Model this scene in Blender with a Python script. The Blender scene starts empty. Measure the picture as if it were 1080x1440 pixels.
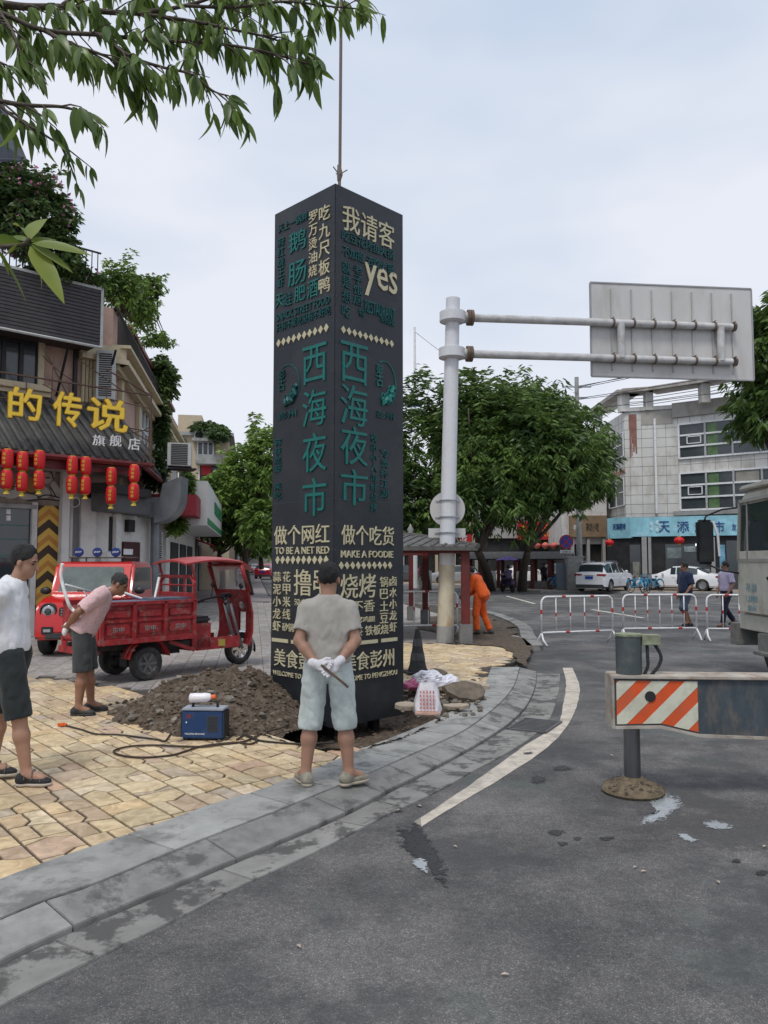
import bpy, bmesh, math, random, time
import numpy as np
from mathutils import Vector, Matrix, noise as mnoise
from mathutils.geometry import tessellate_polygon
random.seed(7); np.random.seed(7)
SC = bpy.context.scene
COL = SC.collection
PI = math.pi
V = Vector
def rad(d): return math.radians(d)

# ------------------------------------------------------------------ camera, sky, sun, exposure
FOC = 1080.0; EYE = 1.76; PITCH = math.atan(70/1080)
cam_d = bpy.data.cameras.new('camera'); cam = bpy.data.objects.new('camera', cam_d); COL.objects.link(cam)
cam.location = (0, 0, EYE); cam.rotation_euler = (PI/2 + PITCH, 0, 0)
cam_d.sensor_fit = 'VERTICAL'; cam_d.sensor_height = 36; cam_d.lens = 27; cam_d.clip_end = 3000; cam_d.clip_start = 0.05
SC.camera = cam
SUN_EL, SUN_ROT = rad(62), rad(200)
w = bpy.data.worlds.new('World'); SC.world = w; w.use_nodes = True
nt = w.node_tree; nt.nodes.clear()
o_ = nt.nodes.new('ShaderNodeOutputWorld'); bg = nt.nodes.new('ShaderNodeBackground'); sky = nt.nodes.new('ShaderNodeTexSky')
sky.sky_type = 'NISHITA'; sky.sun_disc = False; sky.sun_elevation = SUN_EL; sky.sun_rotation = SUN_ROT
sky.air_density = 1.2; sky.dust_density = 3
tc = nt.nodes.new('ShaderNodeTexCoord'); mp = nt.nodes.new('ShaderNodeMapping'); mp.inputs['Scale'].default_value = (1.2, 1.2, 3.2)
ns = nt.nodes.new('ShaderNodeTexNoise'); ns.inputs['Scale'].default_value = 1.3; ns.inputs['Detail'].default_value = 4; ns.inputs['Roughness'].default_value = .5
rp = nt.nodes.new('ShaderNodeValToRGB')
rp.color_ramp.elements[0].position = .36; rp.color_ramp.elements[0].color = (4.45, 5.2, 6.35, 1)
rp.color_ramp.elements[1].position = .62; rp.color_ramp.elements[1].color = (6.4, 6.6, 7.2, 1)
mx = nt.nodes.new('ShaderNodeMix'); mx.data_type = 'RGBA'; mx.inputs[0].default_value = .93
nt.links.new(tc.outputs['Generated'], mp.inputs[0]); nt.links.new(mp.outputs[0], ns.inputs['Vector']); nt.links.new(ns.outputs[0], rp.inputs[0])
nt.links.new(sky.outputs[0], mx.inputs[6]); nt.links.new(rp.outputs[0], mx.inputs[7]); nt.links.new(mx.outputs[2], bg.inputs[0])
bg.inputs[1].default_value = .1
nt.links.new(bg.outputs[0], o_.inputs[0])
sd = bpy.data.lights.new('sun', 'SUN'); sun = bpy.data.objects.new('sun', sd); COL.objects.link(sun)
sd.energy = 1.5; sd.angle = rad(14); sd.color = (1, .965, .91)
# light comes from behind the camera, high and a little to the left
sv = V((math.sin(SUN_ROT)*math.cos(SUN_EL), math.cos(SUN_ROT)*math.cos(SUN_EL), math.sin(SUN_EL)))
sun.rotation_euler = sv.to_track_quat('Z', 'Y').to_euler()
SC.view_settings.view_transform = 'Standard'; SC.view_settings.look = 'None'
SC.view_settings.gamma = 1; SC.view_settings.use_curve_mapping = False; SC.view_settings.exposure = 0.42

# ------------------------------------------------------------------ helpers: rays
CT, ST = math.cos(PITCH), math.sin(PITCH)
def ray(px, py):
    u = (px-540)/FOC; v = (720-py)/FOC
    return V((u, CT - v*ST, ST + v*CT))
def G(px, py, z=0.0):
    r = ray(px, py); t = (z-EYE)/r.z
    return V((r.x*t, r.y*t, z))
def P(px, py, Y):
    r = ray(px, py); t = Y/r.y
    return V((r.x*t, Y, EYE + r.z*t))
def hit(o, n, px, py):
    r = ray(px, py); c = V((0, 0, EYE)); t = (V(o)-c).dot(n)/r.dot(n)
    return c + r*t

# ------------------------------------------------------------------ helpers: materials
def lin(c):
    return tuple((x/255/12.92 if x/255 <= .04045 else ((x/255+.055)/1.055)**2.4) for x in c)
MATS = {}
def mat(name, col, rough=.6, metal=0., var=.12, vs=5., bump=0., bs=60., spec=.4, dirt=None, rand=0., coat=0., stretch=None, alpha=1., trans=0., sheen=0., emit=0., ds=(.48, .68)):
    """col is linear; dirt = (colour, amount, scale)"""
    m = bpy.data.materials.new(name); m.use_nodes = True; t = m.node_tree; b = t.nodes['Principled BSDF']
    N = t.nodes.new; Lk = t.links.new
    tcn = N('ShaderNodeTexCoord'); vec = tcn.outputs['Object']
    if stretch:
        mpn = N('ShaderNodeMapping'); mpn.inputs['Scale'].default_value = stretch; Lk(vec, mpn.inputs[0]); vec = mpn.outputs[0]
    b.inputs['Roughness'].default_value = rough; b.inputs['Metallic'].default_value = metal
    b.inputs['Specular IOR Level'].default_value = spec; b.inputs['Coat Weight'].default_value = coat
    b.inputs['Coat Roughness'].default_value = .12
    if sheen: b.inputs['Sheen Weight'].default_value = sheen
    if trans: b.inputs['Transmission Weight'].default_value = trans
    if emit:
        b.inputs['Emission Color'].default_value = (*col, 1); b.inputs['Emission Strength'].default_value = emit
    last = None
    if var or dirt or rand:
        n1 = N('ShaderNodeTexNoise'); n1.inputs['Scale'].default_value = vs; n1.inputs['Detail'].default_value = 5; n1.inputs['Roughness'].default_value = .62
        Lk(vec, n1.inputs['Vector'])
        r1 = N('ShaderNodeValToRGB'); e = r1.color_ramp.elements
        e[0].position = .3; e[1].position = .72
        lo = max(0, 1-var); hi = 1+var
        e[0].color = (*[min(1, c*lo) for c in col], 1); e[1].color = (*[min(1, c*hi) for c in col], 1)
        Lk(n1.outputs[0], r1.inputs[0]); last = r1.outputs[0]
        if rand:
            oi = N('ShaderNodeObjectInfo'); hs = N('ShaderNodeHueSaturation'); mr = N('ShaderNodeMapRange')
            mr.inputs[3].default_value = 1-rand; mr.inputs[4].default_value = 1+rand
            Lk(oi.outputs['Random'], mr.inputs[0]); Lk(mr.outputs[0], hs.inputs['Value']); Lk(last, hs.inputs['Color']); last = hs.outputs[0]
        if dirt:
            n2 = N('ShaderNodeTexNoise'); n2.inputs['Scale'].default_value = dirt[2]; n2.inputs['Detail'].default_value = 6; n2.inputs['Roughness'].default_value = .7
            Lk(vec, n2.inputs['Vector'])
            mr2 = N('ShaderNodeMapRange'); mr2.inputs[1].default_value = ds[0]; mr2.inputs[2].default_value = ds[1]
            mr2.inputs[4].default_value = dirt[1]; Lk(n2.outputs[0], mr2.inputs[0])
            mxn = N('ShaderNodeMix'); mxn.data_type = 'RGBA'; Lk(mr2.outputs[0], mxn.inputs[0]); Lk(last, mxn.inputs[6]); mxn.inputs[7].default_value = (*dirt[0], 1)
            last = mxn.outputs[2]
        Lk(last, b.inputs['Base Color'])
    else:
        b.inputs['Base Color'].default_value = (*col, 1)
    if bump:
        n3 = N('ShaderNodeTexNoise'); n3.inputs['Scale'].default_value = bs; n3.inputs['Detail'].default_value = 4
        Lk(vec, n3.inputs['Vector']); bp = N('ShaderNodeBump'); bp.inputs['Strength'].default_value = min(1, bump); bp.inputs['Distance'].default_value = .01*max(1, bump)
        Lk(n3.outputs[0], bp.inputs['Height']); Lk(bp.outputs[0], b.inputs['Normal'])
    MATS[name] = m
    return m

def leaf_mat(name, c1, c2, scale=.6, rough=.45, trl=.25, edge=None):
    m = bpy.data.materials.new(name); m.use_nodes = True; t = m.node_tree; N = t.nodes.new; Lk = t.links.new
    b = t.nodes['Principled BSDF']; out = t.nodes['Material Output']
    at = N('ShaderNodeAttribute'); at.attribute_name = 'rnd'; oi = N('ShaderNodeObjectInfo')
    ad = N('ShaderNodeMath'); ad.operation = 'ADD'; Lk(at.outputs['Fac'], ad.inputs[0]); Lk(oi.outputs['Random'], ad.inputs[1])
    fr = N('ShaderNodeMath'); fr.operation = 'FRACT'; Lk(ad.outputs[0], fr.inputs[0])
    tcn = N('ShaderNodeTexCoord'); n1 = N('ShaderNodeTexNoise'); n1.inputs['Scale'].default_value = scale; n1.inputs['Detail'].default_value = 3
    Lk(tcn.outputs['Object'], n1.inputs['Vector'])
    m1 = N('ShaderNodeMath'); m1.operation = 'MULTIPLY_ADD'; Lk(fr.outputs[0], m1.inputs[0]); m1.inputs[1].default_value = .45; 
    m2 = N('ShaderNodeMath'); m2.operation = 'MULTIPLY_ADD'; Lk(n1.outputs[0], m2.inputs[0]); m2.inputs[1].default_value = 1.3; m2.inputs[2].default_value = -.4
    Lk(m2.outputs[0], m1.inputs[2])
    r1 = N('ShaderNodeValToRGB'); e = r1.color_ramp.elements; e[0].position = .1; e[1].position = .9
    e[0].color = (*c1, 1); e[1].color = (*c2, 1); Lk(m1.outputs[0], r1.inputs[0])
    Lk(r1.outputs[0], b.inputs['Base Color']); b.inputs['Roughness'].default_value = rough; b.inputs['Specular IOR Level'].default_value = .35
    tr = N('ShaderNodeBsdfTranslucent'); hs = N('ShaderNodeHueSaturation'); hs.inputs['Value'].default_value = 1.3; hs.inputs['Hue'].default_value = .485
    Lk(r1.outputs[0], hs.inputs['Color']); Lk(hs.outputs[0], tr.inputs[0])
    ms = N('ShaderNodeMixShader'); ms.inputs[0].default_value = trl; Lk(b.outputs[0], ms.inputs[1]); Lk(tr.outputs[0], ms.inputs[2]); Lk(ms.outputs[0], out.inputs[0])
    MATS[name] = m
    return m

# ------------------------------------------------------------------ helpers: text
_TX = {}
def text_raw(s, bold=.0):
    bold = 0 if any(ord(c) > 255 for c in s) else min(bold, .004)
    k = (s, bold)
    if k in _TX: return _TX[k]
    c = bpy.data.curves.new('t', 'FONT'); c.body = s; c.extrude = .5; c.resolution_u = 2; c.offset = bold
    o = bpy.data.objects.new('t', c); COL.objects.link(o); bpy.context.view_layer.update()
    m = bpy.data.meshes.new_from_object(o.evaluated_get(bpy.context.evaluated_depsgraph_get()))
    vs = np.empty(len(m.vertices)*3); m.vertices.foreach_get('co', vs); vs = vs.reshape(-1, 3)
    fs = [tuple(p.vertices) for p in m.polygons]
    bpy.data.objects.remove(o); bpy.data.curves.remove(c); bpy.data.meshes.remove(m)
    if len(vs) == 0: vs = np.zeros((1, 3)); fs = []
    mn = vs.min(0); mxx = vs.max(0)
    _TX[k] = (vs, fs, mn, mxx)
    return _TX[k]

def frame(o, right, up):
    r = V(right).normalized(); u = V(up).normalized(); n = r.cross(u).normalized()
    return Matrix(((r.x, u.x, n.x, o[0]), (r.y, u.y, n.y, o[1]), (r.z, u.z, n.z, o[2]), (0, 0, 0, 1)))
def TR(x=0, y=0, z=0, rz=0, rx=0, ry=0):
    return Matrix.Translation((x, y, z)) @ Matrix.Rotation(rz, 4, 'Z') @ Matrix.Rotation(ry, 4, 'Y') @ Matrix.Rotation(rx, 4, 'X')

# ------------------------------------------------------------------ helpers: mesh builder
class MB:
    def __init__(s): s.v = []; s.f = []; s.m = []; s.mi = 0
    def add(s, vs, fs, M=None):
        b = len(s.v)
        if M is not None: vs = [M @ V(p) for p in vs]
        s.v.extend([tuple(p) for p in vs]); s.f.extend([tuple(i+b for i in f) for f in fs]); s.m.extend([s.mi]*len(fs))
        return s
    def box(s, c, d, rz=0, M=None, rx=0, ry=0):
        x, y, z = d[0]/2, d[1]/2, d[2]/2
        vs = [(-x,-y,-z),(x,-y,-z),(x,y,-z),(-x,y,-z),(-x,-y,z),(x,-y,z),(x,y,z),(-x,y,z)]
        T = TR(*c, rz=rz, rx=rx, ry=ry)
        if M is not None: T = M @ T
        return s.add(vs, [(0,3,2,1),(4,5,6,7),(0,1,5,4),(1,2,6,5),(2,3,7,6),(3,0,4,7)], T)
    def bar(s, a, b, w, h=None, up=(0, 0, 1)):
        a = V(a); b = V(b); d = b-a; L = d.length
        if L < 1e-6: return s
        h = h or w; z = d/L; u = V(up)
        if abs(z.dot(u)) > .98: u = V((1, 0, 0))
        x = u.cross(z).normalized(); y = z.cross(x)
        M = Matrix(((x.x,y.x,z.x,(a.x+b.x)/2),(x.y,y.y,z.y,(a.y+b.y)/2),(x.z,y.z,z.z,(a.z+b.z)/2),(0,0,0,1)))
        return s.box((0,0,0), (w, h, L), M=M)
    def tube(s, pts, r, n=8, closed=False, cap=True):
        pts = [V(p) for p in pts]; k = len(pts)
        rs = r if isinstance(r, (list, tuple)) else [r]*k
        base = len(s.v); prev = None
        for i, p in enumerate(pts):
            if closed: t = pts[(i+1) % k]-pts[i-1]
            else: t = pts[min(i+1, k-1)]-pts[max(i-1, 0)]
            if t.length < 1e-9: t = V((0, 0, 1))
            t.normalize()
            if prev is None:
                a = V((0, 0, 1)) if abs(t.z) < .9 else V((1, 0, 0))
                x = a.cross(t).normalized()
            else:
                x = (prev - t*prev.dot(t))
                x = x.normalized() if x.length > 1e-6 else V((1, 0, 0))
            prev = x; y = t.cross(x)
            for j in range(n):
                a = 2*PI*j/n; q = p + (x*math.cos(a)+y*math.sin(a))*rs[i]; s.v.append(tuple(q))
        segs = k if closed else k-1
        for i in range(segs):
            for j in range(n):
                a = base+i*n+j; b = base+i*n+(j+1) % n; c = base+((i+1) % k)*n+(j+1) % n; d = base+((i+1) % k)*n+j
                s.f.append((a, b, c, d)); s.m.append(s.mi)
        if cap and not closed:
            s.f.append(tuple(base+j for j in reversed(range(n)))); s.f.append(tuple(base+(k-1)*n+j for j in range(n))); s.m += [s.mi]*2
        return s
    def lathe(s, prof, n=16, M=None, cap=True):
        vs = []; fs = []
        for (r, z) in prof:
            for j in range(n):
                a = 2*PI*j/n; vs.append((r*math.cos(a), r*math.sin(a), z))
        for i in range(len(prof)-1):
            for j in range(n):
                fs.append((i*n+j, i*n+(j+1) % n, (i+1)*n+(j+1) % n, (i+1)*n+j))
        if cap:
            fs.append(tuple(reversed(range(n)))); fs.append(tuple((len(prof)-1)*n+j for j in range(n)))
        return s.add(vs, fs, M)
    def prism(s, poly, z0, z1, M=None):
        """poly: (x, y) counter-clockwise; extruded z0..z1"""
        n = len(poly); vs = [(p[0], p[1], z0) for p in poly]+[(p[0], p[1], z1) for p in poly]
        fs = []
        tri = tessellate_polygon([[V((p[0], p[1], 0)) for p in poly]])
        area = sum(poly[i][0]*poly[(i+1) % n][1]-poly[(i+1) % n][0]*poly[i][1] for i in range(n))
        for t in tri:
            a, b, c = t
            ar = (poly[b][0]-poly[a][0])*(poly[c][1]-poly[a][1])-(poly[c][0]-poly[a][0])*(poly[b][1]-poly[a][1])
            if ar < 0: a, b, c = c, b, a
            fs.append((a+n, b+n, c+n)); fs.append((c, b, a))
        for i in range(n):
            j = (i+1) % n
            fs.append((i, j, j+n, i+n) if area > 0 else (j, i, i+n, j+n))
        return s.add(vs, fs, M)
    def ball(s, c, r, n=10, k=6, M=None):
        rr = r if isinstance(r, (list, tuple)) else (r, r, r)
        vs = [(0, 0, -1)]; fs = []
        for i in range(1, k):
            a = -PI/2+PI*i/k
            for j in range(n): b = 2*PI*j/n; vs.append((math.cos(a)*math.cos(b), math.cos(a)*math.sin(b), math.sin(a)))
        vs.append((0, 0, 1)); top = len(vs)-1
        for j in range(n): fs.append((0, 1+(j+1) % n, 1+j)); fs.append((top, 1+(k-2)*n+j, 1+(k-2)*n+(j+1) % n))
        for i in range(k-2):
            for j in range(n):
                a = 1+i*n; fs.append((a+j, a+(j+1) % n, a+n+(j+1) % n, a+n+j))
        vs = [(c[0]+p[0]*rr[0], c[1]+p[1]*rr[1], c[2]+p[2]*rr[2]) for p in vs]
        return s.add(vs, fs, M)
    def text(s, txt, M, w, h=None, d=.01, bold=.012, keep=False):
        """text fitted to w x h in the frame M (x right, y up, z out), centred"""
        vs, fs, mn, mxx = text_raw(txt, bold)
        sx = w/max(1e-6, mxx[0]-mn[0]); sy = sx if h is None else h/max(1e-6, mxx[1]-mn[1])
        if keep: sx = sy = min(sx, sy)
        cx = (mn[0]+mxx[0])/2; cy = (mn[1]+mxx[1])/2
        q = [((p[0]-cx)*sx, (p[1]-cy)*sy, (p[2]+.5)*d) for p in vs]
        return s.add(q, fs, M)
    def build(s, name, mt, parent=None, world=False, smooth=False, bev=0., loc=None, kind=None, auto=None):
        me = bpy.data.meshes.new(name); me.from_pydata(s.v, [], s.f)
        for q in (mt if isinstance(mt, (list, tuple)) else [mt]): me.materials.append(q)
        if len(me.materials) > 1: me.polygons.foreach_set('material_index', s.m)
        if smooth: me.polygons.foreach_set('use_smooth', [True]*len(me.polygons))
        if bev:
            bm = bmesh.new(); bm.from_mesh(me)
            bmesh.ops.remove_doubles(bm, verts=bm.verts, dist=1e-5)
            es = [e for e in bm.edges if len(e.link_faces) == 2 and e.calc_face_angle(0) > .6]
            try: bmesh.ops.bevel(bm, geom=es, offset=bev, segments=2, affect='EDGES', clamp_overlap=True)
            except Exception: pass
            bm.to_mesh(me); bm.free()
        if auto:
            me.polygons.foreach_set('use_smooth', [True]*len(me.polygons)); me.set_sharp_from_angle(angle=rad(auto))
        o = bpy.data.objects.new(name, me); COL.objects.link(o)
        if parent is not None:
            o.parent = parent
            if world:
                rt = parent
                M = Matrix.Identity(4)
                while rt is not None: M = rt.matrix_basis @ M; rt = rt.parent
                me.transform(M.inverted())
        elif loc is not None:
            o.location = loc; me.transform(Matrix.Translation(-V(loc)))
        if kind: o['kind'] = kind
        return o

def npmesh(name, vs, quads, mt, parent=None, rnd=None, kind=None, smooth=False, loc=None):
    """large meshes from numpy arrays; quads may be (n,4) or (n,3)"""
    me = bpy.data.meshes.new(name); k = quads.shape[1]; n = len(quads)
    me.vertices.add(len(vs)); me.vertices.foreach_set('co', np.asarray(vs, dtype=np.float32).ravel())
    me.loops.add(n*k); me.loops.foreach_set('vertex_index', np.asarray(quads, dtype=np.int32).ravel())
    me.polygons.add(n); me.polygons.foreach_set('loop_start', np.arange(0, n*k, k, dtype=np.int32)); me.polygons.foreach_set('loop_total', np.full(n, k, dtype=np.int32))
    if smooth: me.polygons.foreach_set('use_smooth', np.ones(n, dtype=bool))
    for q in (mt if isinstance(mt, (list, tuple)) else [mt]): me.materials.append(q)
    me.update(calc_edges=True)
    if rnd is not None:
        a = me.attributes.new('rnd', 'FLOAT', 'FACE'); a.data.foreach_set('value', np.asarray(rnd, dtype=np.float32))
    o = bpy.data.objects.new(name, me); COL.objects.link(o)
    if parent is not None: o.parent = parent
    if kind: o['kind'] = kind
    if loc is not None: o.location = loc
    return o

def tag(o, label=None, cat=None, group=None, kind=None):
    if label: o['label'] = label
    if cat: o['category'] = cat
    if group: o['group'] = group
    if kind: o['kind'] = kind
    return o
def thing(name, label, cat, loc=(0, 0, 0), rz=0, group=None):
    o = bpy.data.objects.new(name, None); COL.objects.link(o); o.location = loc; o.rotation_euler = (0, 0, rz)
    o.empty_display_size = .2
    bpy_upd(o)
    return tag(o, label, cat, group)
def bpy_upd(o):
    o.matrix_basis = Matrix.Translation(o.location) @ o.rotation_euler.to_matrix().to_4x4()
def struct(name, kind='structure', loc=(0, 0, 0)):
    o = bpy.data.objects.new(name, None); COL.objects.link(o); o.location = loc; bpy_upd(o); o['kind'] = kind
    return o
def dup(root, loc, rz=0, label=None, group=None):
    r = root.copy(); COL.objects.link(r); r.location = loc; r.rotation_euler = (0, 0, rz)
    if label: r['label'] = label
    if group: r['group'] = group
    for ch in list(root.children):
        c = ch.copy(); COL.objects.link(c); c.parent = r
        for g in list(ch.children):
            d = g.copy(); COL.objects.link(d); d.parent = c
    return r

class Face:
    """a vertical wall plane: o origin, r unit vector to the right as seen from outside, n outward normal"""
    def __init__(s, o, r):
        s.o = V((o[0], o[1], 0)); s.r = V((r[0], r[1], 0)).normalized(); s.n = s.r.cross(V((0, 0, 1))).normalized()
    def uv(s, px, py, off=0):
        h = hit(s.o+s.n*off, s.n, px, py); return ((h-s.o).dot(s.r), h.z)
    def at(s, u, z, off=0): return s.o + s.r*u + s.n*off + V((0, 0, z))
    def M(s, u, z, off=0): return frame(s.at(u, z, off), s.r, (0, 0, 1))
    def bx(s, mb, u0, u1, z0, z1, o0=0, o1=.05):
        return mb.box(((u0+u1)/2, (z0+z1)/2, (o0+o1)/2), (abs(u1-u0), abs(z1-z0), abs(o1-o0)), M=s.M(0, 0, 0))
    def px(s, mb, x0, y0, x1, y1, o0=0, o1=.05):
        """box whose outer face covers the given rectangle (sizes taken on the wall at its centre column)"""
        xm = (x0+x1)/2; ym = (y0+y1)/2
        u0 = s.uv(x0, ym, o1)[0]; u1 = s.uv(x1, ym, o1)[0]; z1 = s.uv(xm, y0, o1)[1]; z0 = s.uv(xm, y1, o1)[1]
        return s.bx(mb, u0, u1, z0, z1, o0, o1)
    def tx(s, mb, txt, x0, y0, x1, y1, off=.01, d=.012, bold=.012):
        xm = (x0+x1)/2; ym = (y0+y1)/2
        u0 = s.uv(x0, ym, off)[0]; u1 = s.uv(x1, ym, off)[0]; z1 = s.uv(xm, y0, off)[1]; z0 = s.uv(xm, y1, off)[1]
        return mb.text(txt, s.M((u0+u1)/2, (z0+z1)/2, off), abs(u1-u0), abs(z1-z0), d, bold)

def catmull(pts, n=12):
    pts = [V(p) for p in pts]; q = [pts[0]*2-pts[1]]+pts+[pts[-1]*2-pts[-2]]; out = []
    for i in range(1, len(q)-2):
        for k in range(n):
            t = k/n; a, b, c, d = q[i-1], q[i], q[i+1], q[i+2]
            out.append(.5*((2*b)+(-a+c)*t+(2*a-5*b+4*c-d)*t*t+(-a+3*b-3*c+d)*t**3))
    out.append(pts[-1]); return out
def arclen(pts):
    L = [0]
    for i in range(1, len(pts)): L.append(L[-1]+(pts[i]-pts[i-1]).length)
    return L
def at_len(pts, L, s):
    if s <= 0: return pts[0]
    for i in range(1, len(pts)):
        if L[i] >= s:
            t = (s-L[i-1])/max(1e-9, L[i]-L[i-1]); return pts[i-1].lerp(pts[i], t)
    return pts[-1]
def nearest(pts, p):
    best = None; bd = 1e9
    for i in range(len(pts)-1):
        a, b = pts[i], pts[i+1]; d = b-a; t = max(0, min(1, (V((p.x, p.y, 0))-V((a.x, a.y, 0))).dot(V((d.x, d.y, 0)))/max(1e-9, d.x*d.x+d.y*d.y)))
        q = a+d*t; k = (q.x-p.x)**2+(q.y-p.y)**2
        if k < bd: bd = k; best = q
    return best
def inpoly(poly, x, y):
    c = False; j = len(poly)-1
    for i in range(len(poly)):
        xi, yi = poly[i][0], poly[i][1]; xj, yj = poly[j][0], poly[j][1]
        if (yi > y) != (yj > y) and x < (xj-xi)*(y-yi)/(yj-yi)+xi: c = not c
        j = i
    return c
# ------------------------------------------------------------------ materials
def s(c, k=1.): return tuple(x*k for x in lin(c))
GREYC = mat('concrete', (.33, .33, .32), .85, var=.18, vs=3, bump=.4, bs=80, dirt=((.12, .12, .11), .6, 2.2))
GRAN = mat('granite_slab', (.31, .312, .3), .6, var=.2, vs=4.5, bump=.4, bs=260, ds=(.5, .62), dirt=((.12, .125, .12), .75, 3.3), rand=.1)
KERBM = mat('kerb_granite', (.235, .232, .222), .65, var=.28, vs=6, bump=.5, bs=160, ds=(.51, .6), dirt=((.075, .074, .07), .85, 2.9), rand=.12)
GUTM = mat('gutter_slab', (.235, .23, .218), .72, var=.2, vs=4, bump=.6, bs=120, ds=(.49, .56), dirt=((.07, .068, .066), .9, 3.2), rand=.12)
MORT = mat('mortar', (.07, .058, .045), .9, var=.2, vs=8, bump=.5, bs=60)
DIRT = mat('soil', (.095, .07, .05), .95, var=.5, vs=14, bump=2.5, bs=45, dirt=((.16, .14, .115), .6, 14))
ROCK = mat('rubble_stone', (.21, .185, .155), .85, var=.3, vs=6, bump=.5, bs=60, dirt=((.09, .075, .06), .7, 9), rand=.3)
BLACKR = mat('black_rubber', (.025, .025, .027), .6, var=.3, vs=20, bump=.2, bs=90)
WHITEP = mat('white_paint', (.74, .75, .76), .45, var=.06, vs=4, dirt=((.35, .33, .3), .4, 7))
REDBAND = mat('red_band', (.42, .03, .03), .45, var=.15, vs=12)
STEEL = mat('galvanised_steel', (.42, .44, .46), .4, metal=.7, var=.12, vs=10)
CHROME = mat('chrome', (.6, .6, .6), .15, metal=1, var=0)
GLASS = mat('dark_glass', (.03, .04, .045), .08, var=0, spec=.8)
BLACKP = mat('black_plastic', (.02, .02, .022), .45, var=.15, vs=9)

def asphalt_mat():
    m = bpy.data.materials.new('asphalt'); m.use_nodes = True; t = m.node_tree; b = t.nodes['Principled BSDF']; N = t.nodes.new; L = t.links.new
    tc = N('ShaderNodeTexCoord')
    def noise(sc, det=4, ro=.6):
        n = N('ShaderNodeTexNoise'); n.inputs['Scale'].default_value = sc; n.inputs['Detail'].default_value = det; n.inputs['Roughness'].default_value = ro
        L(tc.outputs['Object'], n.inputs['Vector']); return n.outputs[0]
    def ramp(f, stops):
        r = N('ShaderNodeValToRGB'); e = r.color_ramp.elements
        while len(e) < len(stops): e.new(.5)
        for q, (p, c) in zip(e, stops): q.position = p; q.color = (*c, 1)
        L(f, r.inputs[0]); return r.outputs[0]
    def mix(a, bb, f, mode='MIX'):
        x = N('ShaderNodeMix'); x.data_type = 'RGBA'; x.blend_type = mode
        if isinstance(f, float): x.inputs[0].default_value = f
        else: L(f, x.inputs[0])
        L(a, x.inputs[6])
        if isinstance(bb, tuple): x.inputs[7].default_value = (*bb, 1)
        else: L(bb, x.inputs[7])
        return x.outputs[2]
    big = ramp(noise(.5, 9, .72), [(.4, (.076, .075, .077)), (.5, (.122, .119, .12)), (.61, (.175, .17, .168))])
    vo = N('ShaderNodeTexVoronoi'); vo.inputs['Scale'].default_value = 210; L(tc.outputs['Object'], vo.inputs['Vector'])
    vr = N('ShaderNodeSeparateColor'); L(vo.outputs['Color'], vr.inputs[0])
    spk = ramp(vr.outputs[0], [(.0, (.62, .62, .62)), (.5, (.95, .95, .95)), (.88, (1.18, 1.16, 1.14)), (.985, (2.2, 2.15, 2.1))])
    c = mix(big, spk, 1.0, 'MULTIPLY')
    green = ramp(noise(.9, 3), [(.56, (0, 0, 0)), (.66, (1, 1, 1))])
    c = mix(c, (.085, .11, .1), mix(green, (0.5, .5, .5), 1.0, 'MULTIPLY'))
    fine = ramp(noise(26, 4, .7), [(.35, (.8, .8, .8)), (.7, (1.18, 1.18, 1.18))])
    c = mix(c, fine, 1.0, 'MULTIPLY')
    # worn, damp streak with its own outline
    damp = ramp(noise(.6, 8, .7), [(.5, (0, 0, 0)), (.565, (1, 1, 1))])
    c = mix(c, (.052, .052, .056), mix(damp, (.6, .6, .6), 1.0, 'MULTIPLY'))
    L(c, b.inputs['Base Color'])
    ro = ramp(noise(.75, 6, .65), [(.5, (.78, .78, .78)), (.66, (.5, .5, .5))]); L(ro, b.inputs['Roughness'])
    b.inputs['Specular IOR Level'].default_value = .4
    bp = N('ShaderNodeBump'); bp.inputs['Strength'].default_value = .7; bp.inputs['Distance'].default_value = .006
    L(vo.outputs['Distance'], bp.inputs['Height']); L(bp.outputs[0], b.inputs['Normal'])
    return m
ASPH = asphalt_mat()

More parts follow.
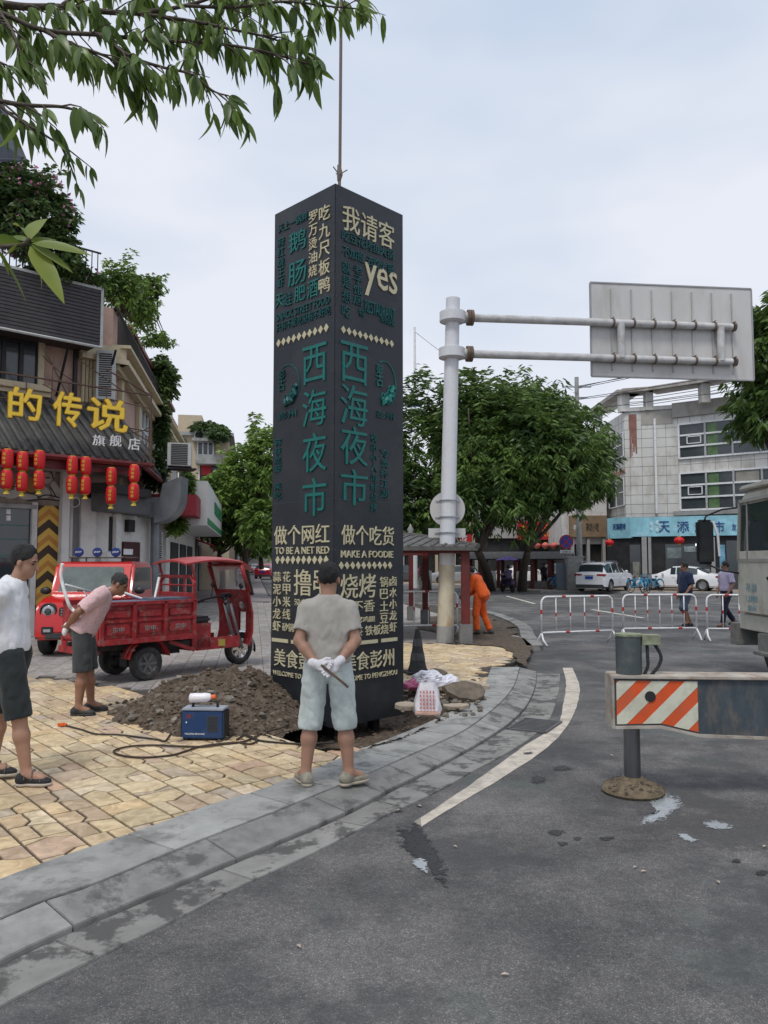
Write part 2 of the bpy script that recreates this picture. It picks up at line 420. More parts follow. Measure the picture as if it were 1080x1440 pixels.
def stone_mat(name, pal, rough=.7, grain=1.):
    m = bpy.data.materials.new(name); m.use_nodes = True; t = m.node_tree; b = t.nodes['Principled BSDF']; N = t.nodes.new; L = t.links.new
    at = N('ShaderNodeAttribute'); at.attribute_name = 'rnd'; oi = N('ShaderNodeObjectInfo')
    ad = N('ShaderNodeMath'); ad.operation = 'ADD'; L(at.outputs['Fac'], ad.inputs[0]); L(oi.outputs['Random'], ad.inputs[1])
    fr = N('ShaderNodeMath'); fr.operation = 'FRACT'; L(ad.outputs[0], fr.inputs[0])
    r = N('ShaderNodeValToRGB'); e = r.color_ramp.elements
    while len(e) < len(pal): e.new(.5)
    for i, c in enumerate(pal): e[i].position = i/(len(pal)-1); e[i].color = (*c, 1)
    L(fr.outputs[0], r.inputs[0])
    ge = N('ShaderNodeNewGeometry')
    n1 = N('ShaderNodeTexNoise'); n1.inputs['Scale'].default_value = 7*grain; n1.inputs['Detail'].default_value = 6; n1.inputs['Roughness'].default_value = .65; n1.inputs['Distortion'].default_value = 1.2
    L(ge.outputs['Position'], n1.inputs['Vector'])
    r2 = N('ShaderNodeValToRGB'); e = r2.color_ramp.elements; e[0].position = .3; e[1].position = .7; e[0].color = (.6, .56, .5, 1); e[1].color = (1.25, 1.25, 1.25, 1)
    L(n1.outputs[0], r2.inputs[0])
    x = N('ShaderNodeMix'); x.data_type = 'RGBA'; x.blend_type = 'MULTIPLY'; x.inputs[0].default_value = 1; L(r.outputs[0], x.inputs[6]); L(r2.outputs[0], x.inputs[7])
    n2 = N('ShaderNodeTexNoise'); n2.inputs['Scale'].default_value = 1.3; n2.inputs['Detail'].default_value = 6; L(ge.outputs['Position'], n2.inputs['Vector'])
    mr = N('ShaderNodeMapRange'); mr.inputs[1].default_value = .5; mr.inputs[2].default_value = .72; mr.inputs[4].default_value = .3; L(n2.outputs[0], mr.inputs[0])
    y = N('ShaderNodeMix'); y.data_type = 'RGBA'; L(mr.outputs[0], y.inputs[0]); L(x.outputs[2], y.inputs[6]); y.inputs[7].default_value = (.2, .16, .11, 1)
    L(y.outputs[2], b.inputs['Base Color']); b.inputs['Roughness'].default_value = rough
    bp = N('ShaderNodeBump'); bp.inputs['Strength'].default_value = .5; bp.inputs['Distance'].default_value = .008; L(n1.outputs[0], bp.inputs['Height']); L(bp.outputs[0], b.inputs['Normal'])
    return m
TILE = stone_mat('yellow_stone', [(.60, .47, .28), (.66, .54, .36), (.52, .39, .25), (.62, .50, .31), (.42, .31, .22), (.68, .57, .41), (.50, .42, .27), (.62, .46, .27), (.42, .36, .29), (.56, .38, .26)])
GPAV = stone_mat('grey_paver', [(.27, .26, .255), (.32, .305, .3), (.25, .235, .235), (.34, .32, .30), (.29, .265, .265)], .75)

# ------------------------------------------------------------------ ground
Z1 = .085                                  # pavement top
PIT = [(-1.0, 7.35), (-.6, 6.98), (-.22, 6.9), (.15, 7.35), (.55, 8.1), (.85, 8.7), (.9, 9.4), (.5, 10.1), (-.6, 10.6), (-1.7, 10.0), (-1.75, 8.9), (-1.45, 7.9)]
def tess(name, outer, holes, z, m, parent=None, kind=None):
    loops = [[V((p[0], p[1], z)) for p in outer]]+[[V((p[0], p[1], z)) for p in h] for h in holes]
    vs = [p for l in loops for p in l]; tri = tessellate_polygon(loops); mb = MB()
    fs = []
    for a, b, c in tri:
        ar = (vs[b].x-vs[a].x)*(vs[c].y-vs[a].y)-(vs[c].x-vs[a].x)*(vs[b].y-vs[a].y)
        fs.append((a, b, c) if ar > 0 else (c, b, a))
    mb.add(vs, fs); return mb.build(name, m, parent, kind=kind)
tess('road', [(-400, -60), (400, -60), (400, 900), (-400, 900)], [PIT], 0, ASPH, kind='structure')

cA = [(-4.7, -.6), (-3.4, 1.55)]
A = catmull([V((x, y, Z1)) for x, y in cA] + [G(x, y, Z1) for x, y in [(0, 1237), (80, 1207.5), (153, 1183), (231, 1156), (299, 1131), (380, 1106), (504, 1056), (611, 1012), (673, 975.5), (691, 938.5)]], 14)
Bc = catmull([V((-4.45, -.75, Z1)), V((-3.1, 1.45, Z1))] + [G(x, y, Z1) for x, y in [(0, 1293), (127, 1246), (267, 1188), (396, 1138), (522, 1086), (575, 1063), (650, 1029), (688, 1002), (709, 983), (724, 962), (731, 938.5)]], 14)
Cc = catmull([V((-4.2, -.9, 0)), V((-2.85, 1.3, 0))] + [G(x, y, 0) for x, y in [(0, 1360), (164, 1286), (284, 1235), (369, 1199), (480, 1151), (551, 1114), (608, 1085), (673, 1049), (715, 1021), (741, 994), (753, 966), (755, 941)]], 14)
Dc = catmull([V((-3.95, -1.0, 0)), V((-2.6, 1.2, 0))] + [G(x, y, 0) for x, y in [(0, 1418), (75, 1384), (147, 1344), (253, 1293), (342, 1246), (444, 1200), (540, 1150), (620, 1112), (665, 1086), (710, 1062), (750, 1036), (774, 1010), (786, 972), (788, 940)]], 14)
def strip_pts(c, n):
    L = arclen(c); return [at_len(c, L, L[-1]*i/(n-1)) for i in range(n)]

# raised pavement with a hole for the pit
far = [V((2.2, 13.1, 0)), V((2.75, 14.6, 0)), V((3.05, 16.4, 0)), V((3.5, 19.8, 0)), V((3.55, 23, 0)), V((3.2, 26.5, 0)), V((1.7, 30, 0)), V((-1.2, 32.5, 0)), V((-5.6, 38, 0)), V((-20, 122, 0)), V((-140, 130, 0)), V((-140, -.6, 0))]
outer = [(p.x, p.y) for p in A[::3]]+[(A[-1].x, A[-1].y)]+[(p.x, p.y) for p in far]
pave = tess('pavement', outer, [PIT], Z1-.016, mat('pavement_bed', (.06, .052, .044), .9, var=.2, vs=2, bump=.4, bs=30), kind='structure')
mbp = MB()
n = len(outer)
for i in range(n):
    a = outer[i]; b = outer[(i+1) % n]
    mbp.add([(a[0], a[1], -.02), (b[0], b[1], -.02), (b[0], b[1], Z1-.016), (a[0], a[1], Z1-.016)], [(0, 1, 2, 3)])
n = len(PIT)
for i in range(n):
    a = PIT[i]; b = PIT[(i+1) % n]
    mbp.add([(b[0], b[1], -.6), (a[0], a[1], -.6), (a[0], a[1], Z1-.016), (b[0], b[1], Z1-.016)], [(0, 1, 2, 3)])
mbp.build('edge', MORT, pave)

# stones: strips .32 m wide running along dS, each cut into blocks of two to four irregular stones
dS = V((.656, -.755)); nS = V((.755, .656))
TEMPL = [
 [[(0,0),(.45,0),(.36,.5),(.46,1),(0,1)], [(.45,0),(1,0),(1,1),(.46,1),(.36,.5)]],
 [[(0,0),(.3,0),(.3,.48),(0,.48)], [(0,.48),(.3,.48),(.42,.75),(.42,1),(0,1)], [(.3,0),(.82,0),(.94,.5),(.8,1),(.42,1),(.42,.75),(.3,.48)], [(.82,0),(1,0),(1,1),(.8,1),(.94,.5)]],
 [[(0,0),(.62,0),(.74,.42),(.55,.6),(0,.6)], [(0,.6),(.55,.6),(.55,1),(0,1)], [(.62,0),(1,0),(1,1),(.55,1),(.55,.6),(.74,.42)]],
 [[(0,0),(.5,0),(.5,.36),(.36,.55),(0,.55)], [(0,.55),(.36,.55),(.5,.36),(.62,1),(0,1)], [(.5,0),(1,0),(1,.45),(.53,.45),(.5,.36)], [(.53,.45),(1,.45),(1,1),(.62,1)]],
 [[(0,0),(.38,0),(.48,.55),(.3,1),(0,1)], [(.38,0),(1,0),(1,.35),(.45,.35)], [(.45,.35),(1,.35),(1,1),(.3,1),(.48,.55)]],
]
def line_side(x, y):            # > 0 on the yellow side
    return (x+3.19)*(-.53)*-1*-1 + 0 if False else -((x+3.19)*.53+(y-10.1)*.85)
def stone_ok(x, y):
    if inpoly(PIT, x, y): return False
    if (x+1.6)**2/1.1+(y-8.75)**2/1.0 < .55: return False
    if not (inpoly(outer, x-dS.x*.2, y-dS.y*.2) if y < 11.3 else inpoly(outer, x+.12, y)): return False
    return (line_side(x, y) > 0 and x < 3) or (x > -.3 and y < 16 and x < 2.9)
def shrink(poly, d):
    cx = sum(p[0] for p in poly)/len(poly); cy = sum(p[1] for p in poly)/len(poly); out = []
    n = len(poly)
    for i in range(n):
        p0 = V(poly[i-1]); p1 = V(poly[i]); p2 = V(poly[(i+1) % n]); e1 = (p1-p0).normalized(); e2 = (p2-p1).normalized()
        n1 = V((-e1.y, e1.x)); n2 = V((-e2.y, e2.x)); b = (n1+n2); k = max(.5, b.dot(n1)); out.append(p1+b/k*d)
    return [(p.x, p.y) for p in out], cx, cy
def stone_geo(poly):            # metric polygon -> chamfered slab about its centroid
    q, cx, cy = shrink(poly, .010); q2, _, _ = shrink(q, .005); n = len(q)
    vs = [(x-cx, y-cy, -.012) for x, y in q]+[(x-cx, y-cy, .0) for x, y in q]+[(x-cx, y-cy, .004) for x, y in q2]
    fs = [tuple(range(2*n, 3*n))]
    for i in range(n):
        j = (i+1) % n; fs.append((i, j, j+n, i+n)); fs.append((i+n, j+n, j+2*n, i+2*n))
    return vs, fs, cx, cy
LB, WB = .54, .30
SG = []
for tI, T in enumerate(TEMPL):
    for fl in (0, 1):
        for pl in T:
            pts = [((x if not fl else 1-x)*LB, y*WB) for x, y in pl]
            if fl: pts = pts[::-1]
            SG.append((tI, fl, stone_geo(pts)))
cand = []
rs = random.Random(3)
org = V((-1.84, 4.33))
for j in range(-40, 46):
    off = rs.random()*LB
    for i in range(-30, 34):
        tI = rs.randrange(len(TEMPL)); fl = rs.randrange(2); base = org + nS*(j*WB) + dS*(i*LB+off)
        if not (-9 < base.x < 3.2 and 0 < base.y < 16): continue
        for g in [q for q in SG if q[0] == tI and q[1] == fl]:
            vs, fs, cx, cy = g[2]; c = base+dS*cx+nS*cy*1.0
            if stone_ok(c.x, c.y): cand.append((c.x*c.x+c.y*c.y, c.x, c.y, g))
ang = math.atan2(dS.y, dS.x)
vis = []; rest = []
for q in cand:
    x, y = q[1], q[2]
    u = 540+1080*x/max(.3, y)
    inv = (-10 < u < 1090) and y > 3.3
    (vis if inv else rest).append(q)
vis.sort(key=lambda q: q[0]); rest += vis[300:]; vis = vis[:300]
meshes = {}
for _, x, y, g in vis:
    k = id(g)
    if k not in meshes:
        me = bpy.data.meshes.new('paving_stone'); me.from_pydata(g[2][0], [], g[2][1]); me.materials.append(TILE); meshes[k] = me
    o = bpy.data.objects.new('paving_stone', meshes[k]); COL.objects.link(o); o.parent = pave
    o.location = (x, y, Z1-.004+rs.uniform(-.002, .002)); o.rotation_euler = (rs.uniform(-.006, .006), rs.uniform(-.006, .006), ang)
mb = MB(); rn = []
for _, x, y, g in rest:
    if not (540+1080*x/max(.5, y) > -600): continue
    mb.add(g[2][0], g[2][1], TR(x, y, Z1-.004, rz=ang)); rn += [rs.random()]*len(g[2][1])
o = mb.build('paving_stones', TILE, pave, kind='stuff'); a = o.data.attributes.new('rnd', 'FLOAT', 'FACE'); a.data.foreach_set('value', rn)
# grey pavers of the plaza behind
mb = MB(); rn = []; du = V((-.168, .986)).normalized(); dv = V((.986, .168)).normalized()
for j in range(-60, 30):
    for i in range(-8, 52):
        c = V((-3, 9.0))+du*(i*.5)+dv*(j*.25+0)+du*(.25*(j % 2))
        if c.y < 8 or c.y > 32 or not (-15 < c.x < 3.4): continue
        if not inpoly(outer, c.x, c.y) or inpoly(PIT, c.x, c.y) or (line_side(c.x, c.y) > -.05) or (c.x > -.4 and c.y < 16): continue
        mb.box((c.x, c.y, Z1-.012+rs.uniform(-.0015, .0015)), (.243, .493, .02), rz=math.atan2(.168, .986)); rn += [rs.random()]*6
o = mb.build('plaza_pavers', GPAV, pave, kind='stuff'); a = o.data.attributes.new('rnd', 'FLOAT', 'FACE'); a.data.foreach_set('value', rn)
# far brick street surface
def brick_mat():
    m = bpy.data.materials.new('street_brick'); m.use_nodes = True; t = m.node_tree; b = t.nodes['Principled BSDF']; N = t.nodes.new; L = t.links.new
    tc = N('ShaderNodeTexCoord'); bk = N('ShaderNodeTexBrick'); bk.inputs['Scale'].default_value = 2.2
    bk.inputs['Color1'].default_value = (.26, .22, .22, 1); bk.inputs['Color2'].default_value = (.2, .17, .175, 1); bk.inputs['Mortar'].default_value = (.12, .11, .11, 1)
    L(tc.outputs['Object'], bk.inputs['Vector']); L(bk.outputs[0], b.inputs['Base Color']); b.inputs['Roughness'].default_value = .7
    return m
mb = MB(); mb.add([(-16, 32.5, Z1-.004), (-1.3, 32.6, Z1-.004), (-5.7, 38, Z1-.004), (-19.8, 120, Z1-.004), (-40, 120, Z1-.004)], [(0, 1, 2, 3, 4)]); mb.build('street', brick_mat(), kind='structure')

# granite border, kerb and gutter, stone by stone
kerb = struct('kerb')
LB_ = arclen(Bc); s0 = 0; cuts = [0]
while s0 < LB_[-1]-.35:
    p = at_len(Bc, LB_, s0); s0 += (1.02 if p.y < 5.4 else .52)*rs.uniform(.95, 1.05); cuts.append(min(s0, LB_[-1]))
if LB_[-1]-cuts[-1] > .05: cuts.append(LB_[-1])
def quadstrip(name, c0, c1, s_a, s_b, z0f, z1f, m, parent, top=0., n=6, skew=0.):
    """slab between curve c0 (inner) and c1 (outer); z0f/z1f heights of the two edges"""
    mb = MB(); P0 = []; P1 = []
    for k in range(n+1):
        p = at_len(Bc, LB_, s_a+(s_b-s_a)*k/n); q0 = nearest(c0, p); q1 = nearest(c1, p); P0.append(q0); P1.append(q1)
    g = .004
    for L in (P0, P1):
        d = (L[-1]-L[0]).normalized(); L[0] = L[0]+d*g; L[-1] = L[-1]-d*g
    vs = []; 
    for a, b in zip(P0, P1):
        w_ = (V((b.x, b.y, 0))-V((a.x, a.y, 0))).normalized()*.003
        vs += [(a.x+w_.x, a.y+w_.y, -.1), (a.x+w_.x, a.y+w_.y, z0f), (b.x-w_.x, b.y-w_.y, z1f), (b.x-w_.x, b.y-w_.y, -.1)]
    fs = []
    for k in range(n):
        i = k*4; j = i+4
        fs += [(i, j, j+1, i+1)[::-1], (i+1, j+1, j+2, i+2)[::-1], (i+2, j+2, j+3, i+3)[::-1]]
    fs += [(0, 1, 2, 3)[::-1], (n*4, n*4+1, n*4+2, n*4+3)]
    mb.add(vs, fs)
    return mb.build(name, m, parent, bev=.004)
for i in range(len(cuts)-1):
    a, b = cuts[i], cuts[i+1]
    if at_len(Bc, LB_, b).y < -1: continue
    quadstrip('border_slab', A, Bc, a, b, Z1+.006+rs.uniform(-.001, .002), Z1+.006, GRAN, kerb)
    ofs = .24 if at_len(Bc, LB_, a).y > 1 else 0
    a2, b2 = min(a+ofs, LB_[-1]), min(b+ofs, LB_[-1])
    if b2-a2 > .05: quadstrip('kerb_stone', Bc, Cc, a2, b2, Z1+.001, .03, KERBM, kerb)
    a3, b3 = min(a+.12, LB_[-1]), min(b+.12, LB_[-1])
    if b3-a3 > .05: quadstrip('gutter_slab', Cc, Dc, a3, b3, .006, .008, GUTM, kerb)
# far kerb that starts again behind the pavement tip
mb = MB(); fk = catmull([V((3.0, 15.4, 0)), V((3.25, 17.5, 0)), V((3.6, 20, 0)), V((3.65, 23, 0)), V((3.3, 26.6, 0)), V((1.8, 30.2, 0)), V((-1.2, 32.8, 0)), V((-5.6, 38.4, 0))], 4)
for i in range(len(fk)-1):
    d = (fk[i+1]-fk[i]); nn = V((d.y, -d.x, 0)).normalized()*.16; a, b = fk[i]+d*.01, fk[i+1]-d*.01
    M_ = MB()
    vs = [a-nn, b-nn, b+nn, a+nn]
    M_.add([(p.x, p.y, -.02) for p in vs]+[(p.x, p.y, .1) for p in vs], [(4, 5, 6, 7), (0, 1, 5, 4), (1, 2, 6, 5), (2, 3, 7, 6), (3, 0, 4, 7)]); M_.build('kerb_stone', KERBM, kerb)
# painted edge line (two long stretches of old paint)
LINE = mat('road_paint_worn', (.52, .47, .4), .7, var=.18, vs=9, bump=.5, bs=120, dirt=((.2, .18, .16), .75, 5))
Ei = catmull([G(x, y, .004) for x, y in [(583, 1155), (640, 1118), (694, 1080), (746, 1043), (783, 1020), (792, 990), (796, 960), (791, 939)]], 8)
Eo = catmull([G(x, y, .004) for x, y in [(592, 1162), (650, 1127), (706, 1094), (767, 1053), (795, 1024), (811, 993), (815, 965), (805, 939)]], 8)
def band(name, a, b, m, z, kind='structure', wob=.0):
    mb = MB(); n = min(len(a), len(b)); a = strip_pts(a, 50); b = strip_pts(b, 50); n = 50
    vs = []
    for i in range(n):
        j = V((rs.uniform(-wob, wob), rs.uniform(-wob, wob), 0)); vs += [(a[i].x+j.x, a[i].y+j.y, z), (b[i].x-j.x, b[i].y+j.y, z)]
    mb.add(vs, [(2*i, 2*i+1, 2*i+3, 2*i+2) for i in range(n-1)]); return mb.build(name, m, kind=kind)
band('edge_line', Ei, Eo, LINE, .004, wob=.004)
mb = MB()
for (x0, y0, x1, y1, w_) in [(712, 838, 752, 849, .07), (832, 857, 905, 869, .07), (-40, 0, 0, 0, 0)]:
    if not w_: continue
    a = G(x0, y0, .004); b = G(x1, y1, .004); d = (b-a).normalized(); nn = V((-d.y, d.x, 0))*w_
    mb.add([a-nn, b-nn, b+nn, a+nn], [(0, 1, 2, 3)])
mb.build('lane_line', mat('lane_paint', (.6, .58, .5), .7, var=.2, vs=6, dirt=((.2, .2, .2), .6, 3)), kind='structure')

# irregular flat patches: water and stains
def blob_sheet(name, pts, z, m, kind='structure', wob=.12, nsub=5, seed=0):
    r = random.Random(seed); q = []
    n = len(pts)
    sz = max((pts[i]-pts[0]).length for i in range(1, n))
    for i in range(n):
        a, b = pts[i], pts[(i+1) % n]
        for k in range(nsub):
            p = a.lerp(b, k/nsub); l = (b-a).length/nsub
            q.append((p.x+r.uniform(-1, 1)*wob*l, p.y+r.uniform(-1, 1)*wob*l))
    mb = MB(); vs = [V((x, y, z)) for x, y in q]; tri = tessellate_polygon([vs])
    fs = []
    for a, b, c in tri:
        ar = (vs[b].x-vs[a].x)*(vs[c].y-vs[a].y)-(vs[c].x-vs[a].x)*(vs[b].y-vs[a].y); fs.append((a, b, c) if ar > 0 else (c, b, a))
    mb.add(vs, fs); return mb.build(name, m, kind=kind)
def fade_mat(m, amp=.9, sc=9., k=5.):
    t = m.node_tree; N = t.nodes.new; L = t.links.new; b = t.nodes['Principled BSDF']
    at = N('ShaderNodeAttribute'); at.attribute_name = 'w'; ge = N('ShaderNodeNewGeometry'); n = N('ShaderNodeTexNoise'); n.inputs['Scale'].default_value = sc; n.inputs['Detail'].default_value = 6; n.inputs['Roughness'].default_value = .7
    L(ge.outputs['Position'], n.inputs['Vector']); a = N('ShaderNodeMath'); a.operation = 'MULTIPLY_ADD'; L(n.outputs[0], a.inputs[0]); a.inputs[1].default_value = amp*2; L(at.outputs['Fac'], a.inputs[2])
    c = N('ShaderNodeMath'); c.operation = 'MULTIPLY_ADD'; c.use_clamp = True; L(a.outputs[0], c.inputs[0]); c.inputs[1].default_value = k; c.inputs[2].default_value = -k*(amp+.42); L(c.outputs[0], b.inputs['Alpha']); return m
def fade_sheet(name, pts, z, m, grow=1.35, kind='structure'):
    c = sum(pts, V((0, 0, 0)))/len(pts); n = len(pts); vs = [(c.x, c.y, z)]; w_ = [1.]
    for f, ww in ((.5, 1.), (1., .3), (grow*1.12, -.9)):
        for p in pts: q = c+(p-c)*f; vs.append((q.x, q.y, z)); w_.append(ww)
    fs = [(0, 1+i, 1+(i+1) % n) for i in range(n)]
    for r_ in range(2):
        for i in range(n): a = 1+r_*n; fs.append((a+i, a+n+i, a+n+(i+1) % n, a+(i+1) % n))
    ar = sum(pts[i].x*pts[(i+1) % n].y-pts[(i+1) % n].x*pts[i].y for i in range(n))
    if ar < 0: fs = [f[::-1] for f in fs]
    mb = MB(); mb.add(vs, fs); o = mb.build(name, m, kind=kind); a = o.data.attributes.new('w', 'FLOAT', 'POINT'); a.data.foreach_set('value', w_); return o
WET = mat('wet_asphalt', (.028, .028, .03), .42, var=.3, vs=30, bump=.25, bs=90)
WATER = mat('shallow_water', (.03, .033, .035), .04, var=0, spec=.9)
SKYREF = mat('sky_reflection_water', (.27, .30, .315), .16, var=.12, vs=14, spec=.8)  # clear puddle water; the reflected sky is painted in as pale base colour
SKYREFF = fade_mat(SKYREF, 1.7, 42, 5)
SPL = mat('oily_stain', (.03, .03, .032), .5, var=.3, vs=30); SPLF = fade_mat(SPL, 2.2, 60, 3)
fade_sheet('wet_patch', [G(x, y) for x, y in [(556, 1162), (592, 1158), (608, 1185), (628, 1215), (629, 1252), (612, 1240), (600, 1212), (576, 1205), (560, 1190)]], .004, fade_mat(WET, 1.5, 22, 3))
fade_sheet('puddle', [G(x, y) for x, y in [(580, 1210), (592, 1206), (602, 1214), (601, 1230), (590, 1224), (580, 1217)]], .0075, SKYREFF)
fade_sheet('puddle', [G(x, y) for x, y in [(912, 1128), (930, 1116), (955, 1120), (962, 1134), (948, 1140), (938, 1152), (915, 1158), (900, 1161), (902, 1150), (925, 1144)]], .004, SKYREFF)
fade_sheet('puddle', [G(x, y) for x, y in [(986, 1158), (1002, 1154), (1026, 1158), (1034, 1166), (1012, 1168), (996, 1165)]], .004, SKYREFF)
fade_sheet('puddle', [G(x, y) for x, y in [(952, 1172), (966, 1173), (972, 1178), (982, 1182), (970, 1186), (958, 1180)]], .004, SKYREFF)
for k, (x, y, wx, hy) in enumerate([(790, 1081, 22, 5), (756, 1098, 14, 8), (782, 1172, 16, 6), (790, 1187, 10, 4), (812, 1180, 8, 3), (590, 1134, 8, 2), (1035, 1212, 9, 4), (1072, 1228, 12, 6), (853, 1180, 14, 4), (742, 1060, 10, 3), (560, 1142, 7, 2)]):
    fade_sheet('stain', [G(x+wx*math.cos(a)*random.uniform(.6, 1.1), y+hy*math.sin(a)*random.uniform(.6, 1.1)) for a in [i*PI/4 for i in range(8)]], .0045, SPLF)
# tip of the pavement: soil patch behind the barricade
blob_sheet('soil_patch', [G(x, y, .1) for x, y in [(655, 906), (700, 908), (722, 918), (728, 930), (738, 936), (756, 934), (742, 905), (716, 880), (690, 868), (640, 864), (600, 868), (590, 884)]], .1, DIRT, wob=.3, seed=9, kind='stuff')

# ------------------------------------------------------------------ pit and dirt pile (height fields)
def hfield(name, x0, x1, y0, y1, st, f, m, kind='stuff', keep=None):
    nx = int((x1-x0)/st)+1; ny = int((y1-y0)/st)+1
    vs = []; ok = []
    for j in range(ny):
        for i in range(nx):
            x = x0+i*st; y = y0+j*st; z = f(x, y); vs.append((x, y, z if z is not None else -.5)); ok.append(z is not None)
    fs = []
    for j in range(ny-1):
        for i in range(nx-1):
            q = (j*nx+i, j*nx+i+1, (j+1)*nx+i+1, (j+1)*nx+i)
            if all(ok[k] for k in q): fs.append(q)
    mb = MB(); mb.add(vs, fs); return mb.build(name, m, kind=kind, smooth=True)
def edge_dist(poly, x, y):
    d = 1e9; n = len(poly)
    for i in range(n):
        a = V(poly[i]); b = V(poly[(i+1) % n]); e = b-a; t = max(0, min(1, (V((x, y))-a).dot(e)/e.length_squared)); d = min(d, (a+e*t-V((x, y))).length)
    return d if inpoly(poly, x, y) else -d
def fz(x, y, s_=1.): return mnoise.fractal(V((x*s_, y*s_, 3.7)), .9, 2.1, 5)
def pitf(x, y):
    d = edge_dist(PIT, x, y)
    if d < -.035: return None
    z = Z1+.01 - max(0, min((d-.02)*1.5, .27)) if d > 0 else Z1+.02+d*.18
    return z + fz(x, y, 5)*.035 + fz(x, y, 16)*.012
pit = hfield('pit_soil', -2.1, 1.3, 6.5, 11, .035, pitf, DIRT)
def pilef(x, y):
    dx = x+1.72; dy = y-8.75
    rx = 1.35 if dx < 0 else .95; ry = 1.35 if dy < 0 else 1.2
    r = math.sqrt((dx/rx)**2+(dy/ry)**2) + fz(x+9, y, 1.5)*.2
    if r > 1.18: return None
    h = .47*max(0, 1-r)**.85*1.12 + (fz(x, y, 4)*.08+fz(x, y, 11)*.035)*min(1, 1.3-r)
    return max(Z1-.03, Z1 + h - (0.03 if r > 1 else 0))
pile = hfield('dirt_pile', -3.5, -.5, 7.2, 10.2, .03, pilef, DIRT)
tag(pile, 'heap of dark excavated soil and stones beside the dark sign tower', 'dirt pile', kind='stuff')
def rock_geo(r, seed):
    rr = random.Random(seed); mb = MB(); mb.ball((0, 0, 0), (r*rr.uniform(.8, 1.2), r*rr.uniform(.7, 1.1), r*rr.uniform(.5, .8)), 7, 5)
    k = rr.uniform(0, 99)
    return [tuple(V(p)*(1+.55*mnoise.noise(V(p)*(1.5/r)+V((k, 0, 0))))) for p in mb.v], mb.f
mb = MB(); clods = MB()
for k in range(2200):
    a = random.uniform(0, 2*PI); q = math.sqrt(random.random())*1.15; x = -1.72+math.cos(a)*q*(1.35 if math.cos(a) < 0 else .95); y = 8.75+math.sin(a)*q*1.35
    z = pilef(x, y)
    if z is None or y > 9.6: z = Z1
    if inpoly(PIT, x, y): z = max(pitf(x, y) or Z1, pilef(x, y) or -9)
    r = random.choice([.007, .009, .012, .015, .018, .022, .03]) * random.uniform(.8, 1.2)
    light = random.random() < .13
    v_, f_ = rock_geo(r*(1.25 if light else 1), k % 40); (mb if light else clods).add(v_, f_, TR(x, y, z+r*.2, rz=a))
for k in range(420):
    x = random.uniform(-1.7, .95); y = random.uniform(6.8, 10.2)
    if not inpoly(PIT, x, y): continue
    z = pitf(x, y)
    r = random.choice([.01, .015, .02, .03]); v_, f_ = rock_geo(r, k % 40); (mb if random.random() < .2 else clods).add(v_, f_, TR(x, y, z+r*.3, rz=k))
clods.build('clods', mat('soil_clod', (.105, .078, .056), .95, var=.35, vs=10, bump=.8, bs=60, rand=0), pile, kind='stuff', smooth=False)
mb.build('pebbles', ROCK, pile, kind='stuff')
for k, (px, py, r) in enumerate([(187, 1009, .06), (252, 953, .05), (276, 973, .05), (305, 998, .06), (225, 1005, .045), (246, 1012, .05), (208, 1032, .04), (350, 960, .05), (322, 983, .05), (297, 975, .045), (262, 1012, .05)]):
    best = None
    for Yd in np.arange(7.0, 9.6, .03):
        p = P(px, py, Yd); z = pilef(p.x, p.y) or Z1
        if p.z < z+.02: best = V((p.x, p.y, z)); break
    if best is None: continue
    v_, f_ = rock_geo(r, k+60); m_ = MB(); m_.add(v_, f_, TR(best.x, best.y, best.z+.01, rz=k)); m_.build('stone', ROCK, pile)
# ------------------------------------------------------------------ sign tower
TOWM = mat('tower_steel', (.0165, .0195, .025), .42, var=.25, vs=2.2, bump=.12, bs=300, dirt=((.045, .045, .045), .5, 2))
CREAM = mat('cream_letter', (.52, .475, .32), .55, var=.08, vs=20)
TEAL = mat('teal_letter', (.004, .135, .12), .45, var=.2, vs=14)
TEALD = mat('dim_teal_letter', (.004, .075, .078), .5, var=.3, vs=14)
RUST = mat('rusty_steel', (.15, .105, .08), .8, metal=.2, var=.4, vs=14, bump=.5, bs=60)
TZ0, TZ1 = -.01, 5.96; TS = 1.1
near = V((-.54, 8.28)); TA = rad(45.5)
dR = V((math.cos(TA), math.sin(TA))); dL = V((-math.sin(TA), math.cos(TA)))
ctr = near + dR*TS/2 + dL*TS/2
tower = thing('sign_tower', 'tall square dark tower with cream and teal Chinese lettering, hung over the dug pit', 'sign tower', (ctr.x, ctr.y, TZ0))
mb = MB(); mb.box((ctr.x, ctr.y, (TZ0+TZ1)/2), (TS, TS, TZ1-TZ0), rz=TA); mb.build('body', TOWM, tower, world=True, bev=.006)
# foot: stub legs and base plate in the pit
mb = MB()
mat('foot_steel', (.02, .02, .022), .7, var=.3, vs=9)
for a, b in ((.3, .3), (-.3, .3), (.3, -.3), (-.3, -.3)):
    p = ctr+dR*a+dL*b; mb = MB(); mb.box((p.x, p.y, -.12), (.1, .1, .3), rz=TA); mb.build('foot', MATS['foot_steel'], tower, world=True)
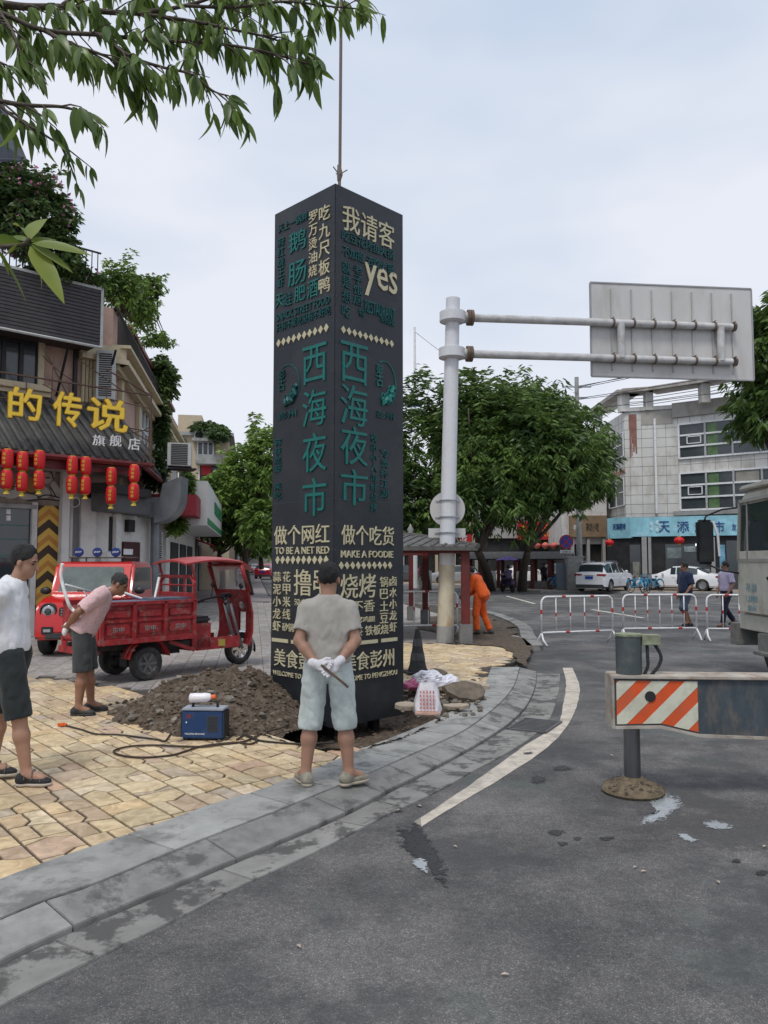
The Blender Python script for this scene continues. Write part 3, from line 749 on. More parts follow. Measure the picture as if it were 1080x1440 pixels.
# sheet seams and edge trims, a few mm proud
mb = MB()
FR_ = Face((near.x, near.y), (dR.x, dR.y)); FL_ = Face((near.x+dL.x*TS, near.y+dL.y*TS), (-dL.x, -dL.y))
for F_ in (FR_, FL_):
    for z in (1.22, 2.44, 3.66, 4.88):
        F_.bx(mb, .02, TS-.02, z, z+.004, 0, .0015)
for F_ in (FR_, FL_):
    for u in (0.012, TS-.03):
        for z in np.arange(.2, 5.9, .28): F_.bx(mb, u, u+.016, z, z+.016, 0, .003)
mb.build('seam', mat('seam', (.05, .06, .07), .5, var=.2), tower, world=True, kind='stuff')
mb = MB(); mb.box((ctr.x, ctr.y, TZ1+.03), (.34, .12, .05), rz=TA); mb.tube([V((ctr.x+math.cos(a)*.07, ctr.y, TZ1+.11+math.sin(a)*.07)) for a in [i*PI/6 for i in range(12)]], .018, 8, closed=True)
mb.build('lifting_lug', STEEL, tower, world=True)
def T5(F_, cr, txt, x0, y0, x1, y1, m, bold=.012, d=.012, name='lettering', vert=False, sc=5.143, org=(370, 240)):
    X0, Y0, X1, Y1 = org[0]+x0/sc, org[1]+y0/sc, org[0]+x1/sc, org[1]+y1/sc
    mb = MB()
    if vert:
        n = len(txt); u0 = F_.uv(X0, (Y0+Y1)/2)[0]; u1 = F_.uv(X1, (Y0+Y1)/2)[0]; xm = (X0+X1)/2
        z1 = F_.uv(xm, Y0)[1]; z0 = F_.uv(xm, Y1)[1]; h = (z1-z0)/n
        for i, ch in enumerate(txt):
            if ch == ' ': continue
            mb.text(ch, F_.M((u0+u1)/2, z1-h*(i+.5), .001), abs(u1-u0), h*.84, d, bold)
    else: F_.tx(mb, txt, X0, Y0, X1, Y1, .001, d, bold)
    return mb.build(name, m, tower, world=True)
def row(F_, txts, x0, x1, yc0, yc1, h, m, bold=.01, sc=5.143, org=(370, 240)):
    """one line of text whose ends sit at (x0, yc0) and (x1, yc1) in a zoomed crop"""
    X0, X1 = org[0]+x0/sc, org[0]+x1/sc; Ya, Yb = org[1]+yc0/sc, org[1]+yc1/sc
    u0, za = F_.uv(X0, Ya); u1, zb = F_.uv(X1, Yb)
    zm = (za+zb)/2; xm = (X0+X1)/2; ym = (Ya+Yb)/2
    hh = F_.uv(xm, ym-h/sc/2)[1]-F_.uv(xm, ym+h/sc/2)[1]
    mb = MB(); mb.text(txts, F_.M((u0+u1)/2, zm, .001), abs(u1-u0), hh, .012, bold); return mb.build('lettering', m, tower, world=True)
def diamonds(F_, x0, y0, x1, y1, sc, org, n=10, w=30, h=44):
    mb = MB()
    u0, z0 = F_.uv(org[0]+x0/sc, org[1]+y0/sc); u1, z1 = F_.uv(org[0]+x1/sc, org[1]+y1/sc); z = (z0+z1)/2
    hw = .026+.0; hh = .036
    hw = abs(u1-u0)/(n-1)*.40; hh = hw*1.25
    for i in range(n):
        u = u0+(u1-u0)*i/(n-1); mb.prism([(-hw, 0), (0, -hh), (hw, 0), (0, hh)], 0, .01, F_.M(u, z, .001))
    mb.build('diamond_row', CREAM, tower, world=True)
L, Rr = FL_, FR_
# upper third, right face
row(Rr, '我请客', 572, 945, 350, 470, 185, CREAM, .01)
row(Rr, '吃豆花烤鱼火锅', 570, 940, 480, 600, 75, TEALD, .0)
row(Rr, '不加班 去吃火锅', 570, 940, 595, 700, 75, TEALD, .0)
row(Rr, 'yes', 732, 965, 790, 850, 235, CREAM, .018)
T5(Rr, None, '就是想吃', 570, 650, 630, 1070, TEALD, .0, vert=True)
T5(Rr, None, '老子饿居', 650, 680, 715, 980, TEALD, .0, vert=True)
row(Rr, 'RESTAURANT', 735, 950, 975, 1050, 90, TEALD, .0)
row(Rr, '中式快餐', 850, 945, 1080, 1105, 45, TEALD, .0)
row(Rr, '牛杂', 690, 730, 1020, 1040, 55, TEALD, .0)
# upper third, left face
T5(L, None, '吃九尺板鸭', 408, 240, 487, 895, CREAM, .004, vert=True)
T5(L, None, '罗万烫油烧', 335, 285, 395, 775, CREAM, -.002, vert=True)
T5(L, None, '鹅', 190, 435, 312, 580, TEAL, .006); T5(L, None, '肠', 185, 655, 315, 822, TEAL, .006)
T5(L, None, '府红烧王虾', 108, 480, 156, 850, TEALD, .0, vert=True)
row(L, '天上一锅鲜', 115, 325, 410, 340, 60, TEALD, .0)
T5(L, None, '天', 92, 895, 150, 985, TEAL, .0); T5(L, None, '蛙', 152, 880, 212, 975, TEALD, .0); T5(L, None, '肥', 230, 835, 308, 945, TEAL, .006); T5(L, None, '酒', 322, 790, 400, 918, TEAL, .006)
row(L, 'SNACK STREET FOOD', 100, 485, 1045, 955, 55, TEALD, .0)
row(L, '只有不爱吃没有不好吃', 100, 490, 1130, 1015, 65, TEALD, .0)
diamonds(L, 115, 1245, 460, 1143, 5.143, (370, 240)); diamonds(Rr, 578, 1143, 927, 1262, 5.143, (370, 240))
# middle: the market's name, twice
o6 = (370, 470); c6 = 4.967
for ch, y0, y1 in (('西', 75, 340), ('海', 385, 640), ('夜', 690, 960), ('市', 1005, 1270)): T5(L, None, ch, 280, y0, 445, y1, TEAL, .011, sc=c6, org=o6)
for ch, y0, y1 in (('西', 65, 345), ('海', 360, 640), ('夜', 645, 915), ('市', 945, 1195)): T5(Rr, None, ch, 540, y0, 727, y1, TEAL, .011, sc=c6, org=o6)
def emblem(F_, x0, y0, x1, y1, ch):
    X0, X1 = 370+x0/c6, 370+x1/c6; Y0, Y1 = 470+y0/c6, 470+y1/c6; xm = (X0+X1)/2; ym = (Y0+Y1)/2
    u0 = F_.uv(X0, ym)[0]; u1 = F_.uv(X1, ym)[0]; z1 = F_.uv(xm, Y0)[1]; z0 = F_.uv(xm, Y1)[1]; uc = (u0+u1)/2; zc = (z0+z1)/2; rx = (u1-u0)/2; rz = (z1-z0)/2
    mb = MB(); M0 = F_.M(uc, zc, .004)
    mb.tube([M0 @ V((rx*math.cos(a), rz*math.sin(a), 0)) for a in np.linspace(rad(115), rad(-20), 22)], .007, 5)
    # swirl of waves along the lower right rim
    prev = []
    for i, a in enumerate(np.linspace(rad(5), rad(-115), 14)):
        rr = .72+.1*math.sin(i*1.9); prev.append(M0 @ V((rx*rr*math.cos(a), rz*rr*math.sin(a), 0)))
    mb.tube(prev, [.012+.03*max(0,math.sin(PI*i/13))**.7+.008*(i % 2) for i in range(14)], 6)
    for i in range(5):
        a = rad(-15-22*i); c = V((rx*.5*math.cos(a), rz*.5*math.sin(a), 0))
        mb.tube([M0 @ (c+V((.035*math.cos(t)*(1-t/9), .045*math.sin(t)*(1-t/9), 0))) for t in np.linspace(0, 5.5, 12)], .008, 5)
    mb.text('古', F_.M(uc-rx*.45, zc+rz*.15, .004), rx*.55, rz*.55, .012, .01); mb.text('彭', F_.M(uc-rx*.45, zc+rz*.62, .004), rx*.55, rz*.4, .012, .01)
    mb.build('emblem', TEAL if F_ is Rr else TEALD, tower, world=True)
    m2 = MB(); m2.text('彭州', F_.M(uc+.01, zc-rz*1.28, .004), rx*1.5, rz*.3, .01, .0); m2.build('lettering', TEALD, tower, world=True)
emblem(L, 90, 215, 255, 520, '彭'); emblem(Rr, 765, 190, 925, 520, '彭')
T5(Rr, None, '夜市小人海鲜烧烤', 748, 690, 792, 1245, TEALD, .0, vert=True, sc=c6, org=o6)
T5(Rr, None, '冷淡杯江湖', 815, 800, 870, 1150, TEALD, -.002, vert=True, sc=c6, org=o6)
T5(L, None, '宵夜龙虾 来吃', 85, 725, 130, 1155, TEALD, -.002, vert=True, sc=c6, org=o6)
# lower third
o7 = (370, 720)
row(L, '做个网红', 85, 483, 168, 158, 140, CREAM, .011, org=o7); row(Rr, '做个吃货', 565, 942, 168, 172, 140, CREAM, .011, org=o7)
row(L, 'TO BE A NET RED', 92, 482, 280, 275, 52, CREAM, .004, org=o7); row(Rr, 'MAKE A FOODIE', 560, 937, 303, 307, 50, CREAM, .004, org=o7)
diamonds(L, 108, 350, 458, 345, 5.143, o7); diamonds(Rr, 563, 386, 915, 388, 5.143, o7)
T5(L, None, '蒜泥小龙虾', 76, 425, 131, 868, CREAM, .008, vert=True, org=o7)
T5(L, None, '花甲米线', 147, 422, 200, 785, CREAM, .008, vert=True, org=o7)
T5(L, None, '撸', 228, 415, 352, 605, CREAM, .008, org=o7); T5(L, None, '串', 370, 400, 470, 590, CREAM, .008, org=o7)
row(L, '没有烤不了', 230, 470, 660, 655, 48, CREAM, .0, org=o7)
row(L, '砂锅 冒菜 酸辣粉', 143, 480, 842, 850, 62, CREAM, .004, org=o7)
row(Rr, '烧烤', 556, 812, 540, 530, 175, CREAM, .008, org=o7)
row(Rr, '香不香', 550, 803, 685, 680, 85, CREAM, .01, org=o7)
row(Rr, '烤肉 烤鸡腿', 560, 806, 785, 775, 42, CREAM, .0, org=o7)
row(Rr, '奶茶 铁板烧', 600, 902, 868, 848, 72, CREAM, .006, org=o7)
T5(Rr, None, '锅巴土豆', 843, 462, 900, 810, CREAM, .01, vert=True, org=o7); T5(Rr, None, '卤水小龙虾', 912, 458, 962, 872, CREAM, .008, vert=True, org=o7)
mb = MB()
for F_, x0, x1, y in ((L, 66, 182, 930), (L, 205, 330, 932), (L, 350, 470, 938), (Rr, 545, 672, 950), (Rr, 697, 827, 938), (Rr, 853, 968, 924)):
    X0, X1 = 370+x0/5.143, 370+x1/5.143; Y = 720+y/5.143
    u0 = F_.uv(X0, Y)[0]; u1 = F_.uv(X1, Y)[0]; z = F_.uv(370+(182 if F_ is L else 853)/5.143, 720+(935 if F_ is L else 930)/5.143)[1]; F_.bx(mb, u0, u1, z-.02, z+.02, 0, .008)
mb.build('dash_row', CREAM, tower, world=True, kind='stuff')
row(L, '美食彭州', 85, 440, 1058, 1085, 130, CREAM, .008, org=o7); row(Rr, '美食彭州', 575, 943, 1085, 1055, 130, CREAM, .008, org=o7)
row(L, 'WELCOME TO PENGZHOU', 75, 470, 1178, 1200, 34, CREAM, -.004, org=o7); row(Rr, 'WELCOME TO PENGZHOU', 540, 965, 1205, 1170, 36, CREAM, -.004, org=o7)

# crane rope
rope = thing('crane_rope', 'steel hoisting rope rising from the top of the dark sign tower into the sky', 'rope', (ctr.x, ctr.y, TZ1+.1))
mb = MB(); mb.tube([V((ctr.x, ctr.y, TZ1+.17)), V((ctr.x+.01, ctr.y, TZ1+.6)), V((ctr.x+.03, ctr.y, 12)), V((ctr.x+.02, ctr.y, 26))], .019, 8); mb.build('rope', mat('wire_rope', (.16, .13, .11), .6, metal=.4, var=.3, vs=60), rope, world=True)
mb = MB(); mb.tube([V((ctr.x, ctr.y, TZ1+.42)), V((ctr.x+.01, ctr.y, TZ1+.5)), V((ctr.x, ctr.y, TZ1+.62))], [.022, .036, .022], 8)
for a in (0, 2, 4): mb.tube([V((ctr.x, ctr.y, TZ1+.5)), V((ctr.x+.1*math.cos(a), ctr.y+.1*math.sin(a), TZ1+.56))], .007, 5)
mb.build('knot', MATS['wire_rope'], rope, world=True)

# ------------------------------------------------------------------ welding machine, bottle, cables
wc = G(284, 1043, Z1)
weld = thing('welding_machine', 'blue portable welding machine with black handle standing on the yellow paving before the dirt heap', 'welding machine', (wc.x, wc.y+.12, Z1), rad(-4))
BLUE = mat('blue_enamel', (.012, .045, .14), .4, var=.15, vs=6, dirt=((.08, .08, .08), .3, 8))
mb = MB(); mb.box((0, 0, .15), (.40, .19, .26)); mb.build('case', BLUE, weld, bev=.012)
mb = MB(); mb.box((0, 0, .289), (.402, .192, .02)); mb.build('lid', mat('grey_enamel', (.3, .33, .38), .45, var=.1), weld, bev=.006)
mb = MB(); mb.tube([V((-.12, 0, .30)), V((-.115, 0, .345)), V((-.07, 0, .36)), V((.07, 0, .36)), V((.115, 0, .345)), V((.12, 0, .30))], .014, 8); mb.build('handle', BLACKP, weld, smooth=True)
mb = MB()
for sx in (-1, 1):
    mb.box((sx*.203, 0, .15), (.012, .17, .24))
for a in (-.16, .16):
    mb.box((a, 0, .012), (.04, .16, .024))
mb.build('end_panel', BLACKP, weld, bev=.003)
mb = MB(); mb.box((.1, -.0965, .16), (.11, .004, .15)); mb.build('vent_panel', mat('vent_grey', (.05, .065, .09), .5, var=.1), weld)
mb = MB()
for i in range(11): mb.box((.1, -.0995, .095+i*.013), (.1, .003, .005))
mb.build('vent_slat', BLACKP, weld)
mb = MB(); mb.text('WELDING MACHINE', frame((-.07, -.096, .065), (1, 0, 0), (0, 0, 1)), .19, .016, .002, .01); mb.build('lettering', WHITEP, weld)
mb = MB(); mb.text('焊', frame((-.13, -.096, .225), (1, 0, 0), (0, 0, 1)), .045, .045, .002, .01); mb.build('mark', mat('orange_print', (.3, .05, .03), .5), weld)
mb = MB(); mb.ball((-.15, -.099, .17), .008, 8, 5); mb.build('knob', WHITEP, weld)
bt = thing('plastic_bottle', 'white plastic bottle with an orange cap lying on the blue welding machine', 'bottle', (wc.x-.045, wc.y+.12, Z1+.385), rad(8))
MX = Matrix.Rotation(PI/2, 4, 'Y')
mb = MB(); mb.lathe([(.02, -.11), (.042, -.1), (.045, -.05), (.042, 0), (.045, .04), (.038, .085), (.02, .1)], 16, MX); mb.build('body', mat('white_plastic', (.75, .72, .76), .35, var=.08, vs=12, bump=.3, bs=30), bt, smooth=True)
mb = MB(); mb.lathe([(.026, .1), (.026, .135), (.015, .14)], 14, MX); mb.build('cap', mat('orange_plastic', (.7, .12, .02), .4, var=.05), bt, smooth=True)
def cable(name, label, pts, r, m, z=Z1+.012):
    c = catmull([G(x, y, z) for x, y in pts], 8); o = thing(name, label, 'cable', tuple(c[0])); mb = MB(); mb.tube(c, r, 7); mb.build('cable', m, o, world=True, smooth=True); return o
CB = mat('cable_black', (.03, .024, .02), .6, var=.3, vs=20)
cb1 = cable('power_cable', 'thin black power cable running from the orange plug along the paving towards the dirt heap', [(92, 1020), (115, 1026), (135, 1032), (165, 1033), (200, 1037), (222, 1040), (232, 1042), (240, 1032), (252, 1018)], .008, CB)
cb2 = cable('welding_cable', 'brown welding cable looping on the paving in front of the blue welding machine', [(420, 1010), (400, 1022), (372, 1030), (345, 1042), (318, 1046), (280, 1050), (215, 1048), (180, 1050), (160, 1056), (170, 1062), (200, 1065), (240, 1062), (262, 1056), (285, 1049), (330, 1044), (352, 1046), (362, 1040), (345, 1034), (333, 1040)], .009, mat('cable_brown', (.045, .028, .02), .6, var=.3, vs=20))
cb3 = cable('earth_cable', 'second dark cable curling from the welding machine towards the foot of the dark tower', [(318, 1040), (335, 1030), (360, 1040), (390, 1044), (430, 1046), (470, 1044)], .009, CB)
mb = MB(); p = G(86, 1019, Z1+.02); mb.box((0, 0, 0), (.07, .035, .03)); mb.box((.045, 0, 0), (.03, .03, .026)); pl = mb.build('plug_body', MATS['orange_plastic'], cb1, bev=.006); pl.location = (p.x-cb1.location.x, p.y-cb1.location.y, p.z-cb1.location.z)

# ------------------------------------------------------------------ traffic cone
cc = G(588, 949, Z1)
cone = thing('traffic_cone', 'black traffic cone standing on the paving behind the pile of bags', 'traffic cone', (cc.x, cc.y+.16, Z1), rad(12))
mb = MB(); mb.box((0, 0, .018), (.40, .40, .036)); mb.build('base', BLACKR, cone, bev=.012)
mb = MB(); mb.lathe([(.155, .03), (.15, .05), (.125, .12), (.04, .62), (.036, .66), (.028, .665)], 24); mb.build('cone', BLACKR, cone, auto=40)
mb = MB(); mb.lathe([(.1155, .2), (.097, .31)], 24, cap=False); mb.lathe([(.0805, .41), (.063, .52)], 24, cap=False); mb.build('band', mat('grimy_band', (.06, .06, .062), .4, var=.4, vs=12), cone, smooth=True)

# ------------------------------------------------------------------ rubble and bags at the tower's foot
def slab(px, py, sx, sy, h, rz, tx, ty, seed, m):
    r = random.Random(seed); g = G(px, py, Z1); n = 9; poly = []
    for i in range(n):
        a = 2*PI*i/n; q = r.uniform(.75, 1.05); poly.append((sx/2*q*math.cos(a)*1.15, sy/2*q*math.sin(a)*1.15))
    mb = MB(); mb.prism(poly, -h/2, h/2)
    o = mb.build('broken_slab', m, None, bev=.004); o.location = (g.x, g.y, Z1+.03+abs(math.sin(ty))*sx*.35+abs(math.sin(tx))*sy*.35); o.rotation_euler = (tx, ty, rz); return o
SLABM = mat('slab_earth', (.13, .105, .08), .9, var=.35, vs=10, bump=.9, bs=40)
SLABT = mat('slab_stone', (.38, .32, .25), .8, var=.2, vs=8, bump=.4, bs=60, dirt=((.12, .09, .07), .6, 5))
tag(slab(655, 985, .56, .36, .06, .3, .45, .1, 1, SLABM), 'large earth-caked broken paving slab tilted at the right end of the rubble', 'broken slab', 'broken slabs by the pit')
tag(slab(633, 972, .46, .3, .05, -.4, -.2, .25, 2, SLABM), 'dark broken slab leaning behind the large earthy one', 'broken slab', 'broken slabs by the pit')
tag(slab(641, 1000, .34, .14, .04, -.5, .15, -.1, 3, SLABT), 'narrow pale broken slab lying in front of the earthy slab, right of the woven bag', 'broken slab', 'broken slabs by the pit')
tag(slab(572, 998, .3, .2, .05, .1, .1, .05, 4, SLABT), 'flat tan broken slab wedged between the dark tower and the woven bag', 'broken slab', 'broken slabs by the pit')
tag(slab(612, 958, .3, .3, .05, .8, .2, -.3, 5, SLABM), 'small dark broken slab sticking up behind the crumpled plastic bags', 'broken slab', 'broken slabs by the pit')
tag(slab(668, 968, .4, .16, .05, -.7, .1, .1, 6, SLABT), 'long thin stone piece at the back of the rubble, beside the tan paving', 'broken slab', 'broken slabs by the pit')
mb = MB()
for k in range(160):
    px = random.uniform(565, 680); py = random.gauss(985, 11); g = G(px, py, Z1)
    if py > 1012 or py < 955: continue
    r = random.uniform(.015, .05); v_, f_ = rock_geo(r*.8, k); mb.add(v_, f_, TR(g.x, g.y, Z1+r*.3+random.random()*.03, rz=k))
o = mb.build('rubble', ROCK, kind='stuff'); tag(o, 'loose stones and broken mortar around the white woven bag')
def cloth_blob(name, c, rr, seed, m, parent, amp=.35, n=28, k=18):
    mb = MB(); mb.ball((0, 0, 0), rr, n, k)
    q = []
    for p in mb.v:
        v_ = V(p); d = mnoise.fractal(v_*(7)+V((seed*7, 0, 0)), .8, 2.2, 4); rid = abs(mnoise.noise(v_*16+V((0, seed*3, 0))))
        q.append(tuple(V(c)+v_*(1+amp*d+.22*rid)))
    mb.v = q; return mb.build(name, m, parent, smooth=False)
g = G(602, 1008, Z1)
bag = thing('woven_bag', 'white woven plastic sack with faded red print, standing upright on the rubble', 'sack', (g.x, g.y+.08, Z1), rad(-6))
WOV = mat('woven_white', (.72, .7, .74), .55, var=.08, vs=9, bump=.4, bs=90)
mb = MB(); nn = 26; rows = 14; vs = []
for j in range(rows):
    t = j/(rows-1); z = t*.36; wx = .135-.02*t+.02*math.sin(t*5); wy = .09-.03*t
    for i in range(nn):
        a = 2*PI*i/nn; c_, s_ = math.cos(a), math.sin(a); kx = abs(c_)**.6*(1 if c_ > 0 else -1); ky = abs(s_)**.6*(1 if s_ > 0 else -1)
        r_ = 1+.05*mnoise.noise(V((c_*2, s_*2, z*9)))*3
        vs.append((wx*kx*r_, wy*ky*r_, z+.03*mnoise.noise(V((c_*3, s_*3, 9)))*t))
fs = [(j*nn+i, j*nn+(i+1) % nn, (j+1)*nn+(i+1) % nn, (j+1)*nn+i) for j in range(rows-1) for i in range(nn)]+[tuple(reversed(range(nn)))]
mb.add(vs, fs); mb.build('sack', WOV, bag, smooth=True)
mb = MB()
for i in range(5):
    for j in range(5): mb.box((-.07+i*.035, -.112, .1+j*.042), (.016, .003, .026+.006*((i*j) % 3)))
mb.build('print', mat('red_print', (.55, .2, .18), .6, var=.3, vs=30), bag)
mb = MB(); mb.box((0, -.02, .035), (.27, .2, .06)); mb.build('dirty_base', mat('pink_dirt', (.5, .33, .27), .7, var=.2, vs=15), bag, bev=.02)
g2 = G(612, 975, Z1)
cbag = thing('plastic_bag', 'crumpled pale lilac plastic bags heaped behind the white woven sack', 'plastic bag', (g2.x, g2.y, Z1+.08))
PB = mat('plastic_film', (.66, .66, .74), .3, var=.12, vs=12, bump=.6, bs=26)
cloth_blob('film', (-.06, 0, .1), (.2, .14, .12), 1, PB, cbag); cloth_blob('film', (.17, .02, .05), (.13, .12, .1), 2, PB, cbag)
pbag = thing('pink_bag', 'crumpled pink plastic bag lying between the dark tower and the lilac bags', 'plastic bag', (G(574, 975, Z1).x+.07, G(574, 975, Z1).y, Z1+.13))
cloth_blob('film', (0, 0, -.03), (.14, .09, .075), 4, mat('pink_film', (.62, .17, .3), .35, var=.3, vs=10, bump=.5, bs=26), pbag, amp=.75)

# ------------------------------------------------------------------ sign gantry pole
pg = G(626, 903, Z1)
gantry = thing('sign_gantry', 'tall white traffic sign pole with two arms carrying a big blank panel seen from behind', 'sign pole', (pg.x, pg.y, Z1))
POLE = mat('pole_white', (.62, .63, .66), .45, var=.06, vs=3, dirt=((.35, .3, .24), .35, 3))
POLEB = mat('pole_peeling', (.55, .5, .38), .6, var=.12, vs=6, dirt=((.3, .13, .05), .8, 3.5), stretch=(1, 1, .35))
top = P(637, 420, pg.y); lean = (top.x-pg.x)/(top.z-Z1)
def pz(z): return V((pg.x+lean*(z-Z1), pg.y, z))
zsplit = P(628, 795, pg.y).z; zc2 = P(628, 880, pg.y).z
mb = MB(); mb.tube([pz(zsplit), pz(top.z)], [.165, .15], 24); mb.build('pole', POLE, gantry, world=True, auto=40)
mb = MB(); mb.tube([pz(Z1), pz(zsplit+.01)], [.174, .168], 24); mb.build('peeling_sleeve', POLEB, gantry, world=True, auto=40)
mb = MB(); mb.tube([pz(Z1), pz(Z1+.34)], [.185, .183], 24); mb.build('collar', GREYC, gantry, world=True, auto=40)
# arms run right and slightly away
zA1 = P(660, 446, pg.y).z; zA2 = P(660, 497, pg.y).z
adir = V((1, .11, 0)).normalized()
ALen = 6.35
for zA in (zA1, zA2):
    mb = MB(); c = pz(zA)
    mb.tube([c-V((0, 0, .13)), c-V((0, 0, .1)), c+V((0, 0, .1)), c+V((0, 0, .13))], [.2, .28, .28, .2], 20); mb.build('collar', POLE, gantry, world=True, auto=40)
    mb = MB(); M_ = c+adir*.36
    mb.tube([M_-adir*.04, M_+adir*.02], .17, 16); mb.tube([M_+adir*.03, M_+adir*.09], .17, 16)
    mb.build('flange', RUST, gantry, world=True, auto=40)
    mb = MB(); mb.tube([c+adir*.4, c+adir*ALen], [.088, .075], 14); mb.tube([c+adir*.2, c+adir*.45], [.13, .1], 14); mb.build('arm', mat('arm_grey', (.5, .5, .5), .5, var=.15, vs=4, dirt=((.24, .18, .14), .5, 5)) if zA == zA1 else MATS['arm_grey'], gantry, world=True, auto=40)
FA = Face(tuple((pz(zA1)+adir*0+V((0, -.1+.2, 0)))[:2]), (adir.x, adir.y))
PANB = mat('panel_back', (.53, .52, .51), .55, var=.05, vs=2, dirt=((.36, .34, .32), .6, 1.3), stretch=(1, 1, .35))
u0 = FA.uv(832, 460, 0)[0]; u1 = FA.uv(1057, 460, 0)[0]; zt = FA.uv(832, 398, 0)[1]; zb = FA.uv(832, 528, 0)[1]
mb = MB(); FA.bx(mb, u0, u1, zb, zt, -.03, 0); mb.build('sign_panel', PANB, gantry, world=True)
mb = MB()
FA.bx(mb, u0-.015, u1+.015, zt, zt+.03, -.04, .015); FA.bx(mb, u0-.015, u1+.015, zb-.03, zb, -.04, .015); FA.bx(mb, u0-.03, u0, zb, zt, -.04, .015); FA.bx(mb, u1, u1+.03, zb, zt, -.04, .015)
mb.build('panel_edge', mat('edge_dark', (.3, .3, .31), .5, var=.1), gantry, world=True)
RIB = mat('rib', (.4, .39, .38), .5, var=.1)
for i in range(7):
    u = u0+(u1-u0)*(i+.95)/8.0*1.005
    mb = MB(); FA.bx(mb, u-.012, u+.012, zb+.12, zt-.12, 0, .035); mb.build('stiffener', RIB, gantry, world=True)
    mb = MB()
    for zA in (zA1, zA2):
        p = FA.at(u, zA, .1); mb.tube([p-adir*.02, p+adir*.02], .1, 12)
        mb.tube([FA.at(u, zA+.11, .02), FA.at(u, zA+.11, .16)], .012, 5)
    mb.build('clamp', RUST, gantry, world=True, kind='stuff')
for px_ in (873, 1013):
    u = FA.uv(px_, 480, .1)[0]; mb = MB(); mb.tube([FA.at(u, zA2, .12), FA.at(u, zA1, .12)], .085, 12); mb.build('brace', MATS['arm_grey'], gantry, world=True, smooth=False, auto=40)
# round sign and name plate on the pole (backs)
zr = P(631, 715, pg.y).z; c = pz(zr)+V((0, .19, 0)); mb = MB()
mb.lathe([(.375, -.008), (.375, .008)], 40, frame(c, (1, 0, 0), (0, 0, 1))); mb.build('round_sign', PANB, gantry, world=True, auto=40)
zq = P(631, 749, pg.y).z; c = pz(zq)+V((0, .19, 0)); mb = MB(); mb.box(tuple(c), (.79, .015, .2)); mb.build('plate', PANB, gantry, world=True)
mb = MB()
for z in (zr+.17, zr-.18, zq):
    c = pz(z); mb.tube([c+V((.18*math.cos(a), .18*math.sin(a), 0)) for a in np.linspace(0, 2*PI, 17)[:-1]], .014, 5, closed=True); mb.box((c.x, c.y+.172, z), (.52, .014, .03))
mb.build('clamp', STEEL, gantry, world=True, kind='stuff')

# ------------------------------------------------------------------ crowd barricades
def barricade(name, label, xl, yl, xr, yr, ytop_l, nb=5, zg=0.0, foot=True):
    """feet at pixel (xl, yl) and (xr, yr) on the ground"""
    a = G(xl, yl, zg); b = G(xr, yr, zg); d = (b-a); W = d.length; rz = math.atan2(d.y, d.x)
    t = thing(name, label, 'barricade', (a.x, a.y, zg), rz, 'white crowd barricades with red bands')
    H = 1.02; r = .021; R_ = .13; zlow = .27
    fr = [V((0, 0, .2))]+[V((0, 0, H-R_))]+[V((R_-R_*math.cos(q), 0, H-R_+R_*math.sin(q))) for q in (PI/6, PI/3, PI/2)]+[V((W-R_+R_*math.sin(q), 0, H-R_+R_*math.cos(q))) for q in (0, PI/6, PI/3, PI/2)]+[V((W, 0, .2))]
    mb = MB(); mb.tube(fr, r, 10); mb.build('frame', WHITEP, t, smooth=True)
    mb = MB(); mb.tube([V((0, 0, zlow)), V((W, 0, zlow))], r*.9, 8); mb.build('lower_rail', WHITEP, t, smooth=True)
    for i in range(nb):
        x = W*(i+1)/(nb+1); mb = MB(); mb.tube([V((x, 0, zlow)), V((x, 0, H))], .0125, 8); mb.build('bar', WHITEP, t, smooth=True)
    for x in (0, W):
        for sy in (-1, 1):
            mb = MB(); mb.tube([V((x, 0, .26)), V((x+(.02 if x else -.02), sy*.1, .12)), V((x, sy*.22, .012))], .02, 8); mb.build('foot', WHITEP, t, smooth=True)
    for (p0, p1, rr) in [((.28*W, 0, H), (.28*W+.09, 0, H), r), ((.68*W, 0, H), (.68*W+.09, 0, H), r), ((.33*W, 0, zlow), (.33*W+.09, 0, zlow), r), ((.75*W, 0, zlow), (.75*W+.09, 0, zlow), r), ((0, 0, .66), (0, 0, .75), r), ((W, 0, .66), (W, 0, .75), r)]+[((W*(i+1)/(nb+1), 0, .6), (W*(i+1)/(nb+1), 0, .68), .0125) for i in range(nb)]:
        mb = MB(); mb.tube([V(p0), V(p1)], rr+.003, 10); mb.build('red_band', REDBAND, t, smooth=False)
    return t
barricade('crowd_barricade', 'leftmost of the white barricades standing on the open road, its feet near the kerb end', 762, 908, 862, 904, 842, 4)
barricade('crowd_barricade', 'white barricade in front of the man in the navy T-shirt', 877, 901, 980, 900, 842, 5)
barricade('crowd_barricade', 'white barricade in front of the man in the lavender shirt, next to the truck cab', 995, 901, 1052+35, 902, 842, 3)
barricade('crowd_barricade', 'white barricade between the dark sign tower and the white pole, in front of the pavilion', 500, 898, 643, 896, 838, 6, Z1)
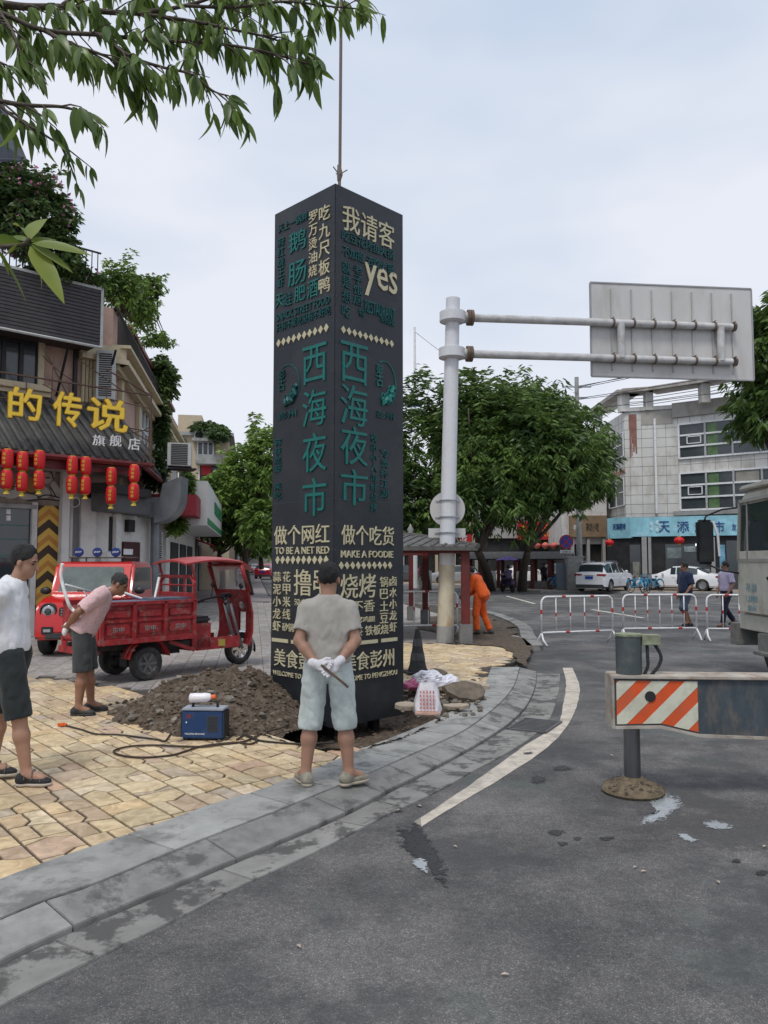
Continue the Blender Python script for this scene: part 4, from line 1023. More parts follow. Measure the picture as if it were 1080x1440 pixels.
# ------------------------------------------------------------------ solid modeller for bodies: rounded cones and ellipsoids, blended, then surfaced
def npn(X, Y, Z, sc, seed):
    r = np.random.default_rng(seed).uniform(-1, 1, (24, 24, 24)).astype(np.float32)
    X, Y, Z = np.broadcast_arrays(X*sc[0]+50.3, Y*sc[1]+50.1, Z*sc[2]+50.7)
    o = 0
    i, j, k = np.floor(X).astype(int), np.floor(Y).astype(int), np.floor(Z).astype(int); x, y, z = X-i, Y-j, Z-k
    x, y, z = x*x*(3-2*x), y*y*(3-2*y), z*z*(3-2*z)
    for a in (0, 1):
        for b in (0, 1):
            for c in (0, 1): o = o + r[(i+a) % 24, (j+b) % 24, (k+c) % 24]*(x if a else 1-x)*(y if b else 1-y)*(z if c else 1-z)
    return o
class Solid:
    def __init__(s, res=.01): s.res = res; s.p = []; s.subs = []; s.cuts = []; s.nz = None; s.pre = []; s.presubs = []
    def cap(s, a, b, ra, rb, k=.03, q=None): s.p.append(('c', np.array(a, float), np.array(b, float), ra, rb, k, q)); return s
    def ell(s, c, r, rot=None, k=.03): s.p.append(('e', np.array(c, float), np.array(r, float), None if rot is None else np.array(rot, float), 0, k, None)); return s
    def flip(s): s.pre, s.presubs, s.p, s.subs = s.p, s.subs, [], []; return s
    def scap(s, a, b, ra, rb): s.subs.append(('c', np.array(a, float), np.array(b, float), ra, rb, 0, None)); return s
    def sell(s, c, r, rot=None): s.subs.append(('e', np.array(c, float), np.array(r, float), None if rot is None else np.array(rot, float), 0, 0, None)); return s
    def cut(s, n, d): s.cuts.append((np.array(n, float)/np.linalg.norm(n), d)); return s      # keep where n.x < d
    def _bb(s, q):
        if q[0] == 'c':
            r = max(q[3], q[4]); return np.minimum(q[1], q[2])-r, np.maximum(q[1], q[2])+r
        r = max(q[2]) if q[3] is not None else q[2]; return q[1]-r, q[1]+r
    def _d(s, q, X, Y, Z):
        if q[0] == 'c':
            a, b, ra, rb = q[1], q[2], q[3], q[4]; ab = b-a; L2 = max(1e-9, ab@ab)
            t = np.clip(((X-a[0])*ab[0]+(Y-a[1])*ab[1]+(Z-a[2])*ab[2])/L2, 0, 1)
            return np.sqrt((X-a[0]-t*ab[0])**2+(Y-a[1]-t*ab[1])**2+(Z-a[2]-t*ab[2])**2)-(ra+(rb-ra)*t)
        c, r, R_ = q[1], q[2], q[3]; x, y, z = X-c[0], Y-c[1], Z-c[2]
        if R_ is not None: x, y, z = (R_[0, 0]*x+R_[1, 0]*y+R_[2, 0]*z), (R_[0, 1]*x+R_[1, 1]*y+R_[2, 1]*z), (R_[0, 2]*x+R_[1, 2]*y+R_[2, 2]*z)
        k0 = np.sqrt((x/r[0])**2+(y/r[1])**2+(z/r[2])**2)+1e-9; k1 = np.sqrt((x/r[0]**2)**2+(y/r[1]**2)**2+(z/r[2]**2)**2)+1e-9
        return k0*(k0-1)/k1
    def mesh(s, name, mt, parent=None, smooth=True):
        h = s.res; los = []; his = []
        for q in s.p+s.pre: a, b = s._bb(q); los.append(a); his.append(b)
        lo = np.min(los, 0)-.03-3*h; hi = np.max(his, 0)+.03+3*h; n = np.ceil((hi-lo)/h).astype(int)+1
        ax = [lo[i]+h*np.arange(n[i]) for i in range(3)]; D = np.full(n, .12, dtype=np.float32)
        def region(q, pad):
            a, b = s._bb(q); i0 = np.maximum(0, np.floor((a-pad-lo)/h).astype(int)); i1 = np.minimum(n, np.ceil((b+pad-lo)/h).astype(int)+1)
            sl = tuple(slice(i0[i], i1[i]) for i in range(3))
            return sl, np.meshgrid(*[ax[i][sl[i]] for i in range(3)], indexing='ij', sparse=True)
        def union(D, ps):
            for q in ps:
                sl, g = region(q, q[5]+.1); d = s._d(q, *g); o = D[sl]; k = q[5]
                if k > 0: e = np.maximum(k-np.abs(o-d), 0)/k; D[sl] = np.minimum(o, d)-e*e*k/4
                else: D[sl] = np.minimum(o, d)
        union(D, s.p)
        if s.pre:
            D2 = np.full(n, .12, dtype=np.float32); union(D2, s.pre)
            for q in s.presubs: sl, g = region(q, .02); D2[sl] = np.maximum(D2[sl], -s._d(q, *g))
            k = .045; e = np.maximum(k-np.abs(D-D2), 0)/k; D = np.minimum(D, D2)-e*e*k/4
        if s.nz:
            g = np.meshgrid(*ax, indexing='ij', sparse=True); D += s.nz(*g)
        for q in s.subs:
            sl, g = region(q, .02); D[sl] = np.maximum(D[sl], -s._d(q, *g))
        if s.cuts:
            g = np.meshgrid(*ax, indexing='ij', sparse=True)
            for nn, dd in s.cuts: D = np.maximum(D, nn[0]*g[0]+nn[1]*g[1]+nn[2]*g[2]-dd)
        S = D < 0
        c = S[:-1, :-1, :-1].astype(np.int8)
        for i, j, k in [(1,0,0),(0,1,0),(0,0,1),(1,1,0),(1,0,1),(0,1,1),(1,1,1)]:
            c = c + S[i:n[0]-1+i, j:n[1]-1+j, k:n[2]-1+k]
        act = (c > 0) & (c < 8); ids = np.full(act.shape, -1, dtype=np.int64); I = np.argwhere(act); ids[act] = np.arange(len(I))
        acc = np.zeros((len(I), 3)); cnt = np.zeros(len(I))
        cor = [(0,0,0),(1,0,0),(0,1,0),(1,1,0),(0,0,1),(1,0,1),(0,1,1),(1,1,1)]
        vals = [D[I[:, 0]+a, I[:, 1]+b, I[:, 2]+cc] for a, b, cc in cor]
        for a, b in [(0,1),(2,3),(4,5),(6,7),(0,2),(1,3),(4,6),(5,7),(0,4),(1,5),(2,6),(3,7)]:
            va, vb = vals[a], vals[b]; m_ = (va < 0) != (vb < 0); t = va/(va-vb+1e-12); pa = np.array(cor[a]); pb = np.array(cor[b])
            p = pa+(pb-pa)*t[:, None]; acc[m_] += p[m_]; cnt[m_] += 1
        vs = lo+(I+acc/np.maximum(1, cnt)[:, None])*h
        qs = []
        for a in range(3):
            sh = [slice(None)]*3; sl0 = list(sh); sl1 = list(sh); sl0[a] = slice(0, -1); sl1[a] = slice(1, None)
            A0 = S[tuple(sl0)]; A1 = S[tuple(sl1)]; E_ = np.argwhere(A0 != A1); b, c2 = (a+1) % 3, (a+2) % 3
            E_ = E_[(E_[:, b] > 0) & (E_[:, c2] > 0) & (E_[:, b] < n[b]-1) & (E_[:, c2] < n[c2]-1)]
            ins = S[E_[:, 0], E_[:, 1], E_[:, 2]]
            def idx(db, dc):
                q = E_.copy(); q[:, b] -= db; q[:, c2] -= dc; return ids[q[:, 0], q[:, 1], q[:, 2]]
            Q = np.stack([idx(0, 0), idx(1, 0), idx(1, 1), idx(0, 1)], 1); Q[~ins] = Q[~ins][:, ::-1]; qs.append(Q)
        Q = np.concatenate(qs); Q = Q[(Q >= 0).all(1)]
        return npmesh(name, vs, Q, mt, parent, smooth=smooth)

SKIN = mat('skin', (.36, .2, .135), .5, var=.1, vs=14, bump=.1, bs=120)
SKIND = mat('skin_tanned', (.27, .135, .085), .5, var=.12, vs=14, bump=.1, bs=120)
HAIR = mat('black_hair', (.012, .011, .011), .55, var=.5, vs=70, bump=1., bs=220)
HAIRG = mat('greying_hair', (.035, .033, .032), .6, var=.6, vs=90, bump=1., bs=220)
EYEM = mat('eye_dark', (.02, .015, .012), .3, var=0)
def cloth(name, col, folds=1., **kw):
    kw.setdefault('var', .12); kw.setdefault('vs', 7)
    m = mat(name, col, .85, bump=0, sheen=.1, **kw); t = m.node_tree; b = t.nodes['Principled BSDF']; N = t.nodes.new; L = t.links.new
    tc = N('ShaderNodeTexCoord'); mp = N('ShaderNodeMapping'); mp.inputs['Scale'].default_value = (1, 1, .55); L(tc.outputs['Object'], mp.inputs[0])
    n1 = N('ShaderNodeTexNoise'); n1.inputs['Scale'].default_value = 9; n1.inputs['Detail'].default_value = 3; n1.inputs['Distortion'].default_value = 1.5; L(mp.outputs[0], n1.inputs['Vector'])
    bp = N('ShaderNodeBump'); bp.inputs['Strength'].default_value = .8; bp.inputs['Distance'].default_value = .012*folds; L(n1.outputs[0], bp.inputs['Height']); L(bp.outputs[0], b.inputs['Normal'])
    return m

def rotm(axz, axy):
    """rotation matrix (columns = local x, y, z) with z along axz and y close to axy"""
    z = V(axz).normalized(); y = V(axy); y = (y-z*y.dot(z)).normalized(); x = y.cross(z); return [[x.x, y.x, z.x], [x.y, y.y, z.y], [x.z, y.z, z.z]]
def L3(a, b, t): return V(a)+(V(b)-V(a))*t

def person(label, loc, rz, J, opt):
    """J: joints in metres, local frame x right, y forward, z up; opt: clothing"""
    t = thing('person', label, 'person', loc, rz, opt.get('group'))
    res = opt.get('res', .01); sk = opt.get('skin', SKIN); k_ = opt.get('girth', 1.)
    g = {k: V(v) for k, v in J.items()}
    up = (g['chest']-g['pelvis']).normalized(); fw = V(J.get('fwd', (0, 1, 0))); hup = (g['head']-g['neck']).normalized()
    hf = V(J.get('face', J.get('fwd', (0, 1, 0)))); HR = rotm(hup if 'hup' not in J else J['hup'], hf); HX = V((HR[0][0], HR[1][0], HR[2][0])); HY = V((HR[0][1], HR[1][1], HR[2][1])); HZ = V((HR[0][2], HR[1][2], HR[2][2]))
    HRn = HR; head = g['head']
    TRm = rotm(up, fw)
    B = Solid(res)
    B.ell(g['chest'], (.155*k_, .105*k_, .19), TRm, .05); B.ell(L3(g['pelvis'], g['chest'], .42), (.135*k_, .1*k_, .17), TRm, .06); B.ell(g['pelvis'], (.16*k_, .115*k_, .13), TRm, .06)
    B.cap(g['lsh'], g['rsh'], .052, .052, .05); B.cap(L3(g['chest'], g['neck'], .6), head-HZ*.05, .062, .055, .04)
    for s_ in 'lr':
        sh, el, wr = g[s_+'sh'], g[s_+'el'], g[s_+'wr']; hp, kn, an = g[s_+'hip'], g[s_+'kn'], g[s_+'an']
        B.cap(sh, L3(sh, el, .5), .056*k_, .048*k_, .03).cap(L3(sh, el, .5), el, .048*k_, .038, .02)
        B.cap(el, L3(el, wr, .35), .040, .041, .02).cap(L3(el, wr, .35), wr, .041, .026, .02)
        B.cap(hp, kn, .088*k_, .056, .04).cap(kn, L3(kn, an, .35), .054, .057, .03).cap(L3(kn, an, .35), an, .057, .036, .03)
        ft = V(J.get(s_+'toe', tuple(an+V((0, .16, -.06))))); B.cap(an, L3(an, ft, .6), .038, .034, .03)
        # hands
        if not opt.get('gloves'):
            hd = V(J.get(s_+'hand', tuple((wr-el).normalized()))).normalized(); pn = V(J.get(s_+'palm', (1 if s_ == 'l' else -1, 0, 0))); sd = hd.cross(pn).normalized(); pn = sd.cross(hd)
            pc = wr+hd*.05; B.ell(pc, (.042, .018, .05), rotm(hd, pn), .015)
            for i, (o_, L_) in enumerate(((-.03, .06), (-.01, .075), (.01, .07), (.03, .055))):
                a = pc+hd*.038+sd*o_; b = a+hd*L_*.5+pn*.012; c = b+hd*L_*.4+pn*.03
                B.cap(a, b, .0105, .0095, .006).cap(b, c, .0095, .0075, .004)
            q = (1 if s_ == 'l' else -1)*1
            a = pc-hd*.015-sd*.03; b = a-sd*.025+hd*.03+pn*.01; B.cap(a, b, .013, .011, .01).cap(b, b+hd*.028+pn*.006, .011, .009, .004)
    # head: skull, jaw, nose, brow, ears, lips
    def hp_(x, y, z): return head+HX*x+HY*y+HZ*z
    B.ell(hp_(0, -.012, .035), (.076, .095, .088), HRn, .03); B.ell(hp_(0, .028, -.045), (.058, .062, .066), HRn, .03); B.ell(hp_(0, .07, -.082), (.026, .022, .02), HRn, .025)
    B.cap(hp_(0, .088, .012), hp_(0, .106, -.026), .008, .014, .012); B.cap(hp_(-.04, .072, .028), hp_(.04, .072, .028), .012, .012, .015)
    B.ell(hp_(0, .088, -.055), (.024, .01, .007), HRn, .008); B.ell(hp_(0, .085, -.068), (.02, .009, .007), HRn, .008)
    for e in (-1, 1): B.ell(hp_(e*.079, -.008, -.008), (.009, .02, .032), HRn, .008)
    B.mesh('body', sk, t)
    if opt.get('eyes', True):
        for e in (-1, 1):
            mb = MB(); mb.ball(tuple(hp_(e*.031, .079, .006)), (.013, .009, .006), 10, 6); mb.build('eye', EYEM, t, smooth=True)
            mb = MB(); mb.tube([hp_(e*.018, .088, .027), hp_(e*.034, .086, .032), hp_(e*.05, .074, .026)], .0045, 5); mb.build('eyebrow', HAIR, t)
    # hair
    if opt.get('hair', True):
        hm = opt.get('hairm', HAIR); Hs = Solid(min(res, .008)); hv = opt.get('hairv', .012)
        Hs.ell(hp_(0, -.016, .042), (.0775+hv*.3, .0965+hv*.4, .089+hv), HRn, .01)
        Hs.cuts.append((np.array(-(HZ*.75+HY*-.66)), -float((hp_(0, -.0, .0)).dot(HZ*.75+HY*-.66))+opt.get('hairlow', .015)))
        Hs.cuts.append((np.array(HY), float(hp_(0, .062, 0).dot(HY))))
        for e in (-1, 1): Hs.sell(hp_(e*.09, .006, -.02), (.03, .026, .036), HRn)
        Hs.nz = lambda X, Y, Z: .006*npn(X, Y, Z, (75, 75, 45), 4)+.004*npn(X, Y, Z, (30, 30, 30), 6)
        Hs.mesh('hair', hm, t)
    # shirt
    Sh = Solid(res); q = opt.get('loose', .018); kk = k_
    hem = L3(g['pelvis'], g['chest'], opt.get('hem', -.02)); hr = opt.get('hemr', 1.)
    sl = opt.get('sleeve', .6)
    for s_ in 'lr':
        sh, el, wr = g[s_+'sh'], g[s_+'el'], g[s_+'wr']; e = L3(sh, el, min(1, sl)); Sh.cap(sh, e, .069*kk+q*.6, .056+q*.9 if sl < 1 else .05+q*.5, .03)
        if sl > 1: Sh.cap(el, L3(el, wr, sl-1), .05+q*.5, .042, .03)
        else:
            dd = (el-sh).normalized(); Sh.scap(L3(sh, el, sl-.28)+dd*.03, e+dd*.12, .046, .045+q*.35)
            # flat cuff: cut the round end with a plane by subtracting an ellipsoid disc beyond the cuff
            Sh.sell(e+dd*(.062+q), (.11, .11, .055+q*.6), rotm(dd, (0.1, 1, .2)))
    Sh.flip()
    Sh.ell(g['chest'], (.155*kk+q, .105*kk+q, .19+q), TRm, .06); Sh.ell(L3(g['pelvis'], g['chest'], .42), ((.135*kk+q*1.7)*hr, (.1*kk+q*1.5)*hr, .2), TRm, .08); Sh.ell(g['pelvis'], ((.158*kk+q*1.3)*hr, (.113*kk+q*1.2)*hr, .16), TRm, .08)
    for e_ in ('lsh', 'rsh'): Sh.cap(L3(g['chest'], g['neck'], .78), L3(g[e_], g['neck'], .12), .058, .056, .05)
    Sh.cap(g['lsh'], g['rsh'], .054+q*.4, .054+q*.4, .04); Sh.cap(L3(g['chest'], g['neck'], .5), L3(g['chest'], g['neck'], .84), .085, .066, .05)
    Sh.cuts.append((np.array(-up), -float(hem.dot(up)))); nc = L3(g['chest'], g['neck'], .9)
    cutn = (hup*.9-HY*.25 if opt.get('ncut') is None else V(opt['ncut'])).normalized()
    Sh.sell(L3(g['chest'], g['neck'], .98)+hup*.045, (.078, .078, .045), rotm(cutn, (0, 1, 0))); Sh.scap(L3(g['chest'], g['neck'], .75), g['neck']+hup*.08, .05, .07)
    f_ = opt.get('fold', 1.)
    def folds(X, Y, Z):
        return f_*(.006*npn(X+Z*.35, Y, Z, (16, 12, 6), 3)+.0045*(1-2*np.abs(npn(X-Z*.5, Y, Z, (18, 16, 9), 5)))+.0025*npn(X, Y, Z, (38, 30, 22), 9))
    Sh.nz = folds
    Sh.mesh('shirt', opt['shirt'], t)
    # trousers or shorts
    Tr = Solid(res); lo_ = opt.get('leglen', 1.1); w_ = opt.get('legr', .02)
    Tr.ell(g['pelvis']+up*.0, (.16*k_+.012, .115*k_+.012, .15), TRm, .05)
    for s_ in 'lr':
        hp, kn, an = g[s_+'hip'], g[s_+'kn'], g[s_+'an']
        e1 = L3(hp, kn, min(1, lo_)); Tr.cap(hp, e1, .092*k_+w_*.5, (.064+w_*1.3) if lo_ <= 1.2 else .066+w_*.6, .02)
        if lo_ > 1:
            e2 = L3(kn, an, lo_-1); Tr.cap(kn, e2, .062+w_*(1.3 if lo_ <= 1.3 else .6), .058+w_*(1.3 if lo_ <= 1.3 else .45), .04); dd = (an-kn).normalized()
        else: e2 = e1; dd = (kn-hp).normalized()
        if lo_ < 1.8:
            Tr.scap(e2-dd*.06, e2+dd*.12, .056, .062+w_*.9); 
        Tr.sell(e2+dd*(.085+w_*.5), (.14, .14, .085), rotm(dd, (0, 1, 0.1)))
    Tr.cuts.append((np.array(up), float((g['pelvis']+up*.13).dot(up))))
    Tr.nz = lambda X, Y, Z: .006*npn(X+Z*.3, Y, Z, (15, 13, 7), 13)+.0045*(1-2*np.abs(npn(X+Z*.6, Y, Z, (14, 14, 12), 15)))+.002*npn(X, Y, Z, (40, 34, 24), 19)
    Tr.mesh('shorts' if lo_ < 1.4 else 'trousers', opt['pants'], t)
    # shoes
    for s_ in 'lr':
        an = g[s_+'an']; ft = V(J.get(s_+'toe', tuple(an+V((0, .16, -.06))))); d = (ft-an); flat = V((d.x, d.y, 0)).normalized() if V((d.x, d.y, 0)).length > .01 else V((0, 1, 0))
        d3 = V(J.get(s_+'sole', tuple(flat))).normalized(); upn = d3.cross(flat.cross(V((0, 0, 1))))*1; upn = (V((0, 0, 1))-d3*d3.z).normalized()
        hl = an-V((0, 0, 0))-upn*.055-d3*.03
        S2 = Solid(min(res, .008)); R2 = rotm(upn, d3)
        S2.ell(hl+d3*.0+upn*.018, (.040, .05, .042), R2, .03); S2.ell(hl+d3*.10+upn*.008, (.043, .075, .034), R2, .03); S2.ell(hl+d3*.165+upn*.002, (.042, .05, .026), R2, .03)
        S2.cap(hl+upn*.02, an+upn*.0, .042, .042, .03)
        S2.cuts.append((np.array(-upn), -float((hl-upn*.012).dot(upn)))); S2.mesh('shoe', opt['shoe'], t)
        S3 = Solid(min(res, .008)); S3.ell(hl+d3*.0-upn*.016, (.043, .053, .03), R2, .02); S3.ell(hl+d3*.11-upn*.016, (.047, .085, .03), R2, .02); S3.ell(hl+d3*.165-upn*.016, (.044, .055, .03), R2, .02)
        S3.cuts.append((np.array(upn), float((hl-upn*.006).dot(upn)))); S3.cuts.append((np.array(-upn), -float((hl-upn*.03).dot(upn)))); S3.mesh('sole', opt['sole'], t)
    return t

def stand(h=1.7, **kw):
    k = h/1.72
    J = dict(pelvis=(0, 0, .96), chest=(0, .0, 1.27), neck=(0, -.005, 1.475), head=(0, .02, 1.6), lsh=(-.17, 0, 1.375), rsh=(.17, 0, 1.375), lel=(-.22, -.03, 1.12), rel=(.22, -.03, 1.12), lwr=(-.2, .08, .9), rwr=(.2, .08, .9),
             lhip=(-.09, 0, .92), rhip=(.09, 0, .92), lkn=(-.1, .015, .5), rkn=(.1, .015, .5), lan=(-.11, -.02, .085), ran=(.11, -.02, .085))
    J.update(kw)
    keep = ('fwd', 'face', 'hup', 'lhand', 'rhand', 'lpalm', 'rpalm', 'lsole', 'rsole', 'ncut')
    return {a: (tuple(x*k for x in v) if a not in keep else v) for a, v in J.items()}

# ---- man in front, seen from behind, gloved hands crossed behind his back
fm = G(459, 1108, Z1+.006)
GREYT = cloth('grey_tshirt', (.40, .375, .335)); JEAN = cloth('light_denim', (.52, .58, .56), var=.2, dirt=((.32, .32, .29), .5, 5)); SNK = mat('grey_sneaker', (.3, .28, .22), .7, var=.3, vs=30, bump=.3, bs=90, dirt=((.12, .1, .07), .6, 12)); SOLEW = mat('pale_sole', (.42, .36, .28), .7, var=.15)
J = stand(1.64, pelvis=(0, 0, .97), lsh=(-.162, 0, 1.36), rsh=(.162, 0, 1.36), lel=(-.225, -.085, 1.13), rel=(.225, -.085, 1.13), lwr=(-.075, -.20, .965), rwr=(.09, -.205, .975), head=(.0, .025, 1.605),
          lkn=(-.135, .0, .5), rkn=(.135, .0, .5), lan=(-.17, -.02, .09), ran=(.17, -.02, .09), lhip=(-.095, 0, .92), rhip=(.095, 0, .92), ltoe=(-.25, .15, .03), rtoe=(.31, .10, .03))
fman = person('man seen from behind in grey T-shirt and pale denim shorts, gloved hands behind his back', (fm.x, fm.y+.1, Z1+.006), 0, J,
              dict(shirt=GREYT, pants=JEAN, shoe=SNK, sole=SOLEW, leglen=1.11, legr=.02, gloves=True, res=.0085, sleeve=.62, loose=.018, hem=-.05, hairv=.012, hairlow=.035, fold=1.0, girth=1.0))
GLV = mat('cotton_glove', (.72, .70, .72), .9, var=.1, vs=30, bump=.6, bs=150)
def glove(wr, hd, pn, curl, parent, flip):
    S = Solid(.005); wr = V(wr); hd = V(hd).normalized(); pn = V(pn); sd = hd.cross(pn).normalized(); pn = sd.cross(hd)
    S.cap(wr-hd*.03, wr+hd*.012, .036, .034, .01); pc = wr+hd*.05; S.ell(pc, (.047, .024, .052), rotm(hd, pn), .015)
    for o_, L_ in ((-.033, .062), (-.011, .078), (.011, .074), (.032, .058)):
        a = pc+hd*.036+sd*o_; b = a+hd*L_*.5*math.cos(curl)+pn*L_*.5*math.sin(curl); c = b+hd*L_*.45*math.cos(curl*2)+pn*L_*.45*math.sin(curl*2)
        S.cap(a, b, .0125, .0115, .005).cap(b, c, .0115, .0095, .003)
    a = pc-hd*.02+sd*flip*.034; b = a+sd*flip*.022+hd*.03+pn*.014; S.cap(a, b, .0155, .013, .01).cap(b, b+hd*.028+pn*.012, .013, .0105, .004)
    S.nz = lambda X, Y, Z: .0012*np.sin(X*300)*np.sin(Z*260)
    return S.mesh('glove', GLV, parent)
kq = 1.64/1.72
def sc_(v): return tuple(x*kq for x in v)
glove(sc_((-.075, -.215, .965)), (.85, -.12, -.2), (0, -.6, .5), .7, fman, -1)
glove(sc_((.09, -.225, .975)), (-.75, -.3, -.62), (.1, -.8, .3), .5, fman, 1)
# steel bar held in the gloves
tool = thing('steel_bar', 'short rusty steel spanner bar held in the white gloves behind the man’s back', 'tool', tuple(V((fm.x, fm.y+.1, Z1))+V(sc_((.03, -.27, .91)))))
mb = MB(); mb.bar((-.06, .0, .06), (.14, -.03, -.095), .03, .014); mb.build('bar', RUST, tool, bev=.003)
mb = MB(); mb.lathe([(.013, -.009), (.013, .009)], 12, TR(.135, -.03, -.09, rx=PI/2)); mb.build('bolt', STEEL, tool)
# belt loops, rear pockets
mb = MB()
for sx in (-1, 1):
    mb.box((sx*.075*kq, -.128, .9*kq), (.085, .006, .002)); 
mb.build('pocket_hem', mat('denim_seam', (.3, .37, .37), .8, var=.2, vs=40), fman)

# ---- young man at the left edge, in profile, looking at the tower
lm = G(34, 1103, Z1)
WHT = cloth('white_tshirt', (.66, .67, .70)); BLK = cloth('black_shorts', (.018, .024, .026)); SAND = mat('black_sandal', (.02, .02, .022), .7, var=.3, vs=30, bump=.3, bs=90)
J = stand(1.80, pelvis=(0, -.04, .975), chest=(0, -.05, 1.275), neck=(0, .0, 1.475), head=(0, .055, 1.595), lsh=(-.175, -.06, 1.37), rsh=(.175, -.06, 1.37), lel=(-.22, -.2, 1.15), rel=(.22, -.22, 1.15), lwr=(-.06, -.19, .98), rwr=(.07, -.2, .97),
          lkn=(-.1, -.12, .52), lan=(-.11, -.17, .1), ltoe=(-.12, .0, .03), rkn=(.1, .08, .5), ran=(.11, .15, .085), rtoe=(.12, .33, .03), face=(.05, 1, -.25), hup=(0, .28, 1), lhand=(.7, -.1, -.5), rhand=(-.7, -.1, -.4))
lman = person('young man at the left edge in white T-shirt, black shorts and black sandals', (lm.x-.13, lm.y+.05, Z1), rad(-84), J,
              dict(shirt=WHT, pants=BLK, shoe=SAND, sole=mat('beige_sole', (.45, .4, .33), .7, var=.1), leglen=.97, legr=.03, res=.0085, sleeve=.66, loose=.034, hem=-.1, hemr=.96, hairv=.018, hairlow=.0, girth=.98))
for o_ in [c for c in lman.children if c.name.startswith('shoe')]:
    co = np.array([v.co for v in o_.data.vertices]); lo, hi = co.min(0), co.max(0); cx_, cy_ = (lo[0]+hi[0])/2, (lo[1]+hi[1])/2; ww = (hi[0]-lo[0])/2
    for t_ in (.3, .5, .72):
        y_ = lo[1]+(hi[1]-lo[1])*t_; zt_ = co[np.abs(co[:, 1]-y_) < .02][:, 2].max(); mb = MB(); mb.tube([V((cx_-ww*.98, y_, zt_*.35+lo[2]*.65)), V((cx_-ww*.6, y_, zt_-.004)), V((cx_, y_, zt_+.004)), V((cx_+ww*.6, y_, zt_-.004)), V((cx_+ww*.98, y_, zt_*.35+lo[2]*.65))], .0045, 5); mb.build('strap', mat('strap_grey', (.1, .1, .1), .7) if 'strap_grey' not in MATS else MATS['strap_grey'], o_)
# ---- older man in pink polo, bending forward
pm = G(122, 1006, Z1)
PINK = cloth('pink_polo', (.62, .42, .43), vs=40, var=.14); GSH = cloth('grey_shorts', (.042, .045, .05)); BSH = mat('black_shoe', (.028, .03, .03), .6, var=.3, vs=20)
J = stand(1.68, pelvis=(0, -.09, .95), chest=(0, .06, 1.225), neck=(0, .17, 1.39), head=(0, .295, 1.45), lsh=(-.17, .10, 1.33), rsh=(.17, .10, 1.33), lel=(-.25, -.09, 1.17), rel=(.26, -.1, 1.16), lwr=(-.08, -.22, 1.0), rwr=(.08, -.24, 1.0),
          lhip=(-.09, -.08, .9), rhip=(.09, -.08, .9), lkn=(-.1, -.03, .5), rkn=(.1, -.07, .5), lan=(-.11, .0, .085), ran=(.11, -.1, .085), ltoe=(-.13, .17, .03), rtoe=(.13, .07, .03), face=(.0, .75, -.5), hup=(0, .55, 1), lhand=(.6, -.2, -.6), rhand=(-.6, -.2, -.5))
pman = person('older man in pink polo shirt and grey shorts bending forward near the tricycle', (pm.x-.02, pm.y+.12, Z1), rad(-78), J,
              dict(shirt=PINK, pants=GSH, shoe=BSH, sole=BLACKR, leglen=.97, legr=.03, res=.0095, sleeve=.75, loose=.026, hem=-.12, skin=SKIND, hairm=HAIRG, hairv=.004, hairlow=.012))
mb = MB(); K = 1.68/1.72
mb.tube([V((-.058*math.cos(a), .16+.05*math.sin(a), 1.39+.03*math.sin(a)+.0))*K for a in np.linspace(0, 2*PI, 18)[:-1]], .014, 6, closed=True); mb.build('collar', PINK, pman, smooth=True)
glv2 = Solid(.007); glv2.ell((0, -.25, .95), (.06, .045, .055), None, .02).ell((.04, -.27, .9), (.03, .03, .045), None, .02); glv2.mesh('glove', GLV, pman)

# ---- road worker in orange behind the pole
ow = G(668, 893, Z1)
ORG = cloth('orange_overall', (.72, .11, .015), var=.2)
J = stand(1.66, pelvis=(0, -.1, .93), chest=(0, .03, 1.21), neck=(0, .13, 1.39), head=(0, .22, 1.48), lsh=(-.17, .08, 1.33), rsh=(.17, .08, 1.33), lel=(-.24, .17, 1.07), rel=(.24, .14, 1.06), lwr=(-.14, .38, .92), rwr=(.12, .36, .9),
          lkn=(-.12, .05, .5), rkn=(.12, -.05, .5), lan=(-.13, .02, .09), ran=(.14, -.22, .09), face=(0, .8, -.6), hup=(0, .6, .9))
person('road worker in bright orange overalls bending down behind the red pavilion post', (ow.x+.12, ow.y+.1, Z1), rad(62), J, dict(shirt=ORG, pants=ORG, shoe=BSH, sole=BLACKR, leglen=1.88, legr=.03, sleeve=1.85, loose=.03, skin=SKIND, res=.016, eyes=False, hem=-.2))

# ---- two pedestrians behind the barricades
nv = G(970, 884)
NAVY = cloth('navy_tshirt', (.012, .022, .06)); DEN = cloth('dark_denim', (.06, .085, .13))
J = stand(1.74, lel=(-.25, .0, 1.13), rel=(.25, -.02, 1.13), lwr=(-.23, .16, .93), rwr=(.24, .06, .87), lkn=(-.1, .17, .53), lan=(-.1, .04, .14), rkn=(.1, -.02, .5), ran=(.1, -.22, .1), ltoe=(-.1, .2, .1), face=(.35, .9, 0))
person('man in navy T-shirt and denim shorts walking left on the road behind the middle barricade', (nv.x+.03, nv.y+.3, 0), rad(108), J, dict(shirt=NAVY, pants=DEN, shoe=BSH, sole=BLACKR, leglen=1.1, legr=.03, loose=.036, skin=SKIND, res=.012, sleeve=.8, hem=-.1))
lv = G(1030, 884)
LAV = cloth('lavender_shirt', (.42, .38, .52)); NVT = cloth('navy_trousers', (.012, .014, .035))
J = stand(1.76, lel=(-.26, .0, 1.13), rel=(.25, -.02, 1.13), lwr=(-.24, .14, .91), rwr=(.22, .1, .89), lkn=(-.1, .15, .53), lan=(-.1, .22, .1), rkn=(.1, -.03, .5), ran=(.1, -.3, .15), ltoe=(-.1, .4, .05), face=(.45, .9, 0))
